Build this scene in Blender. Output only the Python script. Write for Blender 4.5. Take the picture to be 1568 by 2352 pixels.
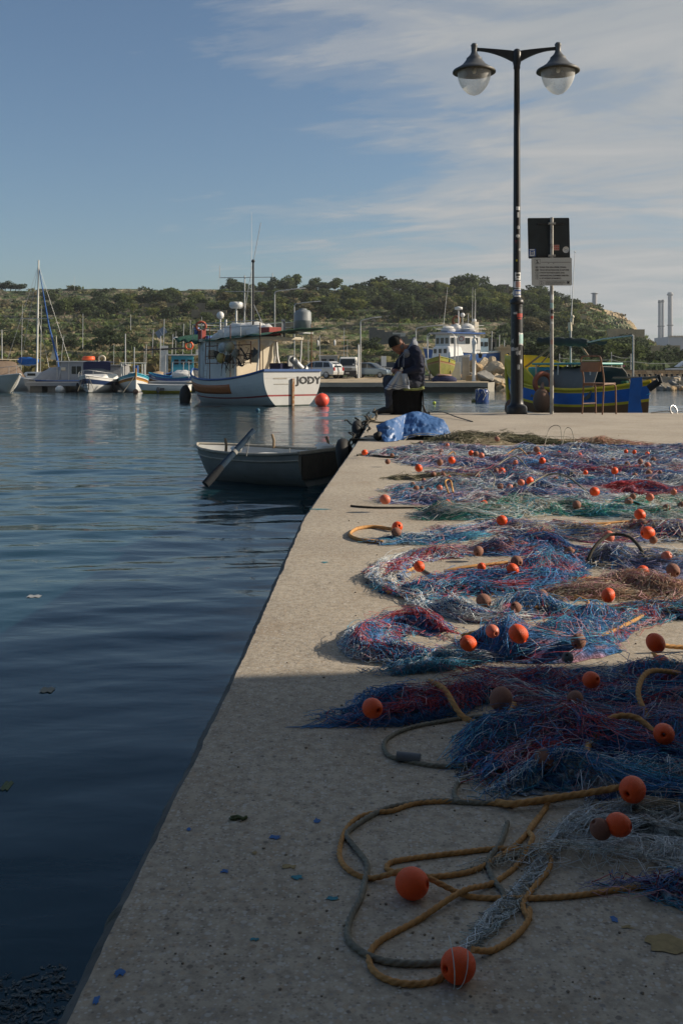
import bpy, bmesh, math, random
import numpy as np
from mathutils import Vector, Matrix, noise as mnoise
R = math.radians
PI = math.pi
rnd = random.Random(7)
rng = np.random.default_rng(11)
for o in list(bpy.data.objects):
    bpy.data.objects.remove(o)
SC = bpy.context.scene
COL = SC.collection

# ---------------------------------------------------------------- camera
F = 2300.0          # focal length in units of 1/1568 of the picture width
CH = 0.68           # camera height above the quay
WZ = -1.0           # water level
cam_d = bpy.data.cameras.new('camera')
cam_d.sensor_fit = 'HORIZONTAL'
cam_d.sensor_width = 36
cam_d.lens = F / 1568 * 36
cam_d.shift_y = -327.0 / 1568
cam_d.clip_start = 0.05
cam_d.clip_end = 8000
cam = bpy.data.objects.new('camera', cam_d)
COL.objects.link(cam)
cam.location = (0, 0, CH)
cam.rotation_euler = (R(90), 0, 0)
SC.camera = cam

# ---------------------------------------------------------------- light
SUN_EL, SUN_AZ = 25.0, 84.0       # azimuth clockwise from +Y
SC.view_settings.view_transform = 'Standard'
SC.view_settings.look = 'None'
SC.view_settings.gamma = 1
SC.view_settings.use_curve_mapping = False
SC.view_settings.exposure = 0.31
sun_d = bpy.data.lights.new('sun', 'SUN')
sun_d.energy = 5.0
sun_d.angle = R(0.55)
sun_d.color = (1.0, 0.87, 0.70)
sun = bpy.data.objects.new('sun', sun_d)
COL.objects.link(sun)
az, el = R(SUN_AZ), R(SUN_EL)
sdir = Vector((math.sin(az) * math.cos(el), math.cos(az) * math.cos(el), math.sin(el)))
sun.rotation_euler = sdir.to_track_quat('Z', 'Y').to_euler()
sun.location = sdir * 50

world = bpy.data.worlds.new('World')
SC.world = world
world.use_nodes = True
nt = world.node_tree
nt.nodes.clear()
def N(tree, typ, **kw):
    n = tree.nodes.new(typ)
    for k, v in kw.items():
        if k.startswith('i_'):
            n.inputs[k[2:].replace('_', ' ')].default_value = v
        else:
            setattr(n, k, v)
    return n
def L(tree, a, b):
    tree.links.new(a, b)
def math_n(tree, op, a=None, b=None, c=None):
    n = tree.nodes.new('ShaderNodeMath'); n.operation = op
    for i, v in enumerate((a, b, c)):
        if v is None: continue
        if isinstance(v, (int, float)): n.inputs[i].default_value = v
        else: tree.links.new(v, n.inputs[i])
    return n.outputs[0]
def ramp(tree, fac, stops, interp='LINEAR'):
    n = tree.nodes.new('ShaderNodeValToRGB')
    cr = n.color_ramp
    cr.interpolation = interp
    while len(cr.elements) < len(stops): cr.elements.new(0.5)
    for e, (p, c) in zip(cr.elements, stops):
        e.position = p
        e.color = (c, c, c, 1) if isinstance(c, (int, float)) else (*c, 1)
    tree.links.new(fac, n.inputs['Fac'])
    return n.outputs['Color']
def mixc(tree, fac, a, b, typ='MIX'):
    n = tree.nodes.new('ShaderNodeMix'); n.data_type = 'RGBA'; n.blend_type = typ
    for idx, v in ((0, fac), (6, a), (7, b)):
        if isinstance(v, (int, float)): n.inputs[idx].default_value = v
        elif isinstance(v, tuple): n.inputs[idx].default_value = (*v, 1) if len(v) == 3 else v
        else: tree.links.new(v, n.inputs[idx])
    return n.outputs[2]
sky = N(nt, 'ShaderNodeTexSky', sky_type='NISHITA')
sky.sun_disc = False
sky.sun_elevation = R(SUN_EL)
sky.sun_rotation = R(SUN_AZ)
sky.air_density = 1.0
sky.dust_density = 1.3
sky.ozone_density = 2.6
tc = N(nt, 'ShaderNodeTexCoord')
sep = N(nt, 'ShaderNodeSeparateXYZ'); L(nt, tc.outputs['Generated'], sep.inputs[0])
zc = math_n(nt, 'MAXIMUM', sep.outputs['Z'], 0.0)
zz = math_n(nt, 'ADD', zc, 0.11)
u = math_n(nt, 'DIVIDE', sep.outputs['X'], zz)
v = math_n(nt, 'DIVIDE', sep.outputs['Y'], zz)
# cirrus bands lie along a direction running from near-right to far-left
ang = R(64)
ca, sa = math.cos(ang), math.sin(ang)
def rot_uv(ang):
    ca, sa = math.cos(ang), math.sin(ang)
    a_ = math_n(nt, 'ADD', math_n(nt, 'MULTIPLY', u, ca), math_n(nt, 'MULTIPLY', v, sa))
    b_ = math_n(nt, 'SUBTRACT', math_n(nt, 'MULTIPLY', v, ca), math_n(nt, 'MULTIPLY', u, sa))
    return a_, b_
def cloud_noise(ang, su, sv, scale, detail, rough, dist, off):
    a_, b_ = rot_uv(ang)
    comb = N(nt, 'ShaderNodeCombineXYZ')
    L(nt, math_n(nt, 'MULTIPLY', a_, su), comb.inputs[0])
    L(nt, math_n(nt, 'MULTIPLY', b_, sv), comb.inputs[1])
    comb.inputs[2].default_value = off
    n = N(nt, 'ShaderNodeTexNoise'); n.inputs['Scale'].default_value = scale
    n.inputs['Detail'].default_value = detail; n.inputs['Roughness'].default_value = rough
    n.inputs['Distortion'].default_value = dist
    L(nt, comb.outputs[0], n.inputs['Vector'])
    return n.outputs['Fac']
c1 = cloud_noise(R(-14), 0.72, 1.35, 2.0, 9, 0.57, 0.7, 3.3)
c2 = cloud_noise(R(-24), 0.95, 2.4, 5.5, 7, 0.62, 0.8, 9.1)
c3 = cloud_noise(R(10), 0.5, 0.8, 0.9, 3, 0.5, 0.2, 5.7)
# more cloud to the right of the view direction, open sky to the left
side = math_n(nt, 'ADD', math_n(nt, 'MULTIPLY', sep.outputs['X'], 1.0), 0.035)
side = math_n(nt, 'MINIMUM', math_n(nt, 'MAXIMUM', side, -0.22), 0.22)
dens = math_n(nt, 'ADD', math_n(nt, 'ADD', math_n(nt, 'MULTIPLY', c1, 0.62), math_n(nt, 'MULTIPLY', c2, 0.20)), math_n(nt, 'MULTIPLY', c3, 0.35))
dens = math_n(nt, 'ADD', dens, side)
cl = ramp(nt, dens, [(0.55, 0.0), (0.62, 0.22), (0.70, 0.60), (0.82, 0.92)], 'EASE')
clv = N(nt, 'ShaderNodeSeparateColor'); L(nt, cl, clv.inputs[0])
shade = ramp(nt, c1, [(0.35, (3.4, 3.7, 3.95)), (0.7, (4.8, 4.75, 4.65))])
# sky graded a little towards the photograph's steel blue
skyg = mixc(nt, 1.0, sky.outputs[0], (0.88, 0.96, 0.99), 'MULTIPLY')
full = mixc(nt, clv.outputs[0], skyg, shade)
bg = N(nt, 'ShaderNodeBackground'); bg.inputs['Strength'].default_value = 0.083
L(nt, full, bg.inputs['Color'])
wo = N(nt, 'ShaderNodeOutputWorld'); L(nt, bg.outputs[0], wo.inputs['Surface'])

# ---------------------------------------------------------------- helpers
def P(px, py, Y):
    return Vector(((px - 784) / F * Y, Y, CH - (py - 849) / F * Y))
def G(px, py, z=0.0):
    Y = F * (CH - z) / (py - 849)
    return Vector(((px - 784) / F * Y, Y, z))
MATS = {}
def mat(name, col, rough=0.7, var=0.18, scale=3.0, bump=0.0, bscale=20.0, metal=0.0, dirt=None, spec=None, coat=0.0, stretch=None):
    if name in MATS: return MATS[name]
    m = bpy.data.materials.new(name); m.use_nodes = True
    t = m.node_tree; b = t.nodes['Principled BSDF']
    tcn = N(t, 'ShaderNodeTexCoord')
    src = tcn.outputs['Object']
    if stretch:
        mp = N(t, 'ShaderNodeMapping'); mp.inputs['Scale'].default_value = stretch
        L(t, src, mp.inputs[0]); src = mp.outputs[0]
    n = N(t, 'ShaderNodeTexNoise'); n.inputs['Scale'].default_value = scale; n.inputs['Detail'].default_value = 6
    n.inputs['Roughness'].default_value = 0.65
    L(t, src, n.inputs['Vector'])
    lo = tuple(c * (1 - var) for c in col); hi = tuple(min(1, c * (1 + var)) for c in col)
    c = ramp(t, n.outputs['Fac'], [(0.3, lo), (0.7, hi)])
    if dirt:
        n2 = N(t, 'ShaderNodeTexNoise'); n2.inputs['Scale'].default_value = dirt[2]; n2.inputs['Detail'].default_value = 8
        n2.inputs['Roughness'].default_value = 0.7
        L(t, src, n2.inputs['Vector'])
        f = ramp(t, n2.outputs['Fac'], [(dirt[1], 0.0), (min(1, dirt[1] + 0.12), 0.85)])
        fs = N(t, 'ShaderNodeSeparateColor'); L(t, f, fs.inputs[0])
        c = mixc(t, fs.outputs[0], c, dirt[0])
    L(t, c, b.inputs['Base Color'])
    b.inputs['Roughness'].default_value = rough
    b.inputs['Metallic'].default_value = metal
    if spec is not None: b.inputs['Specular IOR Level'].default_value = spec
    if coat: b.inputs['Coat Weight'].default_value = coat
    if bump:
        n3 = N(t, 'ShaderNodeTexNoise'); n3.inputs['Scale'].default_value = bscale; n3.inputs['Detail'].default_value = 5
        L(t, src, n3.inputs['Vector'])
        bp = N(t, 'ShaderNodeBump'); bp.inputs['Strength'].default_value = 1.0; bp.inputs['Distance'].default_value = bump
        L(t, n3.outputs['Fac'], bp.inputs['Height']); L(t, bp.outputs[0], b.inputs['Normal'])
    MATS[name] = m
    return m
def glass_mat(name, col, rough=0.08):
    m = mat(name, col, rough, 0.1); return m

class MB:
    def __init__(s):
        s.v = []; s.f = []; s.mi = []; s.sm = []; s.cur = 0; s.smooth = False
    def add(s, vs, fs, smooth=None):
        o = len(s.v); s.v += [tuple(p) for p in vs]
        for f in fs:
            s.f.append(tuple(i + o for i in f)); s.mi.append(s.cur); s.sm.append(s.smooth if smooth is None else smooth)
        return s
    def box(s, c, d, rz=0.0, M=None, taper=1.0):
        x, y, z = d[0] / 2, d[1] / 2, d[2] / 2
        vs = [(sx * x * (taper if sz > 0 else 1), sy * y * (taper if sz > 0 else 1), sz * z) for sz in (-1, 1) for sy in (-1, 1) for sx in (-1, 1)]
        mm = Matrix.Translation(c) @ (M if M is not None else Matrix.Rotation(rz, 4, 'Z'))
        return s.add([mm @ Vector(p) for p in vs], [(0, 2, 3, 1), (4, 5, 7, 6), (0, 1, 5, 4), (2, 6, 7, 3), (0, 4, 6, 2), (1, 3, 7, 5)], False)
    def cyl(s, p0, p1, r0, r1=None, n=10, caps=True, smooth=True):
        r1 = r0 if r1 is None else r1
        return s.tube([p0, p1], [r0, r1], n, caps, smooth)
    def tube(s, pts, r, n=8, caps=True, smooth=True, closed=False):
        pts = [Vector(p) for p in pts]
        if isinstance(r, (int, float)): r = [r] * len(pts)
        m = len(pts); o = len(s.v); vs = []; fs = []
        up = None
        for i, p in enumerate(pts):
            if closed: t = pts[(i + 1) % m] - pts[i - 1]
            else: t = pts[min(i + 1, m - 1)] - pts[max(i - 1, 0)]
            if t.length < 1e-9: t = Vector((0, 0, 1))
            t.normalize()
            if up is None:
                up = Vector((0, 0, 1)) if abs(t.z) < 0.9 else Vector((1, 0, 0))
            a = t.cross(up)
            if a.length < 1e-6: a = t.orthogonal()
            a.normalize(); b = t.cross(a); up = -b if False else a.cross(t)
            for k in range(n):
                q = 2 * PI * k / n
                vs.append(p + (a * math.cos(q) + b * math.sin(q)) * r[i])
        rngi = m if closed else m - 1
        for i in range(rngi):
            j = (i + 1) % m
            for k in range(n):
                k2 = (k + 1) % n
                fs.append((i * n + k, j * n + k, j * n + k2, i * n + k2))
        s.add(vs, fs, smooth)
        if caps and not closed:
            s.add([vs[k] for k in range(n)], [tuple(range(n))], False)
            s.add([vs[(m - 1) * n + k] for k in range(n)], [tuple(reversed(range(n)))], False)
        return s
    def lathe(s, prof, c=(0, 0, 0), n=20, M=None, smooth=True):
        mm = Matrix.Translation(c) @ (M if M is not None else Matrix.Identity(4))
        vs = []; fs = []
        for r, z in prof:
            for k in range(n):
                q = 2 * PI * k / n
                vs.append(mm @ Vector((r * math.cos(q), r * math.sin(q), z)))
        for i in range(len(prof) - 1):
            for k in range(n):
                k2 = (k + 1) % n
                fs.append((i * n + k, i * n + k2, (i + 1) * n + k2, (i + 1) * n + k))
        return s.add(vs, fs, smooth)
    def ell(s, c, r, n=12, m=8, M=None, jit=0.0, seed=0):
        if isinstance(r, (int, float)): r = (r, r, r)
        mm = Matrix.Translation(c) @ (M if M is not None else Matrix.Identity(4))
        vs = []; fs = []
        for i in range(m + 1):
            th = PI * i / m
            for k in range(n):
                q = 2 * PI * k / n
                d = Vector((math.sin(th) * math.cos(q), math.sin(th) * math.sin(q), math.cos(th)))
                j = 1 + jit * mnoise.noise(d * 1.7 + Vector((seed, seed * 1.3, 0))) if jit else 1
                vs.append(mm @ Vector((d.x * r[0] * j, d.y * r[1] * j, d.z * r[2] * j)))
        for i in range(m):
            for k in range(n):
                k2 = (k + 1) % n
                fs.append((i * n + k, (i + 1) * n + k, (i + 1) * n + k2, i * n + k2))
        return s.add(vs, fs, True)
    def torus(s, c, R_, r, M=None, n=20, m=8):
        mm = Matrix.Translation(c) @ (M if M is not None else Matrix.Identity(4))
        pts = [mm @ Vector((R_ * math.cos(2 * PI * k / n), R_ * math.sin(2 * PI * k / n), 0)) for k in range(n)]
        return s.tube(pts, r, m, closed=True)
    def prism(s, prof, d0, d1, axis='y'):
        # profile in (x,z) swept along y
        n = len(prof)
        vs = [(x, d0, z) for x, z in prof] + [(x, d1, z) for x, z in prof]
        if axis == 'x': vs = [(d0, x, z) for x, z in prof] + [(d1, x, z) for x, z in prof]
        fs = [tuple(range(n)), tuple(range(2 * n - 1, n - 1, -1))] + [(i, i + n, (i + 1) % n + n, (i + 1) % n) for i in range(n)]
        return s.add(vs, fs, False)
    def grid(s, rows, smooth=True):
        m = len(rows); n = len(rows[0]); vs = [p for r in rows for p in r]
        return s.add(vs, [(i * n + k, i * n + k + 1, (i + 1) * n + k + 1, (i + 1) * n + k) for i in range(m - 1) for k in range(n - 1)], smooth)
    def mesh(s, name):
        me = bpy.data.meshes.new(name)
        me.from_pydata(s.v, [], s.f)
        me.polygons.foreach_set('material_index', s.mi)
        me.polygons.foreach_set('use_smooth', s.sm)
        me.update()
        return me
    def out(s, name, m, parent=None, bevel=0.0, fixn=True):
        me = s.mesh(name)
        if fixn:
            bm = bmesh.new(); bm.from_mesh(me)
            bmesh.ops.recalc_face_normals(bm, faces=bm.faces); bm.to_mesh(me); bm.free()
        for q in (m if isinstance(m, (list, tuple)) else [m]): me.materials.append(q)
        o = bpy.data.objects.new(name, me); COL.objects.link(o)
        if parent is not None: o.parent = parent
        if bevel:
            b = o.modifiers.new('bevel', 'BEVEL'); b.width = bevel; b.segments = 2; b.limit_method = 'ANGLE'
        return o
def thing(name, label, cat, loc=(0, 0, 0), rz=0.0, group=None):
    o = bpy.data.objects.new(name, None); COL.objects.link(o)
    o.location = loc; o.rotation_euler = (0, 0, rz); o.empty_display_size = 0.2
    o['label'] = label; o['category'] = cat
    if group: o['group'] = group
    return o
def tag(o, label, cat, group=None):
    o['label'] = label; o['category'] = cat
    if group: o['group'] = group
    return o
def struct(o):
    o['kind'] = 'structure'; return o
def np_obj(name, V, Fc, m, parent=None, smooth=False, cols=None):
    me = bpy.data.meshes.new(name)
    V = np.asarray(V, np.float32); Fc = np.asarray(Fc, np.int32)
    k = Fc.shape[1]
    me.vertices.add(len(V)); me.vertices.foreach_set('co', V.ravel())
    me.loops.add(Fc.size); me.loops.foreach_set('vertex_index', Fc.ravel())
    me.polygons.add(len(Fc)); me.polygons.foreach_set('loop_start', np.arange(0, Fc.size, k, dtype=np.int32))
    me.polygons.foreach_set('use_smooth', np.full(len(Fc), smooth))
    me.update(calc_edges=True)
    if cols is not None:
        a = me.color_attributes.new('Col', 'FLOAT_COLOR', 'POINT')
        c4 = np.ones((len(V), 4), np.float32); c4[:, :3] = cols
        a.data.foreach_set('color', c4.ravel())
    for q in (m if isinstance(m, (list, tuple)) else [m]): me.materials.append(q)
    o = bpy.data.objects.new(name, me); COL.objects.link(o)
    if parent is not None: o.parent = parent
    return o
def dup(root, loc, rz=None, label=None, scale=None):
    r = root.copy(); COL.objects.link(r); r.location = loc
    if rz is not None: r.rotation_euler = (0, 0, rz)
    if scale is not None: r.scale = scale
    if label: r['label'] = label
    for ch in list(root.children):
        c = ch.copy(); COL.objects.link(c); c.parent = r
        for g in ch.children:
            d = g.copy(); COL.objects.link(d); d.parent = c
    return r
def text_mesh(name, body, size, m, parent, loc, rot=(R(90), 0, 0), ext=0.0008, align='LEFT', bold=0.0, sx=1.0):
    cu = bpy.data.curves.new(name, 'FONT'); cu.body = body; cu.size = size; cu.extrude = ext; cu.offset = bold
    cu.align_x = align; cu.resolution_u = 2
    ob = bpy.data.objects.new(name, cu); COL.objects.link(ob)
    bpy.context.view_layer.update()
    me = bpy.data.meshes.new_from_object(ob.evaluated_get(bpy.context.evaluated_depsgraph_get()))
    bpy.data.objects.remove(ob); bpy.data.curves.remove(cu)
    me.materials.clear(); me.materials.append(m)
    o = bpy.data.objects.new(name, me); COL.objects.link(o)
    o.parent = parent; o.location = loc; o.rotation_euler = rot; o.scale = (sx, 1, 1)
    return o
def catmull(pts, step):
    pts = [Vector(p) for p in pts]
    if len(pts) < 3:
        out = []
        d = (pts[1] - pts[0]).length; n = max(2, int(d / step))
        return [pts[0].lerp(pts[1], i / n) for i in range(n + 1)]
    out = []
    for i in range(len(pts) - 1):
        p0 = pts[max(i - 1, 0)]; p1 = pts[i]; p2 = pts[i + 1]; p3 = pts[min(i + 2, len(pts) - 1)]
        n = max(1, int((p2 - p1).length / step))
        for k in range(n):
            t = k / n; t2 = t * t; t3 = t2 * t
            out.append(0.5 * ((2 * p1) + (p2 - p0) * t + (2 * p0 - 5 * p1 + 4 * p2 - p3) * t2 + (3 * p1 - p0 - 3 * p2 + p3) * t3))
    out.append(pts[-1])
    return out

# common materials
white_paint = mat('white_paint', (0.62, 0.62, 0.60), 0.45, 0.08, 2, dirt=((0.32, 0.27, 0.20), 0.60, 3.0))
clean_white = mat('clean_white', (0.68, 0.68, 0.66), 0.4, 0.06)
cream_paint = mat('cream_paint', (0.62, 0.55, 0.42), 0.5, 0.1, 2, dirt=((0.3, 0.2, 0.12), 0.62, 4))
blue_paint = mat('blue_paint', (0.02, 0.09, 0.30), 0.45, 0.2, 3)
navy_cloth = mat('navy_cloth', (0.012, 0.015, 0.06), 0.85, 0.25, 8, bump=0.01, bscale=12)
turq_paint = mat('turquoise_paint', (0.03, 0.28, 0.40), 0.5, 0.15, 3)
yellow_paint = mat('yellow_paint', (0.62, 0.40, 0.03), 0.5, 0.15, 3)
brown_paint = mat('brown_paint', (0.20, 0.08, 0.02), 0.6, 0.2, 4)
ochre_paint = mat('ochre_paint', (0.45, 0.22, 0.03), 0.55, 0.2, 4)
red_paint = mat('red_paint', (0.28, 0.03, 0.02), 0.6, 0.2, 4)
grey_metal = mat('grey_metal', (0.35, 0.36, 0.37), 0.5, 0.15, 5, metal=0.3)
galv = mat('galvanised_steel', (0.42, 0.43, 0.43), 0.45, 0.2, 9, metal=0.5)
dark_metal = mat('dark_metal', (0.02, 0.02, 0.022), 0.45, 0.3, 6)
black_rubber = mat('black_rubber', (0.012, 0.012, 0.012), 0.7, 0.3, 9)
dark_glass = mat('dark_glass', (0.015, 0.02, 0.022), 0.08, 0.2, 2)
orange_plastic = mat('orange_plastic', (0.72, 0.10, 0.02), 0.4, 0.15, 6)
rust = mat('rust', (0.16, 0.065, 0.03), 0.85, 0.4, 14, bump=0.002, bscale=60)
grey_cloth = mat('grey_cloth', (0.22, 0.22, 0.22), 0.9, 0.2, 5, bump=0.02, bscale=6)
white_cloth = mat('white_cloth', (0.62, 0.62, 0.60), 0.8, 0.1, 5, bump=0.02, bscale=6)
green_net = mat('green_shade_net', (0.012, 0.07, 0.045), 0.85, 0.3, 6)
brown_canvas = mat('brown_canvas', (0.15, 0.11, 0.08), 0.9, 0.2, 4, bump=0.02, bscale=5)
wood = mat('weathered_wood', (0.26, 0.19, 0.12), 0.8, 0.3, 5, bump=0.003, bscale=40)
rope_grey = mat('grey_rope_fibre', (0.21, 0.20, 0.16), 0.95, 0.3, 60)
rope_tan = mat('tan_rope_fibre', (0.47, 0.25, 0.09), 0.9, 0.28, 70)
rope_dark = mat('dark_rope_fibre', (0.05, 0.045, 0.035), 0.95, 0.3, 60)
#PART2
# ================================================================ WATER
m = bpy.data.materials.new('sea_water'); m.use_nodes = True
t = m.node_tree; b = t.nodes['Principled BSDF']
b.inputs['Base Color'].default_value = (0.006, 0.032, 0.044, 1)
b.inputs['Roughness'].default_value = 0.02
b.inputs['IOR'].default_value = 1.333
tcn = N(t, 'ShaderNodeTexCoord')
def wave(sx, sy, sc, det, rough, dist=0.0):
    mp = N(t, 'ShaderNodeMapping'); mp.inputs['Scale'].default_value = (sx, sy, 1)
    mp.inputs['Rotation'].default_value = (0, 0, R(4))
    L(t, tcn.outputs['Object'], mp.inputs[0])
    n = N(t, 'ShaderNodeTexNoise'); n.inputs['Scale'].default_value = sc; n.inputs['Detail'].default_value = det
    n.inputs['Roughness'].default_value = rough; n.inputs['Distortion'].default_value = dist
    L(t, mp.outputs[0], n.inputs['Vector']); return n.outputs['Fac']
geo = N(t, 'ShaderNodeNewGeometry'); sp = N(t, 'ShaderNodeSeparateXYZ'); L(t, geo.outputs['Position'], sp.inputs[0])
# wind ripples grow away from the sheltered quay wall
near = math_n(t, 'MULTIPLY', math_n(t, 'SUBTRACT', sp.outputs['Y'], 4.0), 1 / 26.0)
near = math_n(t, 'MINIMUM', math_n(t, 'MAXIMUM', near, 0.0), 1.0)
big = wave(0.35, 1.0, 0.9, 2, 0.5, 0.4)
mid = wave(0.45, 1.0, 4.2, 3, 0.55, 0.5)
fine = wave(0.6, 1.0, 13.0, 3, 0.6)
h1 = math_n(t, 'MULTIPLY', big, 0.020)
h2 = math_n(t, 'MULTIPLY', mid, math_n(t, 'ADD', math_n(t, 'MULTIPLY', near, 0.010), 0.0030))
h3 = math_n(t, 'MULTIPLY', fine, math_n(t, 'ADD', math_n(t, 'MULTIPLY', near, 0.006), 0.0005))
hh = math_n(t, 'ADD', math_n(t, 'ADD', h1, h2), h3)
bp = N(t, 'ShaderNodeBump'); bp.inputs['Strength'].default_value = 1; bp.inputs['Distance'].default_value = 1.0
L(t, hh, bp.inputs['Height']); L(t, bp.outputs[0], b.inputs['Normal'])
mb = MB()
mb.add([(-2500, 118, WZ - .02), (2500, 118, WZ - .02), (2500, 2600, WZ - .02), (-2500, 2600, WZ - .02)], [(0, 1, 2, 3)])
struct(mb.out('open_sea', m))
def wave_sheet():
    wy = [-30.0, -12.0, -4.0, 0.0, .8]
    while wy[-1] < 118.0: wy.append(wy[-1] + max(.012, wy[-1] * .0058))
    wy = np.array(wy)
    wu = np.concatenate([np.linspace(-1.1, -.37, 40), np.linspace(-.365, .42, 330), np.linspace(.43, 1.1, 30)])
    U_, Y_ = np.meshgrid(wu, wy)
    X_ = U_ * (np.maximum(Y_, 3) + 12)
    dY = np.maximum(.012, Y_ * .0058); dX = .0024 * (Y_ + 12)
    r = np.random.default_rng(5)
    Z_ = np.zeros_like(X_)
    far = np.clip((Y_ - 3.5) / 16, 0, 1)
    gust = .55 + .45 * np.sin(X_ * .11 + 1.3 * np.sin(Y_ * .05)) * np.sin(Y_ * .16 + 1.1 * np.sin(X_ * .07)) + .25 * np.sin(X_ * .31 + Y_ * .23)
    gust = np.clip(gust, .15, 1.4)
    for k in range(64):
        lam = .16 * (28 ** (k / 63.0)) * r.uniform(.9, 1.1)
        th_ = r.normal(0, .42)
        kx, ky = math.sin(th_) * 2 * PI / lam, math.cos(th_) * 2 * PI / lam
        slope = .0135 * (1.5 if lam < .7 else (1.15 if lam < 1.4 else .62))
        amp_near = .10 if lam < .5 else (.22 if lam < 1.6 else .10)
        a = slope * lam / (2 * PI) * (amp_near + (1.25 * gust - amp_near) * far) * np.clip((lam / np.maximum(dY, dX * abs(math.sin(th_)) ) - 2.2) / 2.0, 0, 1)
        ph_ = r.uniform(0, 6.28)
        warp = .6 * np.sin(X_ * .35 + ph_) + .5 * np.sin(Y_ * .21 + ph_ * 2)
        Z_ += a * np.sin(kx * X_ + ky * Y_ + ph_ + warp)
    V_ = np.stack([X_, Y_, WZ + Z_], -1).reshape(-1, 3)
    q = np.arange(X_.size).reshape(X_.shape)
    F_ = np.stack([q[:-1, :-1], q[:-1, 1:], q[1:, 1:], q[1:, :-1]], -1).reshape(-1, 4)
    return np_obj('water', V_, F_, m, smooth=True)
struct(wave_sheet())

# ================================================================ QUAY
def concrete(name, c_lo, c_hi, peb=(0.52, 0.50, 0.46), dark=(0.07, 0.06, 0.055), sc=200, bumpd=0.0010):
    m = bpy.data.materials.new(name); m.use_nodes = True
    t = m.node_tree; b = t.nodes['Principled BSDF']; b.inputs['Roughness'].default_value = 0.9
    tcn = N(t, 'ShaderNodeTexCoord')
    v = N(t, 'ShaderNodeTexVoronoi'); v.inputs['Scale'].default_value = sc; L(t, tcn.outputs['Object'], v.inputs['Vector'])
    sc_ = N(t, 'ShaderNodeSeparateColor'); L(t, v.outputs['Color'], sc_.inputs[0])
    v2 = N(t, 'ShaderNodeTexVoronoi'); v2.inputs['Scale'].default_value = sc * 0.5; L(t, tcn.outputs['Object'], v2.inputs['Vector'])
    sc2 = N(t, 'ShaderNodeSeparateColor'); L(t, v2.outputs['Color'], sc2.inputs[0])
    n = N(t, 'ShaderNodeTexNoise'); n.inputs['Scale'].default_value = 1.1; n.inputs['Detail'].default_value = 10; n.inputs['Roughness'].default_value = 0.62
    L(t, tcn.outputs['Object'], n.inputs['Vector'])
    nf = N(t, 'ShaderNodeTexNoise'); nf.inputs['Scale'].default_value = 45; nf.inputs['Detail'].default_value = 6; nf.inputs['Roughness'].default_value = 0.75
    L(t, tcn.outputs['Object'], nf.inputs['Vector'])
    base = ramp(t, n.outputs['Fac'], [(0.30, c_lo), (0.5, tuple((a + b_) / 2 for a, b_ in zip(c_lo, c_hi))), (0.68, c_hi)])
    base = mixc(t, ramp_v(t, nf.outputs['Fac'], [(0.38, 0.55), (0.58, 0.0)]), base, tuple(c * 0.45 for c in c_lo))
    ns = N(t, 'ShaderNodeTexNoise'); ns.inputs['Scale'].default_value = 2.6; ns.inputs['Detail'].default_value = 9; ns.inputs['Roughness'].default_value = 0.7; ns.inputs['Distortion'].default_value = 0.6
    L(t, tcn.outputs['Object'], ns.inputs['Vector'])
    base = mixc(t, ramp_v(t, ns.outputs['Fac'], [(0.52, 0.0), (0.68, 0.5)]), base, tuple(c * k_ for c, k_ in zip(c_lo, (.80, .70, .58))))
    base = mixc(t, ramp_v(t, ns.outputs['Fac'], [(0.30, 0.5), (0.42, 0.0)]), base, tuple(c * .62 for c in c_lo))
    dm1 = ramp_v(t, v.outputs['Distance'], [(0.30, 1.0), (0.50, 0.0)])
    dm2 = ramp_v(t, v2.outputs['Distance'], [(0.30, 1.0), (0.48, 0.0)])
    def speck(cv, th, dm, amt): return math_n(t, 'MULTIPLY', math_n(t, 'MULTIPLY', math_n(t, 'GREATER_THAN', cv, th), dm), amt)
    base = mixc(t, speck(sc_.outputs[0], 0.62, dm1, 0.62), base, peb)
    base = mixc(t, speck(sc_.outputs[1], 0.68, dm1, 0.42), base, dark)
    base = mixc(t, speck(sc2.outputs[0], 0.86, dm2, 0.6), base, peb)
    base = mixc(t, speck(sc2.outputs[1], 0.94, dm2, 0.55), base, dark)
    base = mixc(t, speck(sc2.outputs[2], 0.86, dm2, 0.35), base, (0.42, 0.30, 0.19))
    L(t, base, b.inputs['Base Color'])
    h = math_n(t, 'ADD', math_n(t, 'MULTIPLY', nf.outputs['Fac'], 1.2), math_n(t, 'MULTIPLY', sc_.outputs[1], -0.5))
    bp = N(t, 'ShaderNodeBump'); bp.inputs['Distance'].default_value = bumpd; bp.inputs['Strength'].default_value = 1
    L(t, h, bp.inputs['Height']); L(t, bp.outputs[0], b.inputs['Normal'])
    return m
def ramp_v(t, fac, stops):
    c = ramp(t, fac, stops); s = N(t, 'ShaderNodeSeparateColor'); L(t, c, s.inputs[0]); return s.outputs[0]
quay_mat = concrete('quay_concrete', (0.37, 0.315, 0.245), (0.53, 0.465, 0.365))
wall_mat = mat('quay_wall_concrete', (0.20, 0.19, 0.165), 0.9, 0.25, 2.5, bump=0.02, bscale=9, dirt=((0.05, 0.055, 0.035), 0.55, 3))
edge_pts = [(-0.30, -25), (-0.30, 0.5), (-0.287, 1.04), (-0.262, 1.6), (-0.235, 2.215), (-0.2, 3.4), (-0.168, 4.59), (-0.06, 6.2), (0.075, 8.19), (0.25, 11.0), (0.43, 13.96), (0.575, 15.8)]
def edge_x(Y):
    for (x0, y0), (x1, y1) in zip(edge_pts, edge_pts[1:]):
        if Y <= y1: return x0 + (x1 - x0) * (Y - y0) / (y1 - y0)
    return edge_pts[-1][0]
mb = MB()
ys = [-25, -10, 0] + [0.5 + 0.018 * i for i in range(170)]
while ys[-1] < 15.75: ys.append(ys[-1] * 1.009)
ys[-1] = 15.8
rows = []
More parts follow.
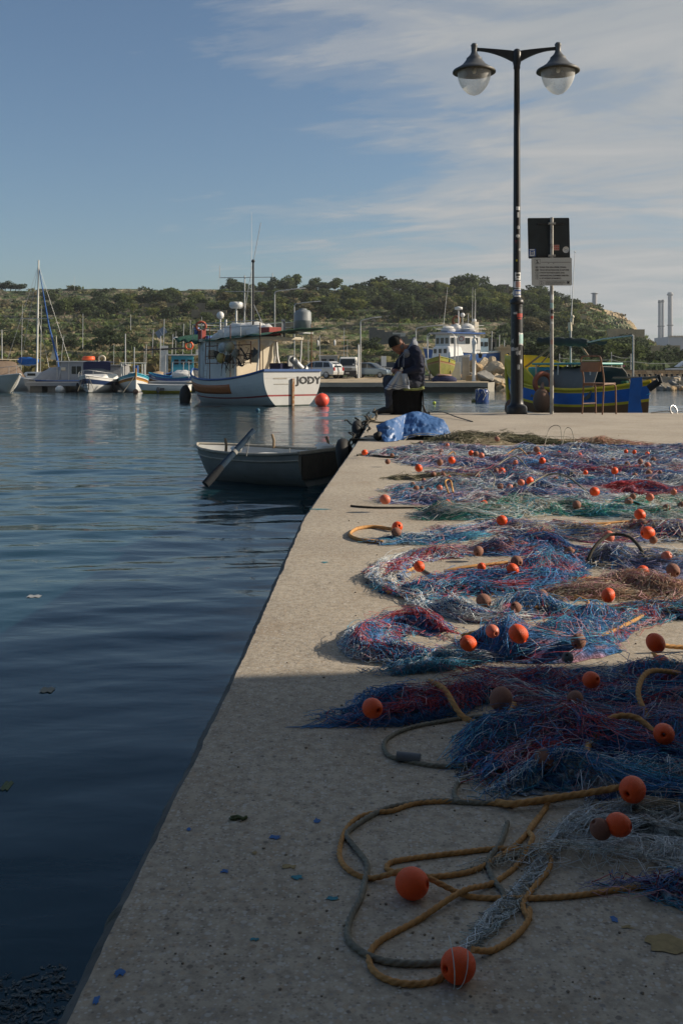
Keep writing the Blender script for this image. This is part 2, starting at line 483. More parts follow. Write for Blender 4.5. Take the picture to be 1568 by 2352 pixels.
for Y in ys:
    q = Vector((0, Y * 6, 3)); q2 = Vector((5, Y * 28, 1))
    j = mnoise.noise(q) * 0.0045 + mnoise.noise(q2) * 0.003
    j2 = mnoise.noise(q + Vector((3, 0, 0))) * 0.006 + mnoise.noise(q2 + Vector((3, 0, 0))) * 0.005
    x = edge_x(Y)
    rows.append([(x - 0.02 + j2, Y, WZ - 1.2), (x - 0.021 + j2, Y, -0.5), (x - 0.020 + j2, Y, -0.045), (x - 0.016 + j2 * .9, Y, -0.016), (x - 0.009 + j, Y, -0.006),
                 (x + j, Y, -0.001), (x + 0.02 + j * .5, Y, 0), (x + 0.3, Y, 0), (x + 2, Y, 0), (10, Y, 0), (40, Y, 0)])
mb.grid(rows, True)
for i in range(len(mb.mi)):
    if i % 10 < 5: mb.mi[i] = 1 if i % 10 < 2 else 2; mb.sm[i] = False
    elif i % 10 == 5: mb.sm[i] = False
# far end face
mb.cur = 1
last = rows[-1]
mb.add([(p[0], 15.8, p[2]) for p in last[2:]] + [(40, 15.8, WZ - 1.2), (last[0][0], 15.8, WZ - 1.2)], [tuple(range(len(last))) ])
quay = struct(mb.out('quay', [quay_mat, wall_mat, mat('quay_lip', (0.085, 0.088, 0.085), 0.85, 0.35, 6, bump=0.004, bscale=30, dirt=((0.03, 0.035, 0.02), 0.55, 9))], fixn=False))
# paint flecks trodden into the concrete
fl_b = mat('blue_fleck', (0.02, 0.11, 0.32), 0.7, 0.3, 60)
fl_y = mat('yellow_fleck', (0.30, 0.225, 0.10), 0.8, 0.3, 60)
fl_t = mat('turquoise_fleck', (0.03, 0.20, 0.26), 0.8, 0.3, 60)
fl_w = mat('dried_weed', (0.10, 0.13, 0.06), 0.8, 0.4, 60)
def fleck(px, py, wpx, hpx, m, seed, name='paint_fleck'):
    c = G(px, py, 0.0)
    rx = wpx / F * c.y / 2; ry = hpx * c.y * c.y / (F * CH) / 2
    n = 14; vs = [(c.x, c.y, 0.0015)]
    for k in range(n):
        a = 2 * PI * k / n
        j = 0.75 + 0.75 * mnoise.noise(Vector((math.cos(a) * 2.2, math.sin(a) * 2.2, seed)))
        vs.append((c.x + rx * j * math.cos(a), c.y + ry * j * math.sin(a), 0.0012))
    mb = MB(); mb.add(vs, [(0, k + 1, (k + 1) % n + 1) for k in range(n)])
    return mb.out(name, m, quay)
for i, a in enumerate([(275, 2237, 34, 24, fl_b), (515, 2003, 26, 12, fl_b), (632, 1925, 30, 13, fl_b), (728, 1887, 22, 12, fl_b), (434, 1907, 12, 9, fl_b),
                       (1410, 2115, 24, 16, fl_b), (222, 2300, 18, 30, fl_b), (584, 1961, 16, 10, fl_y), (668, 1992, 44, 14, fl_y), (682, 2018, 34, 12, fl_t),
                       (764, 2066, 34, 12, fl_t), (1520, 2165, 130, 60, fl_y), (1440, 2132, 40, 12, fl_y), (745, 1292, 22, 4, fl_t), (735, 1170, 60, 3, fl_t), (1225, 1965, 22, 8, fl_b),
                       (880, 1285, 22, 3, fl_t), (585, 2160, 30, 10, fl_t)]):
    fleck(*a, i * 3.7)
# small stones / dried weed scraps lying on the quay
mb = MB()
for i in range(340):
    px = rnd.uniform(200, 1560); py = rnd.uniform(960, 2300)
    c = G(px, py)
    if c.x < edge_x(c.y) + 0.05: continue
    r = rnd.uniform(0.0008, 0.0028) * (0.6 + c.y * 0.25)
    mb.ell((c.x, c.y, r * 0.4), (r, r * rnd.uniform(.6, 1.2), r * .6), 6, 4)
o = mb.out('grit', mat('grit_stone', (0.25, 0.21, 0.16), 0.9, 0.5, 80), None)
o['kind'] = 'stuff'; o['label'] = 'loose grit and crumbs on the concrete quay'
mb = MB()
pts = [G(530, 1883), G(545, 1880), G(558, 1886), G(566, 1882)]
mb.tube([p + Vector((0, 0, 0.003)) for p in catmull(pts, 0.01)], 0.003, 5)
mb.ell(G(538, 1884) + Vector((0, 0, .002)), (.007, .004, .002), 8, 5, jit=.8)
tag(mb.out('weed_scrap', fl_w), 'dried curl of green weed lying on the shaded quay', 'weed')

# dark flakes added to darken the water below the wall, bottom left
mb = MB()
sw = mat('dark_water_flakes', (0.003, 0.007, 0.003), 0.35, 0.5, 20, bump=0.01, bscale=30)
for i in range(1700):
    py = rnd.uniform(2190, 2500); px = rnd.uniform(-260, 260)
    if py < 2215 + 60 * mnoise.noise(Vector((px * .012, 1, 0))) + (px if px > 0 else 0) * .12 + rnd.uniform(-8, 20): continue
    c = G(px, py, WZ)
    if c.x > edge_x(c.y) - 0.04: continue
    a = rnd.uniform(0, 2 * PI); l = rnd.uniform(.012, .045); w = rnd.uniform(.0015, .006)
    d = Vector((math.cos(a), math.sin(a) * .6, 0)); p = Vector((-d.y, d.x, 0))
    q = [c + Vector((0, 0, rnd.uniform(-.004, .002)))]
    for k in range(3): q.append(q[-1] + d * l / 3 + p * rnd.uniform(-.012, .012) + Vector((0, 0, rnd.uniform(-.002, .002))))
    mb.grid([[x + p * w, x - p * w] for x in q])
o = mb.out('dark_water_flakes', sw, None, fixn=False); o['kind'] = 'stuff'; o['label'] = 'dark flakes added to darken the water below the quay wall'

# quayside building to the right of the camera: casts the foreground shade
bld_m = mat('limestone_plaster', (0.42, 0.37, 0.28), 0.85, 0.12, 2, bump=0.005, bscale=20)
bl = thing('quayside_building', 'cream plastered quayside building with blue shuttered windows, out of frame to the right', 'building', (4.6, 2.73, 0))
mb = MB(); mb.box((5, -14, 7.5), (10, 28, 15)); mb.box((5, -14, 15.15), (10.3, 28.3, .3)); mb.out('wall', bld_m, bl)
for k in range(6):
    for zc in (1.2, 4.4, 7.0, 10.0):
        mb = MB(); mb.box((-0.03, -3 - k * 4.4, zc + .2), (.08, 1.1, 1.5 if zc > 2 else 2.2)); w_ = mb.out('window' if zc > 2 else 'door', blue_paint, bl)

b2_ = thing('sky_blocking_building', 'unseen cream building added behind the camera to block sky light', 'building', (-6, -6.5, 0))  # unseen building, added to cut sky light and deepen the foreground shade
mb = MB(); mb.box((0, -5, 6.5), (24, 10, 13)); mb.box((0, -5, 13.15), (24.4, 10.4, .3)); mb.out('wall', bld_m, b2_)
for k in range(7):
    for zc in (1.2, 4.4, 7.4): mb = MB(); mb.box((-10 + 3.2 * k, .03, zc + .2), (1.1, .08, 1.5 if zc > 2 else 2.2)); mb.out('window' if zc > 2 else 'door', blue_paint, b2_)
mb = MB(); mb.box((-10.4, -9.5, -1.12), (20.2, 12, 2.2)); struct(mb.out('promenade', quay_mat))
# ================================================================ TERRAIN
ridge_tab = [(-900, 690), (-400, 672), (0, 663), (250, 661), (500, 664), (620, 662), (800, 668), (1000, 668), (1200, 672), (1290, 684), (1340, 694), (1395, 710), (1430, 724), (1452, 742), (1472, 768), (1500, 790), (1540, 806), (1580, 832), (1700, 842), (2300, 846)]
s_tab = [(84, 0.0), (100, 0.012), (125, 0.10), (160, 0.27), (220, 0.53), (280, 0.76), (360, 1.0), (700, 1.0)]
def lut(tab, x):
    xs, ys_ = zip(*tab); return np.interp(x, xs, ys_)
def terr(px, Y):
    base = 849 + 0.86 * F / Y                      # z = -0.18 at the shore
    py = base + (lut(ridge_tab, px) - base) * lut(s_tab, Y)
    z = CH - (py - 849) / F * Y
    zr = CH - (lut(ridge_tab, px) - 849) / F * 360
    return np.where(Y > 360, zr - (Y - 360) * 0.03, z)
def fnoise(x, y, seed=0):
    return (np.sin(x * 1.3 + seed) * np.cos(y * 1.7 + seed * 2) + np.sin(x * 2.9 + y * 2.1 + seed * 3) * .5 + np.sin(x * 5.3 - y * 4.7 + seed) * .28) / 1.8
def terr_step(px, Y):
    z = terr(px, Y)
    X = (px - 784) / F * Y
    n = fnoise(X * .045, Y * .03, 1.0) * .5 + fnoise(X * .2, Y * .15, 4) * .10
    step = 1.35
    uu = z / step + n
    fr = uu - np.floor(uu)
    k = np.where(fr < 0.93, fr * 0.12, 0.1116 + (fr - 0.93) / 0.07 * 0.8884)
    zs = (np.floor(uu) + k - n) * step
    mixk = np.clip((z - 0.5) / 1.2, 0, 1) * np.where(px < 1320, 1.0, 0.35)
    z = z * (1 - mixk) + zs * mixk
    z += fnoise(X * .5, Y * .5, 2) * .12 * np.clip((Y - 95) / 30, 0, 1)
    # cliff face near the end of the ridge
    cl = np.clip(1 - np.abs(px - 1432 - (Y - 340) * .3) / 52, 0, 1) * np.clip((Y - 262) / 25, 0, 1)
    z += cl * (fnoise(X * .9, Y * .25, 6) * 1.6)
    return z
def terr_at(px, Y):
    return float(terr_step(np.array([float(px)]), np.array([float(Y)]))[0])
pxs = np.concatenate([np.linspace(-900, -20, 60), np.linspace(-15, 1600, 420), np.linspace(1610, 2300, 50)])
Ys = np.concatenate([np.arange(96, 365, 0.62), np.linspace(368, 700, 30)])
PX, YY = np.meshgrid(pxs, Ys)
ZZ = terr_step(PX, YY)
XX = (PX - 784) / F * YY
nr, nc = PX.shape
V = np.stack([XX, YY, ZZ], -1).reshape(-1, 3)
idx = np.arange(nr * nc).reshape(nr, nc)
Fc = np.stack([idx[:-1, :-1], idx[:-1, 1:], idx[1:, 1:], idx[1:, :-1]], -1).reshape(-1, 4)
tm = bpy.data.materials.new('hillside'); tm.use_nodes = True
t = tm.node_tree; b = t.nodes['Principled BSDF']; b.inputs['Roughness'].default_value = 0.95
geo = N(t, 'ShaderNodeNewGeometry'); tcn = N(t, 'ShaderNodeTexCoord')
spn = N(t, 'ShaderNodeSeparateXYZ'); L(t, geo.outputs['True Normal'], spn.inputs[0])
spp = N(t, 'ShaderNodeSeparateXYZ'); L(t, geo.outputs['Position'], spp.inputs[0])
def tn(scale, det, rough, st=None):
    src = tcn.outputs['Object']
    if st:
        mp = N(t, 'ShaderNodeMapping'); mp.inputs['Scale'].default_value = st; L(t, src, mp.inputs[0]); src = mp.outputs[0]
    n = N(t, 'ShaderNodeTexNoise'); n.inputs['Scale'].default_value = scale; n.inputs['Detail'].default_value = det; n.inputs['Roughness'].default_value = rough
    L(t, src, n.inputs['Vector']); return n.outputs['Fac']
patch = tn(0.02, 3, 0.5, (1, 1, 6))
finen = tn(0.9, 8, 0.75)
fields = ramp(t, patch, [(0.30, (0.06, 0.13, 0.02)), (0.42, (0.08, 0.15, 0.03)), (0.47, (0.26, 0.19, 0.10)), (0.55, (0.32, 0.24, 0.13)), (0.60, (0.17, 0.15, 0.06)), (0.72, (0.08, 0.13, 0.03))])
fields = mixc(t, ramp_v(t, finen, [(0.48, 0.0), (0.66, 0.5)]), fields, (0.08, 0.075, 0.035))
upper = ramp(t, finen, [(0.3, (0.04, 0.055, 0.022)), (0.5, (0.06, 0.10, 0.03)), (0.62, (0.09, 0.14, 0.045)), (0.75, (0.20, 0.17, 0.12))])
hgt = ramp_v(t, math_n(t, 'ADD', math_n(t, 'MULTIPLY', spp.outputs['Z'], 0.06), math_n(t, 'MULTIPLY', patch, 0.5)), [(0.62, 0.0), (0.85, 1.0)])
ground = mixc(t, hgt, fields, upper)
stone_n = N(t, 'ShaderNodeTexVoronoi'); stone_n.inputs['Scale'].default_value = 1.4; L(t, tcn.outputs['Object'], stone_n.inputs['Vector'])
stone = ramp(t, stone_n.outputs['Distance'], [(0.0, (0.42, 0.35, 0.24)), (0.45, (0.30, 0.25, 0.17)), (0.8, (0.10, 0.09, 0.06))])
stone = mixc(t, ramp_v(t, tn(0.35, 6, 0.7), [(0.45, 0.0), (0.56, 0.9)]), stone, (0.04, 0.05, 0.02))
steep = ramp_v(t, spn.outputs['Z'], [(0.62, 1.0), (0.80, 0.0)])
ground = mixc(t, steep, ground, stone)
# bare limestone of the headland
cx = math_n(t, 'DIVIDE', math_n(t, 'MULTIPLY', spp.outputs['X'], F), spp.outputs['Y'])   # bearing of the headland from the harbour mouth
cliffc = ramp(t, tn(0.22, 8, 0.7, (1, 1, 2.5)), [(0.35, (0.10, 0.09, 0.055)), (0.5, (0.38, 0.29, 0.17)), (0.7, (0.50, 0.40, 0.26))])
ax = math_n(t, 'MULTIPLY', math_n(t, 'SUBTRACT', spp.outputs['X'], 99.0), 1 / 9.5)
cz = math_n(t, 'MULTIPLY', math_n(t, 'SUBTRACT', spp.outputs['Z'], 18.8), 1 / 5.2)
ad = math_n(t, 'ADD', ax, math_n(t, 'MULTIPLY', cz, 0.95))
rad = math_n(t, 'ADD', math_n(t, 'MULTIPLY', ad, ad), math_n(t, 'MULTIPLY', math_n(t, 'MULTIPLY', cz, cz), 0.35))
cmask = ramp_v(t, math_n(t, 'ADD', rad, math_n(t, 'MULTIPLY', tn(0.25, 6, 0.7), 1.6)), [(0.0, 1.0), (0.98, 1.0), (1.0, 0.0)])
cm2 = math_n(t, 'LESS_THAN', math_n(t, 'ADD', rad, math_n(t, 'MULTIPLY', tn(0.25, 6, 0.7), 1.5)), 1.75)
ground = mixc(t, cm2, ground, cliffc)
L(t, ground, b.inputs['Base Color'])
bp = N(t, 'ShaderNodeBump'); bp.inputs['Distance'].default_value = 0.8; bp.inputs['Strength'].default_value = 0.8
L(t, finen, bp.inputs['Height']); L(t, bp.outputs[0], b.inputs['Normal'])
hill = struct(np_obj('hill', V, Fc, tm, smooth=False))

# scrub: shrubs scattered over the hillside as one mass
def clumps(n, sampler, size, cols, qn=16, name='scrub', label='scrub'):
    Vs = []; Fs = []; Cs = []; o = 0
    for i in range(n):
        px, Y, sc = sampler()
        if sc <= 0: continue
        z = terr_at(px, Y); X = (px - 784) / F * Y
        c0 = np.array(cols[rnd.randrange(len(cols))]) * rnd.uniform(.75, 1.3)
        s = size * sc * rnd.uniform(.5, 1.5)
        d = rng.normal(size=(qn, 3)); d /= np.linalg.norm(d, axis=1)[:, None]; d[:, 2] = np.abs(d[:, 2]) * .75
        ctr = np.array([X, Y, z]) + d * s * np.array([1.25, 1, .8]) * rng.uniform(.5, 1, (qn, 1))
        a = rng.normal(size=(qn, 3)); bb = rng.normal(size=(qn, 3))
        a = a / np.linalg.norm(a, axis=1)[:, None] * s * .30; bb = bb / np.linalg.norm(bb, axis=1)[:, None] * s * .30
        q = np.stack([ctr - a - bb * .6, ctr + a - bb * .4, ctr + a * .7 + bb, ctr - a * .8 + bb * .9], 1).reshape(-1, 3)
        Vs.append(q); Cs.append(np.repeat(c0[None] * rng.uniform(.7, 1.3, (qn, 1)), 4, 0))
        Fs.append(np.arange(qn * 4).reshape(-1, 4) + o); o += qn * 4
    ob = np_obj(name, np.concatenate(Vs), np.concatenate(Fs), leaf_mat, cols=np.concatenate(Cs))
    ob['kind'] = 'stuff'; ob['label'] = label
    return ob
def attr_mat(name, rough=0.9, trans=0.0, spec=0.2):
    m = bpy.data.materials.new(name); m.use_nodes = True; t = m.node_tree; b = t.nodes['Principled BSDF']
    a = N(t, 'ShaderNodeAttribute'); a.attribute_name = 'Col'; L(t, a.outputs['Color'], b.inputs['Base Color'])
    b.inputs['Roughness'].default_value = rough; b.inputs['Specular IOR Level'].default_value = spec
    return m
leaf_mat = attr_mat('leaves', 0.8, spec=0.15)
_t = leaf_mat.node_tree; _a = [n_ for n_ in _t.nodes if n_.bl_idname == 'ShaderNodeAttribute'][0]
_tr = N(_t, 'ShaderNodeBsdfTranslucent'); _mx = N(_t, 'ShaderNodeMixShader'); _mx.inputs[0].default_value = .38
L(_t, _a.outputs['Color'], _tr.inputs[0]); L(_t, _t.nodes['Principled BSDF'].outputs[0], _mx.inputs[1]); L(_t, _tr.outputs[0], _mx.inputs[2]); L(_t, _mx.outputs[0], _t.nodes['Material Output'].inputs['Surface'])
G1, G2, G3, BR, OL = (0.085, 0.115, 0.045), (0.12, 0.155, 0.05), (0.065, 0.088, 0.045), (0.17, 0.145, 0.085), (0.18, 0.175, 0.085)
def samp_hill():
    px = rnd.uniform(-300, 1540); Y = rnd.uniform(112, 362)
    if px < 560: ok = rnd.random() < (0.55 if 190 < Y < 300 else (0.22 if Y >= 300 else 0.32))
    else: ok = rnd.random() < (0.9 if Y > 245 or px > 1180 else 0.06)
    if 1380 < px < 1475 and Y > 240: ok = ok and rnd.random() < .10
    if 540 < px < 1180 and Y < 245: ok = ok and rnd.random() < .7
    return px, Y, (1.0 if ok else 0)
clumps(7500, samp_hill, 1.25, [G1, G2, G3, BR, G3, OL], 22, 'hillside_scrub', 'dark scrub growing over the terraced hillside')
def samp_grass():
    return rnd.uniform(-200, 1500), rnd.uniform(100, 300), rnd.uniform(.4, 1)
clumps(4200, samp_grass, 0.55, [OL, G2, BR, (0.14, 0.12, 0.06)], 10, 'terrace_grass', 'tufts of grass along the terrace walls')
def samp_shore():
    px = rnd.uniform(-250, 470); Y = rnd.uniform(100, 142)
    return px, Y, 1.2
clumps(900, samp_shore, 1.15, [(0.13, 0.12, 0.05), (0.10, 0.10, 0.045), (0.15, 0.12, 0.065)], 18, 'shore_bushes', 'olive brown bushes along the shore behind the pontoon')
def samp_right():
    px = rnd.uniform(1150, 1800); Y = rnd.uniform(104, 225)
    return px, Y, 1.25
clumps(1900, samp_right, 1.25, [G1, G3, G3, (0.04, 0.055, 0.02)], 20, 'shore_thicket', 'dark green thicket above the stone sea wall')
o = clumps(26, lambda: (rnd.uniform(1408, 1462), rnd.uniform(108, 112), 1), 1.0, [(0.22, 0.03, 0.12), (0.16, 0.02, 0.09)], 40, 'bougainvillea', 'x')
del o['kind']; tag(o, 'magenta flowering bougainvillea above the stone sea wall', 'shrub')

# ------------------------------------------------ trees
bark = mat('bark', (0.12, 0.09, 0.065), 0.9, 0.3, 3)
def crown_mesh(seed, cols, n=650, lob=7, flat=0.75, leaf=0.30):
    r = np.random.default_rng(seed)
    cs = [np.array([0, 0, 0.62])]; rs = [0.30]
    for k in range(lob):
        a = r.uniform(0, 2 * PI); rr = r.uniform(.18, .42)
        cs.append(np.array([math.cos(a) * rr, math.sin(a) * rr, r.uniform(.42, .88)])); rs.append(r.uniform(.13, .25))
    Vs = []; Cs = []
    for c, q in zip(cs, rs):
        k = int(n * q * q / sum(x * x for x in rs))
        d = r.normal(size=(k, 3)); d /= np.linalg.norm(d, axis=1)[:, None]
        p = c + d * q * r.uniform(.55, 1.08, (k, 1)) * np.array([1.1, 1.1, flat])
        a = r.normal(size=(k, 3)); bb = r.normal(size=(k, 3))
        s = leaf * .18 * r.uniform(.6, 1.3, (k, 1))
        a = a / np.linalg.norm(a, axis=1)[:, None] * s; bb = bb / np.linalg.norm(bb, axis=1)[:, None] * s
        Vs.append(np.stack([p - a - bb * .6, p + a - bb * .5, p + a * .6 + bb, p - a * .8 + bb * .8], 1).reshape(-1, 3))
        c0 = np.array(cols[r.integers(len(cols))]) * r.uniform(.8, 1.2)
        Cs.append(np.repeat(c0[None] * r.uniform(.65, 1.35, (k, 1)), 4, 0))
    V = np.concatenate(Vs); Fc = np.arange(len(V)).reshape(-1, 4)
    return V, Fc, np.concatenate(Cs)
tree_kinds = []
pal_t = [[G3, G1, (0.075, 0.10, 0.045)], [G1, (0.105, 0.135, 0.05)], [(0.16, 0.175, 0.055), (0.145, 0.16, 0.05), G2], [G3, (0.07, 0.088, 0.05)], [(0.16, 0.145, 0.08), (0.14, 0.13, 0.07)]]
for k in range(10):
    V, Fc, C = crown_mesh(50 + k, pal_t[k % 5], 1000, 5 + k % 4, leaf=.24)
    co = np_obj('crown', V, Fc, leaf_mat, cols=C)
    mb = MB()
    rr = random.Random(k)
    mb.tube([(0, 0, -0.08), (rr.uniform(-.02, .02), 0, .2), (rr.uniform(-.04, .04), .02, .45)], [.035, .028, .018], 6)
    for q in range(4):
        a = rr.uniform(0, 2 * PI)
        mb.tube([(0, 0, .25 + .04 * q), (math.cos(a) * .12, math.sin(a) * .12, .45), (math.cos(a) * .24, math.sin(a) * .24, .62)], [.016, .011, .006], 5)
    to = mb.out('trunk', bark)
    tree_kinds.append((co.data, to.data)); bpy.data.objects.remove(co); bpy.data.objects.remove(to)
tree_lab = {0: 'dark evergreen tree in the wood on the hillside', 1: 'mid green tree in the wood on the hillside', 2: 'yellow green tree among the darker trees on the hillside',
            3: 'blackish green tree in the wood on the hillside', 4: 'brownish green tree in the wood on the hillside'}
def tree(px, Y, h, k, label=None, w=1.0, name='tree', sink=0.1, group='trees of the wood on the hillside'):
    z = terr_at(px, Y)
    if label is None:
        zone = [(300, 'above the work boat'), (470, 'above the turquoise boat'), (640, 'above the wheelhouse of the named boat'), (780, 'above the grey street lamp arms'), (900, 'above the white van'), (1020, 'above the seated man'), (1180, 'above the fishing vessel ashore'), (9999, 'right of the black lamp post')]
        label = tree_lab[k % 5].replace('in the wood on the hillside', '').replace('among the darker trees on the hillside', '').strip() + (' high' if Y > 285 else ' midway' if Y > 245 else ' low') + ' on the wooded slope ' + [z_ for lim, z_ in zone if px < lim][0]
    r = thing(name, label, 'tree', ((px - 784) / F * Y, Y, z - sink), rnd.uniform(0, 6.28), group)
    for nm, me in zip(('crown', 'trunk'), tree_kinds[k]):
        c = bpy.data.objects.new(nm, me); COL.objects.link(c); c.parent = r; c.scale = (h * w, h * w, h)
    return r
# skyline trees
ORD = 'first second third fourth fifth sixth seventh eighth ninth tenth eleventh twelfth thirteenth fourteenth fifteenth sixteenth seventeenth eighteenth nineteenth twentieth twenty-first twenty-second twenty-third twenty-fourth twenty-fifth twenty-sixth twenty-seventh twenty-eighth twenty-ninth thirtieth thirty-first thirty-second'.split()
sky_i = [0]
for px, top, k, w in [(537, 640, 0, 1.3), (556, 646, 3, 1.1), (580, 652, 1, 1.1), (605, 650, 1, 1.1), (628, 638, 0, 1.2), (648, 654, 3, 1.0), (672, 632, 1, 1.0), (700, 652, 3, 1.2), (722, 640, 0, 1.3),
                      (745, 645, 3, 1.2), (768, 641, 1, 1.3), (795, 655, 4, 1.2), (815, 650, 3, 1.2), (840, 642, 0, 1.3), (868, 640, 1, 1.2), (892, 637, 0, 1.4), (915, 640, 3, 1.3), (940, 645, 1, 1.2),
                      (962, 642, 3, 1.2), (985, 650, 0, 1.1), (1012, 644, 3, 1.1), (1035, 648, 0, 1.2), (1052, 636, 0, 1.2), (1078, 634, 1, 1.3), (1105, 636, 0, 1.2), (1128, 650, 3, 1.2), (1150, 652, 4, 1.3),
                      (1172, 658, 1, 1.2), (1200, 660, 3, 1.2), (1222, 656, 0, 1.2), (1242, 666, 3, 1.2), (1272, 664, 3, 1.3)]:
    Y = rnd.uniform(338, 358)
    base = CH - (terr_at(px, Y)); zt = CH - (top - 849) / F * Y
    h = (zt - terr_at(px, Y)) / .93
    tree(px, Y, max(2.4, h), k + 5 * rnd.randrange(2), label=('broad' if w > 1.2 else 'slim') + ' skyline tree, ' + ORD[sky_i[0]] + ' from the left on the wooded ridge', w=w, group='trees along the skyline of the wooded hill'); sky_i[0] += 1
for px, top in [(12, 648), (24, 645), (36, 652), (46, 650), (172, 655)]:
    Y = 356; h = (CH - (top - 849) / F * Y - terr_at(px, Y)) / .93
    tree(px, Y, max(1.6, h), 3, label='small dark tree alone on the bare skyline at far left', w=1.4, group='small trees on the bare skyline')
nt_ = 0
while nt_ < 215:
    px = rnd.uniform(-60, 1330); Y = rnd.uniform(205, 340)
    if px < 110: continue
    if px < 520 and (Y < 240 or Y > 312 or rnd.random() < .5): continue
    if px > 540 and px < 1180 and Y < 246 : continue
    if px >= 1180 and rnd.random() < .5: continue
    h = rnd.uniform(3.2, 6.4) * (0.85 if px < 520 else 1.0)
    k = rnd.choices([0, 1, 2, 3, 4], [3, 3, 1.5, 3, 1.2])[0]
    tree(px, Y, h, k + 5 * rnd.randrange(2), w=rnd.uniform(1.0, 1.35)); nt_ += 1
for i in range(34):
    px = rnd.uniform(1180, 1600); Y = rnd.uniform(120, 215)
    tree(px, (rnd.uniform(120, 160) if i % 2 else rnd.uniform(170, 215)), rnd.uniform(2.4, 4.2), [0, 1, 3, 3][i % 4], label=['dark evergreen', 'mid green', '', 'blackish green'][[0, 1, 3, 3][i % 4]] + ' bushy tree ' + ('low' if i % 2 else 'high') + ' on the bank ' + ('left of the sign post' if px < 1262 else 'behind the chair' if px < 1400 else 'above the blue rudder' if px < 1490 else 'at the right edge'), w=rnd.uniform(1.1, 1.5), group='bushy trees above the sea wall')
for px, Y, h in [(155, 175, 3.2), (255, 168, 3.8), (300, 176, 2.4), (235, 190, 3.4), (40, 170, 3.4), (420, 190, 3), (850, 158, 3.0), (900, 150, 2.4)]:
    tree(px, Y, h, 0, label='round dark carob tree on the lower terraces ' + {155: 'right of the tall white mast', 255: 'above the navy canopy', 300: 'beside the leaning white pole', 235: 'uphill of the navy canopy', 40: 'left of the tall white mast', 420: 'above the blue wheelhouse', 850: 'above the blue grey hatchback', 900: 'behind the seated man'}[px], w=1.5, group='round trees on the lower terraces')

# ------------------------------------------------ far buildings and chimneys
ls = mat('limestone_block', (0.40, 0.32, 0.20), 0.9, 0.2, 1.2, bump=0.05, bscale=3)
ls_d = mat('old_limestone', (0.20, 0.17, 0.12), 0.9, 0.3, 0.8, bump=0.05, bscale=3)
ch_m = mat('chimney_concrete', (0.33, 0.33, 0.34), 0.8, 0.06, 0.3)
ch_d = mat('chimney_cap', (0.13, 0.14, 0.15), 0.8, 0.1)
def house(name, label, px0, px1, py0, py1, Y, depth, m, openings=(), flat=True, base=None):
    a = P(px0, py1, Y); c = P(px1, py0, Y)
    r = thing(name, label, 'building' if 'wall' not in name else 'wall', ((a.x + c.x) / 2, Y, a.z))
    w, h = c.x - a.x, c.z - a.z
    mb = MB(); mb.box((0, depth / 2, h / 2 - .6), (w, depth, h + 1.2)); mb.out('wall', m, r)
    mb = MB(); mb.box((0, depth / 2, h + .1), (w + .25, depth + .25, .2)); mb.out('roof', m, r)
    for (u0, u1, v0, v1) in openings:
        mb = MB(); mb.box(((u0 + u1) / 2 * w - w / 2, 0.02, (v0 + v1) / 2 * h), ((u1 - u0) * w, .12, (v1 - v0) * h)); mb.out('window', dark_glass, r)
    return r
house('stone_hut', 'small stone hut with a dark doorway on the terraces above the van', 784, 815, 747, 760, 232, 4, ls_d, [(.15, .3, .05, .8)])
house('ruined_house', 'grey ruined house on the wooded ridge left of the lamp post', 1146, 1168, 654, 672, 335, 6, ls_d, [(.2, .35, .4, .7), (.6, .75, .4, .7)])
house('stone_house', 'small pale stone house near the ridge right of the lamp post', 1217, 1246, 684, 698, 320, 5, ls, [(.2, .35, .2, .7), (.65, .8, .2, .7)])
house('limestone_house', 'low house with a sunlit open porch behind the fishing vessel', 1075, 1140, 781, 802, 150, 5, ls_d, [(.1, .2, .3, .7), (.35, .45, .3, .7), (.84, .94, 0, .8)])
o = house('stone_tower', 'small square limestone tower with battlements behind the boulders', 1150, 1200, 800, 852, 104, 4, ls, [(.3, .36, .7, .8), (.75, .82, .68, .8)])
for k in range(4):
    mb = MB(); mb.box((-1.05 + k * .7, .2, 2.5), (.3, .3, .45)); mb.out('battlement', ls, o)
# stepped wall and white wall on the slope
r = thing('stepped_wall', 'grey block wall stepping down the slope behind the man', 'wall', P(930, 800, 190)); 
mb = MB()
for k in range(16):
    a = P(852 + k * 9, 0, 190); topy = 752 + (k // 2) * 5.0
    z1 = CH - (topy - 849) / F * 190; z0 = CH - (topy + 34 - 849) / F * 190
    mb.box(Vector((a.x, 190 + k * .15, (z0 + z1) / 2)) - r.location, (9.02 / F * 190, .4, z1 - z0))
mb.out('wall', mat('block_wall', (0.10, 0.105, 0.11), .9, .2, 2), r)
r2 = thing('white_wall', 'bright white plastered wall above the grey stepped wall', 'wall', P(895, 770, 193))
mb = MB(); mb.prism([(-3.6, .6), (3.0, .5), (3.0, -1.3), (1.0, -1.3)], 0, .3); mb.out('wall', mat('whitewash', (0.48, 0.47, 0.43), .8, .1), r2)
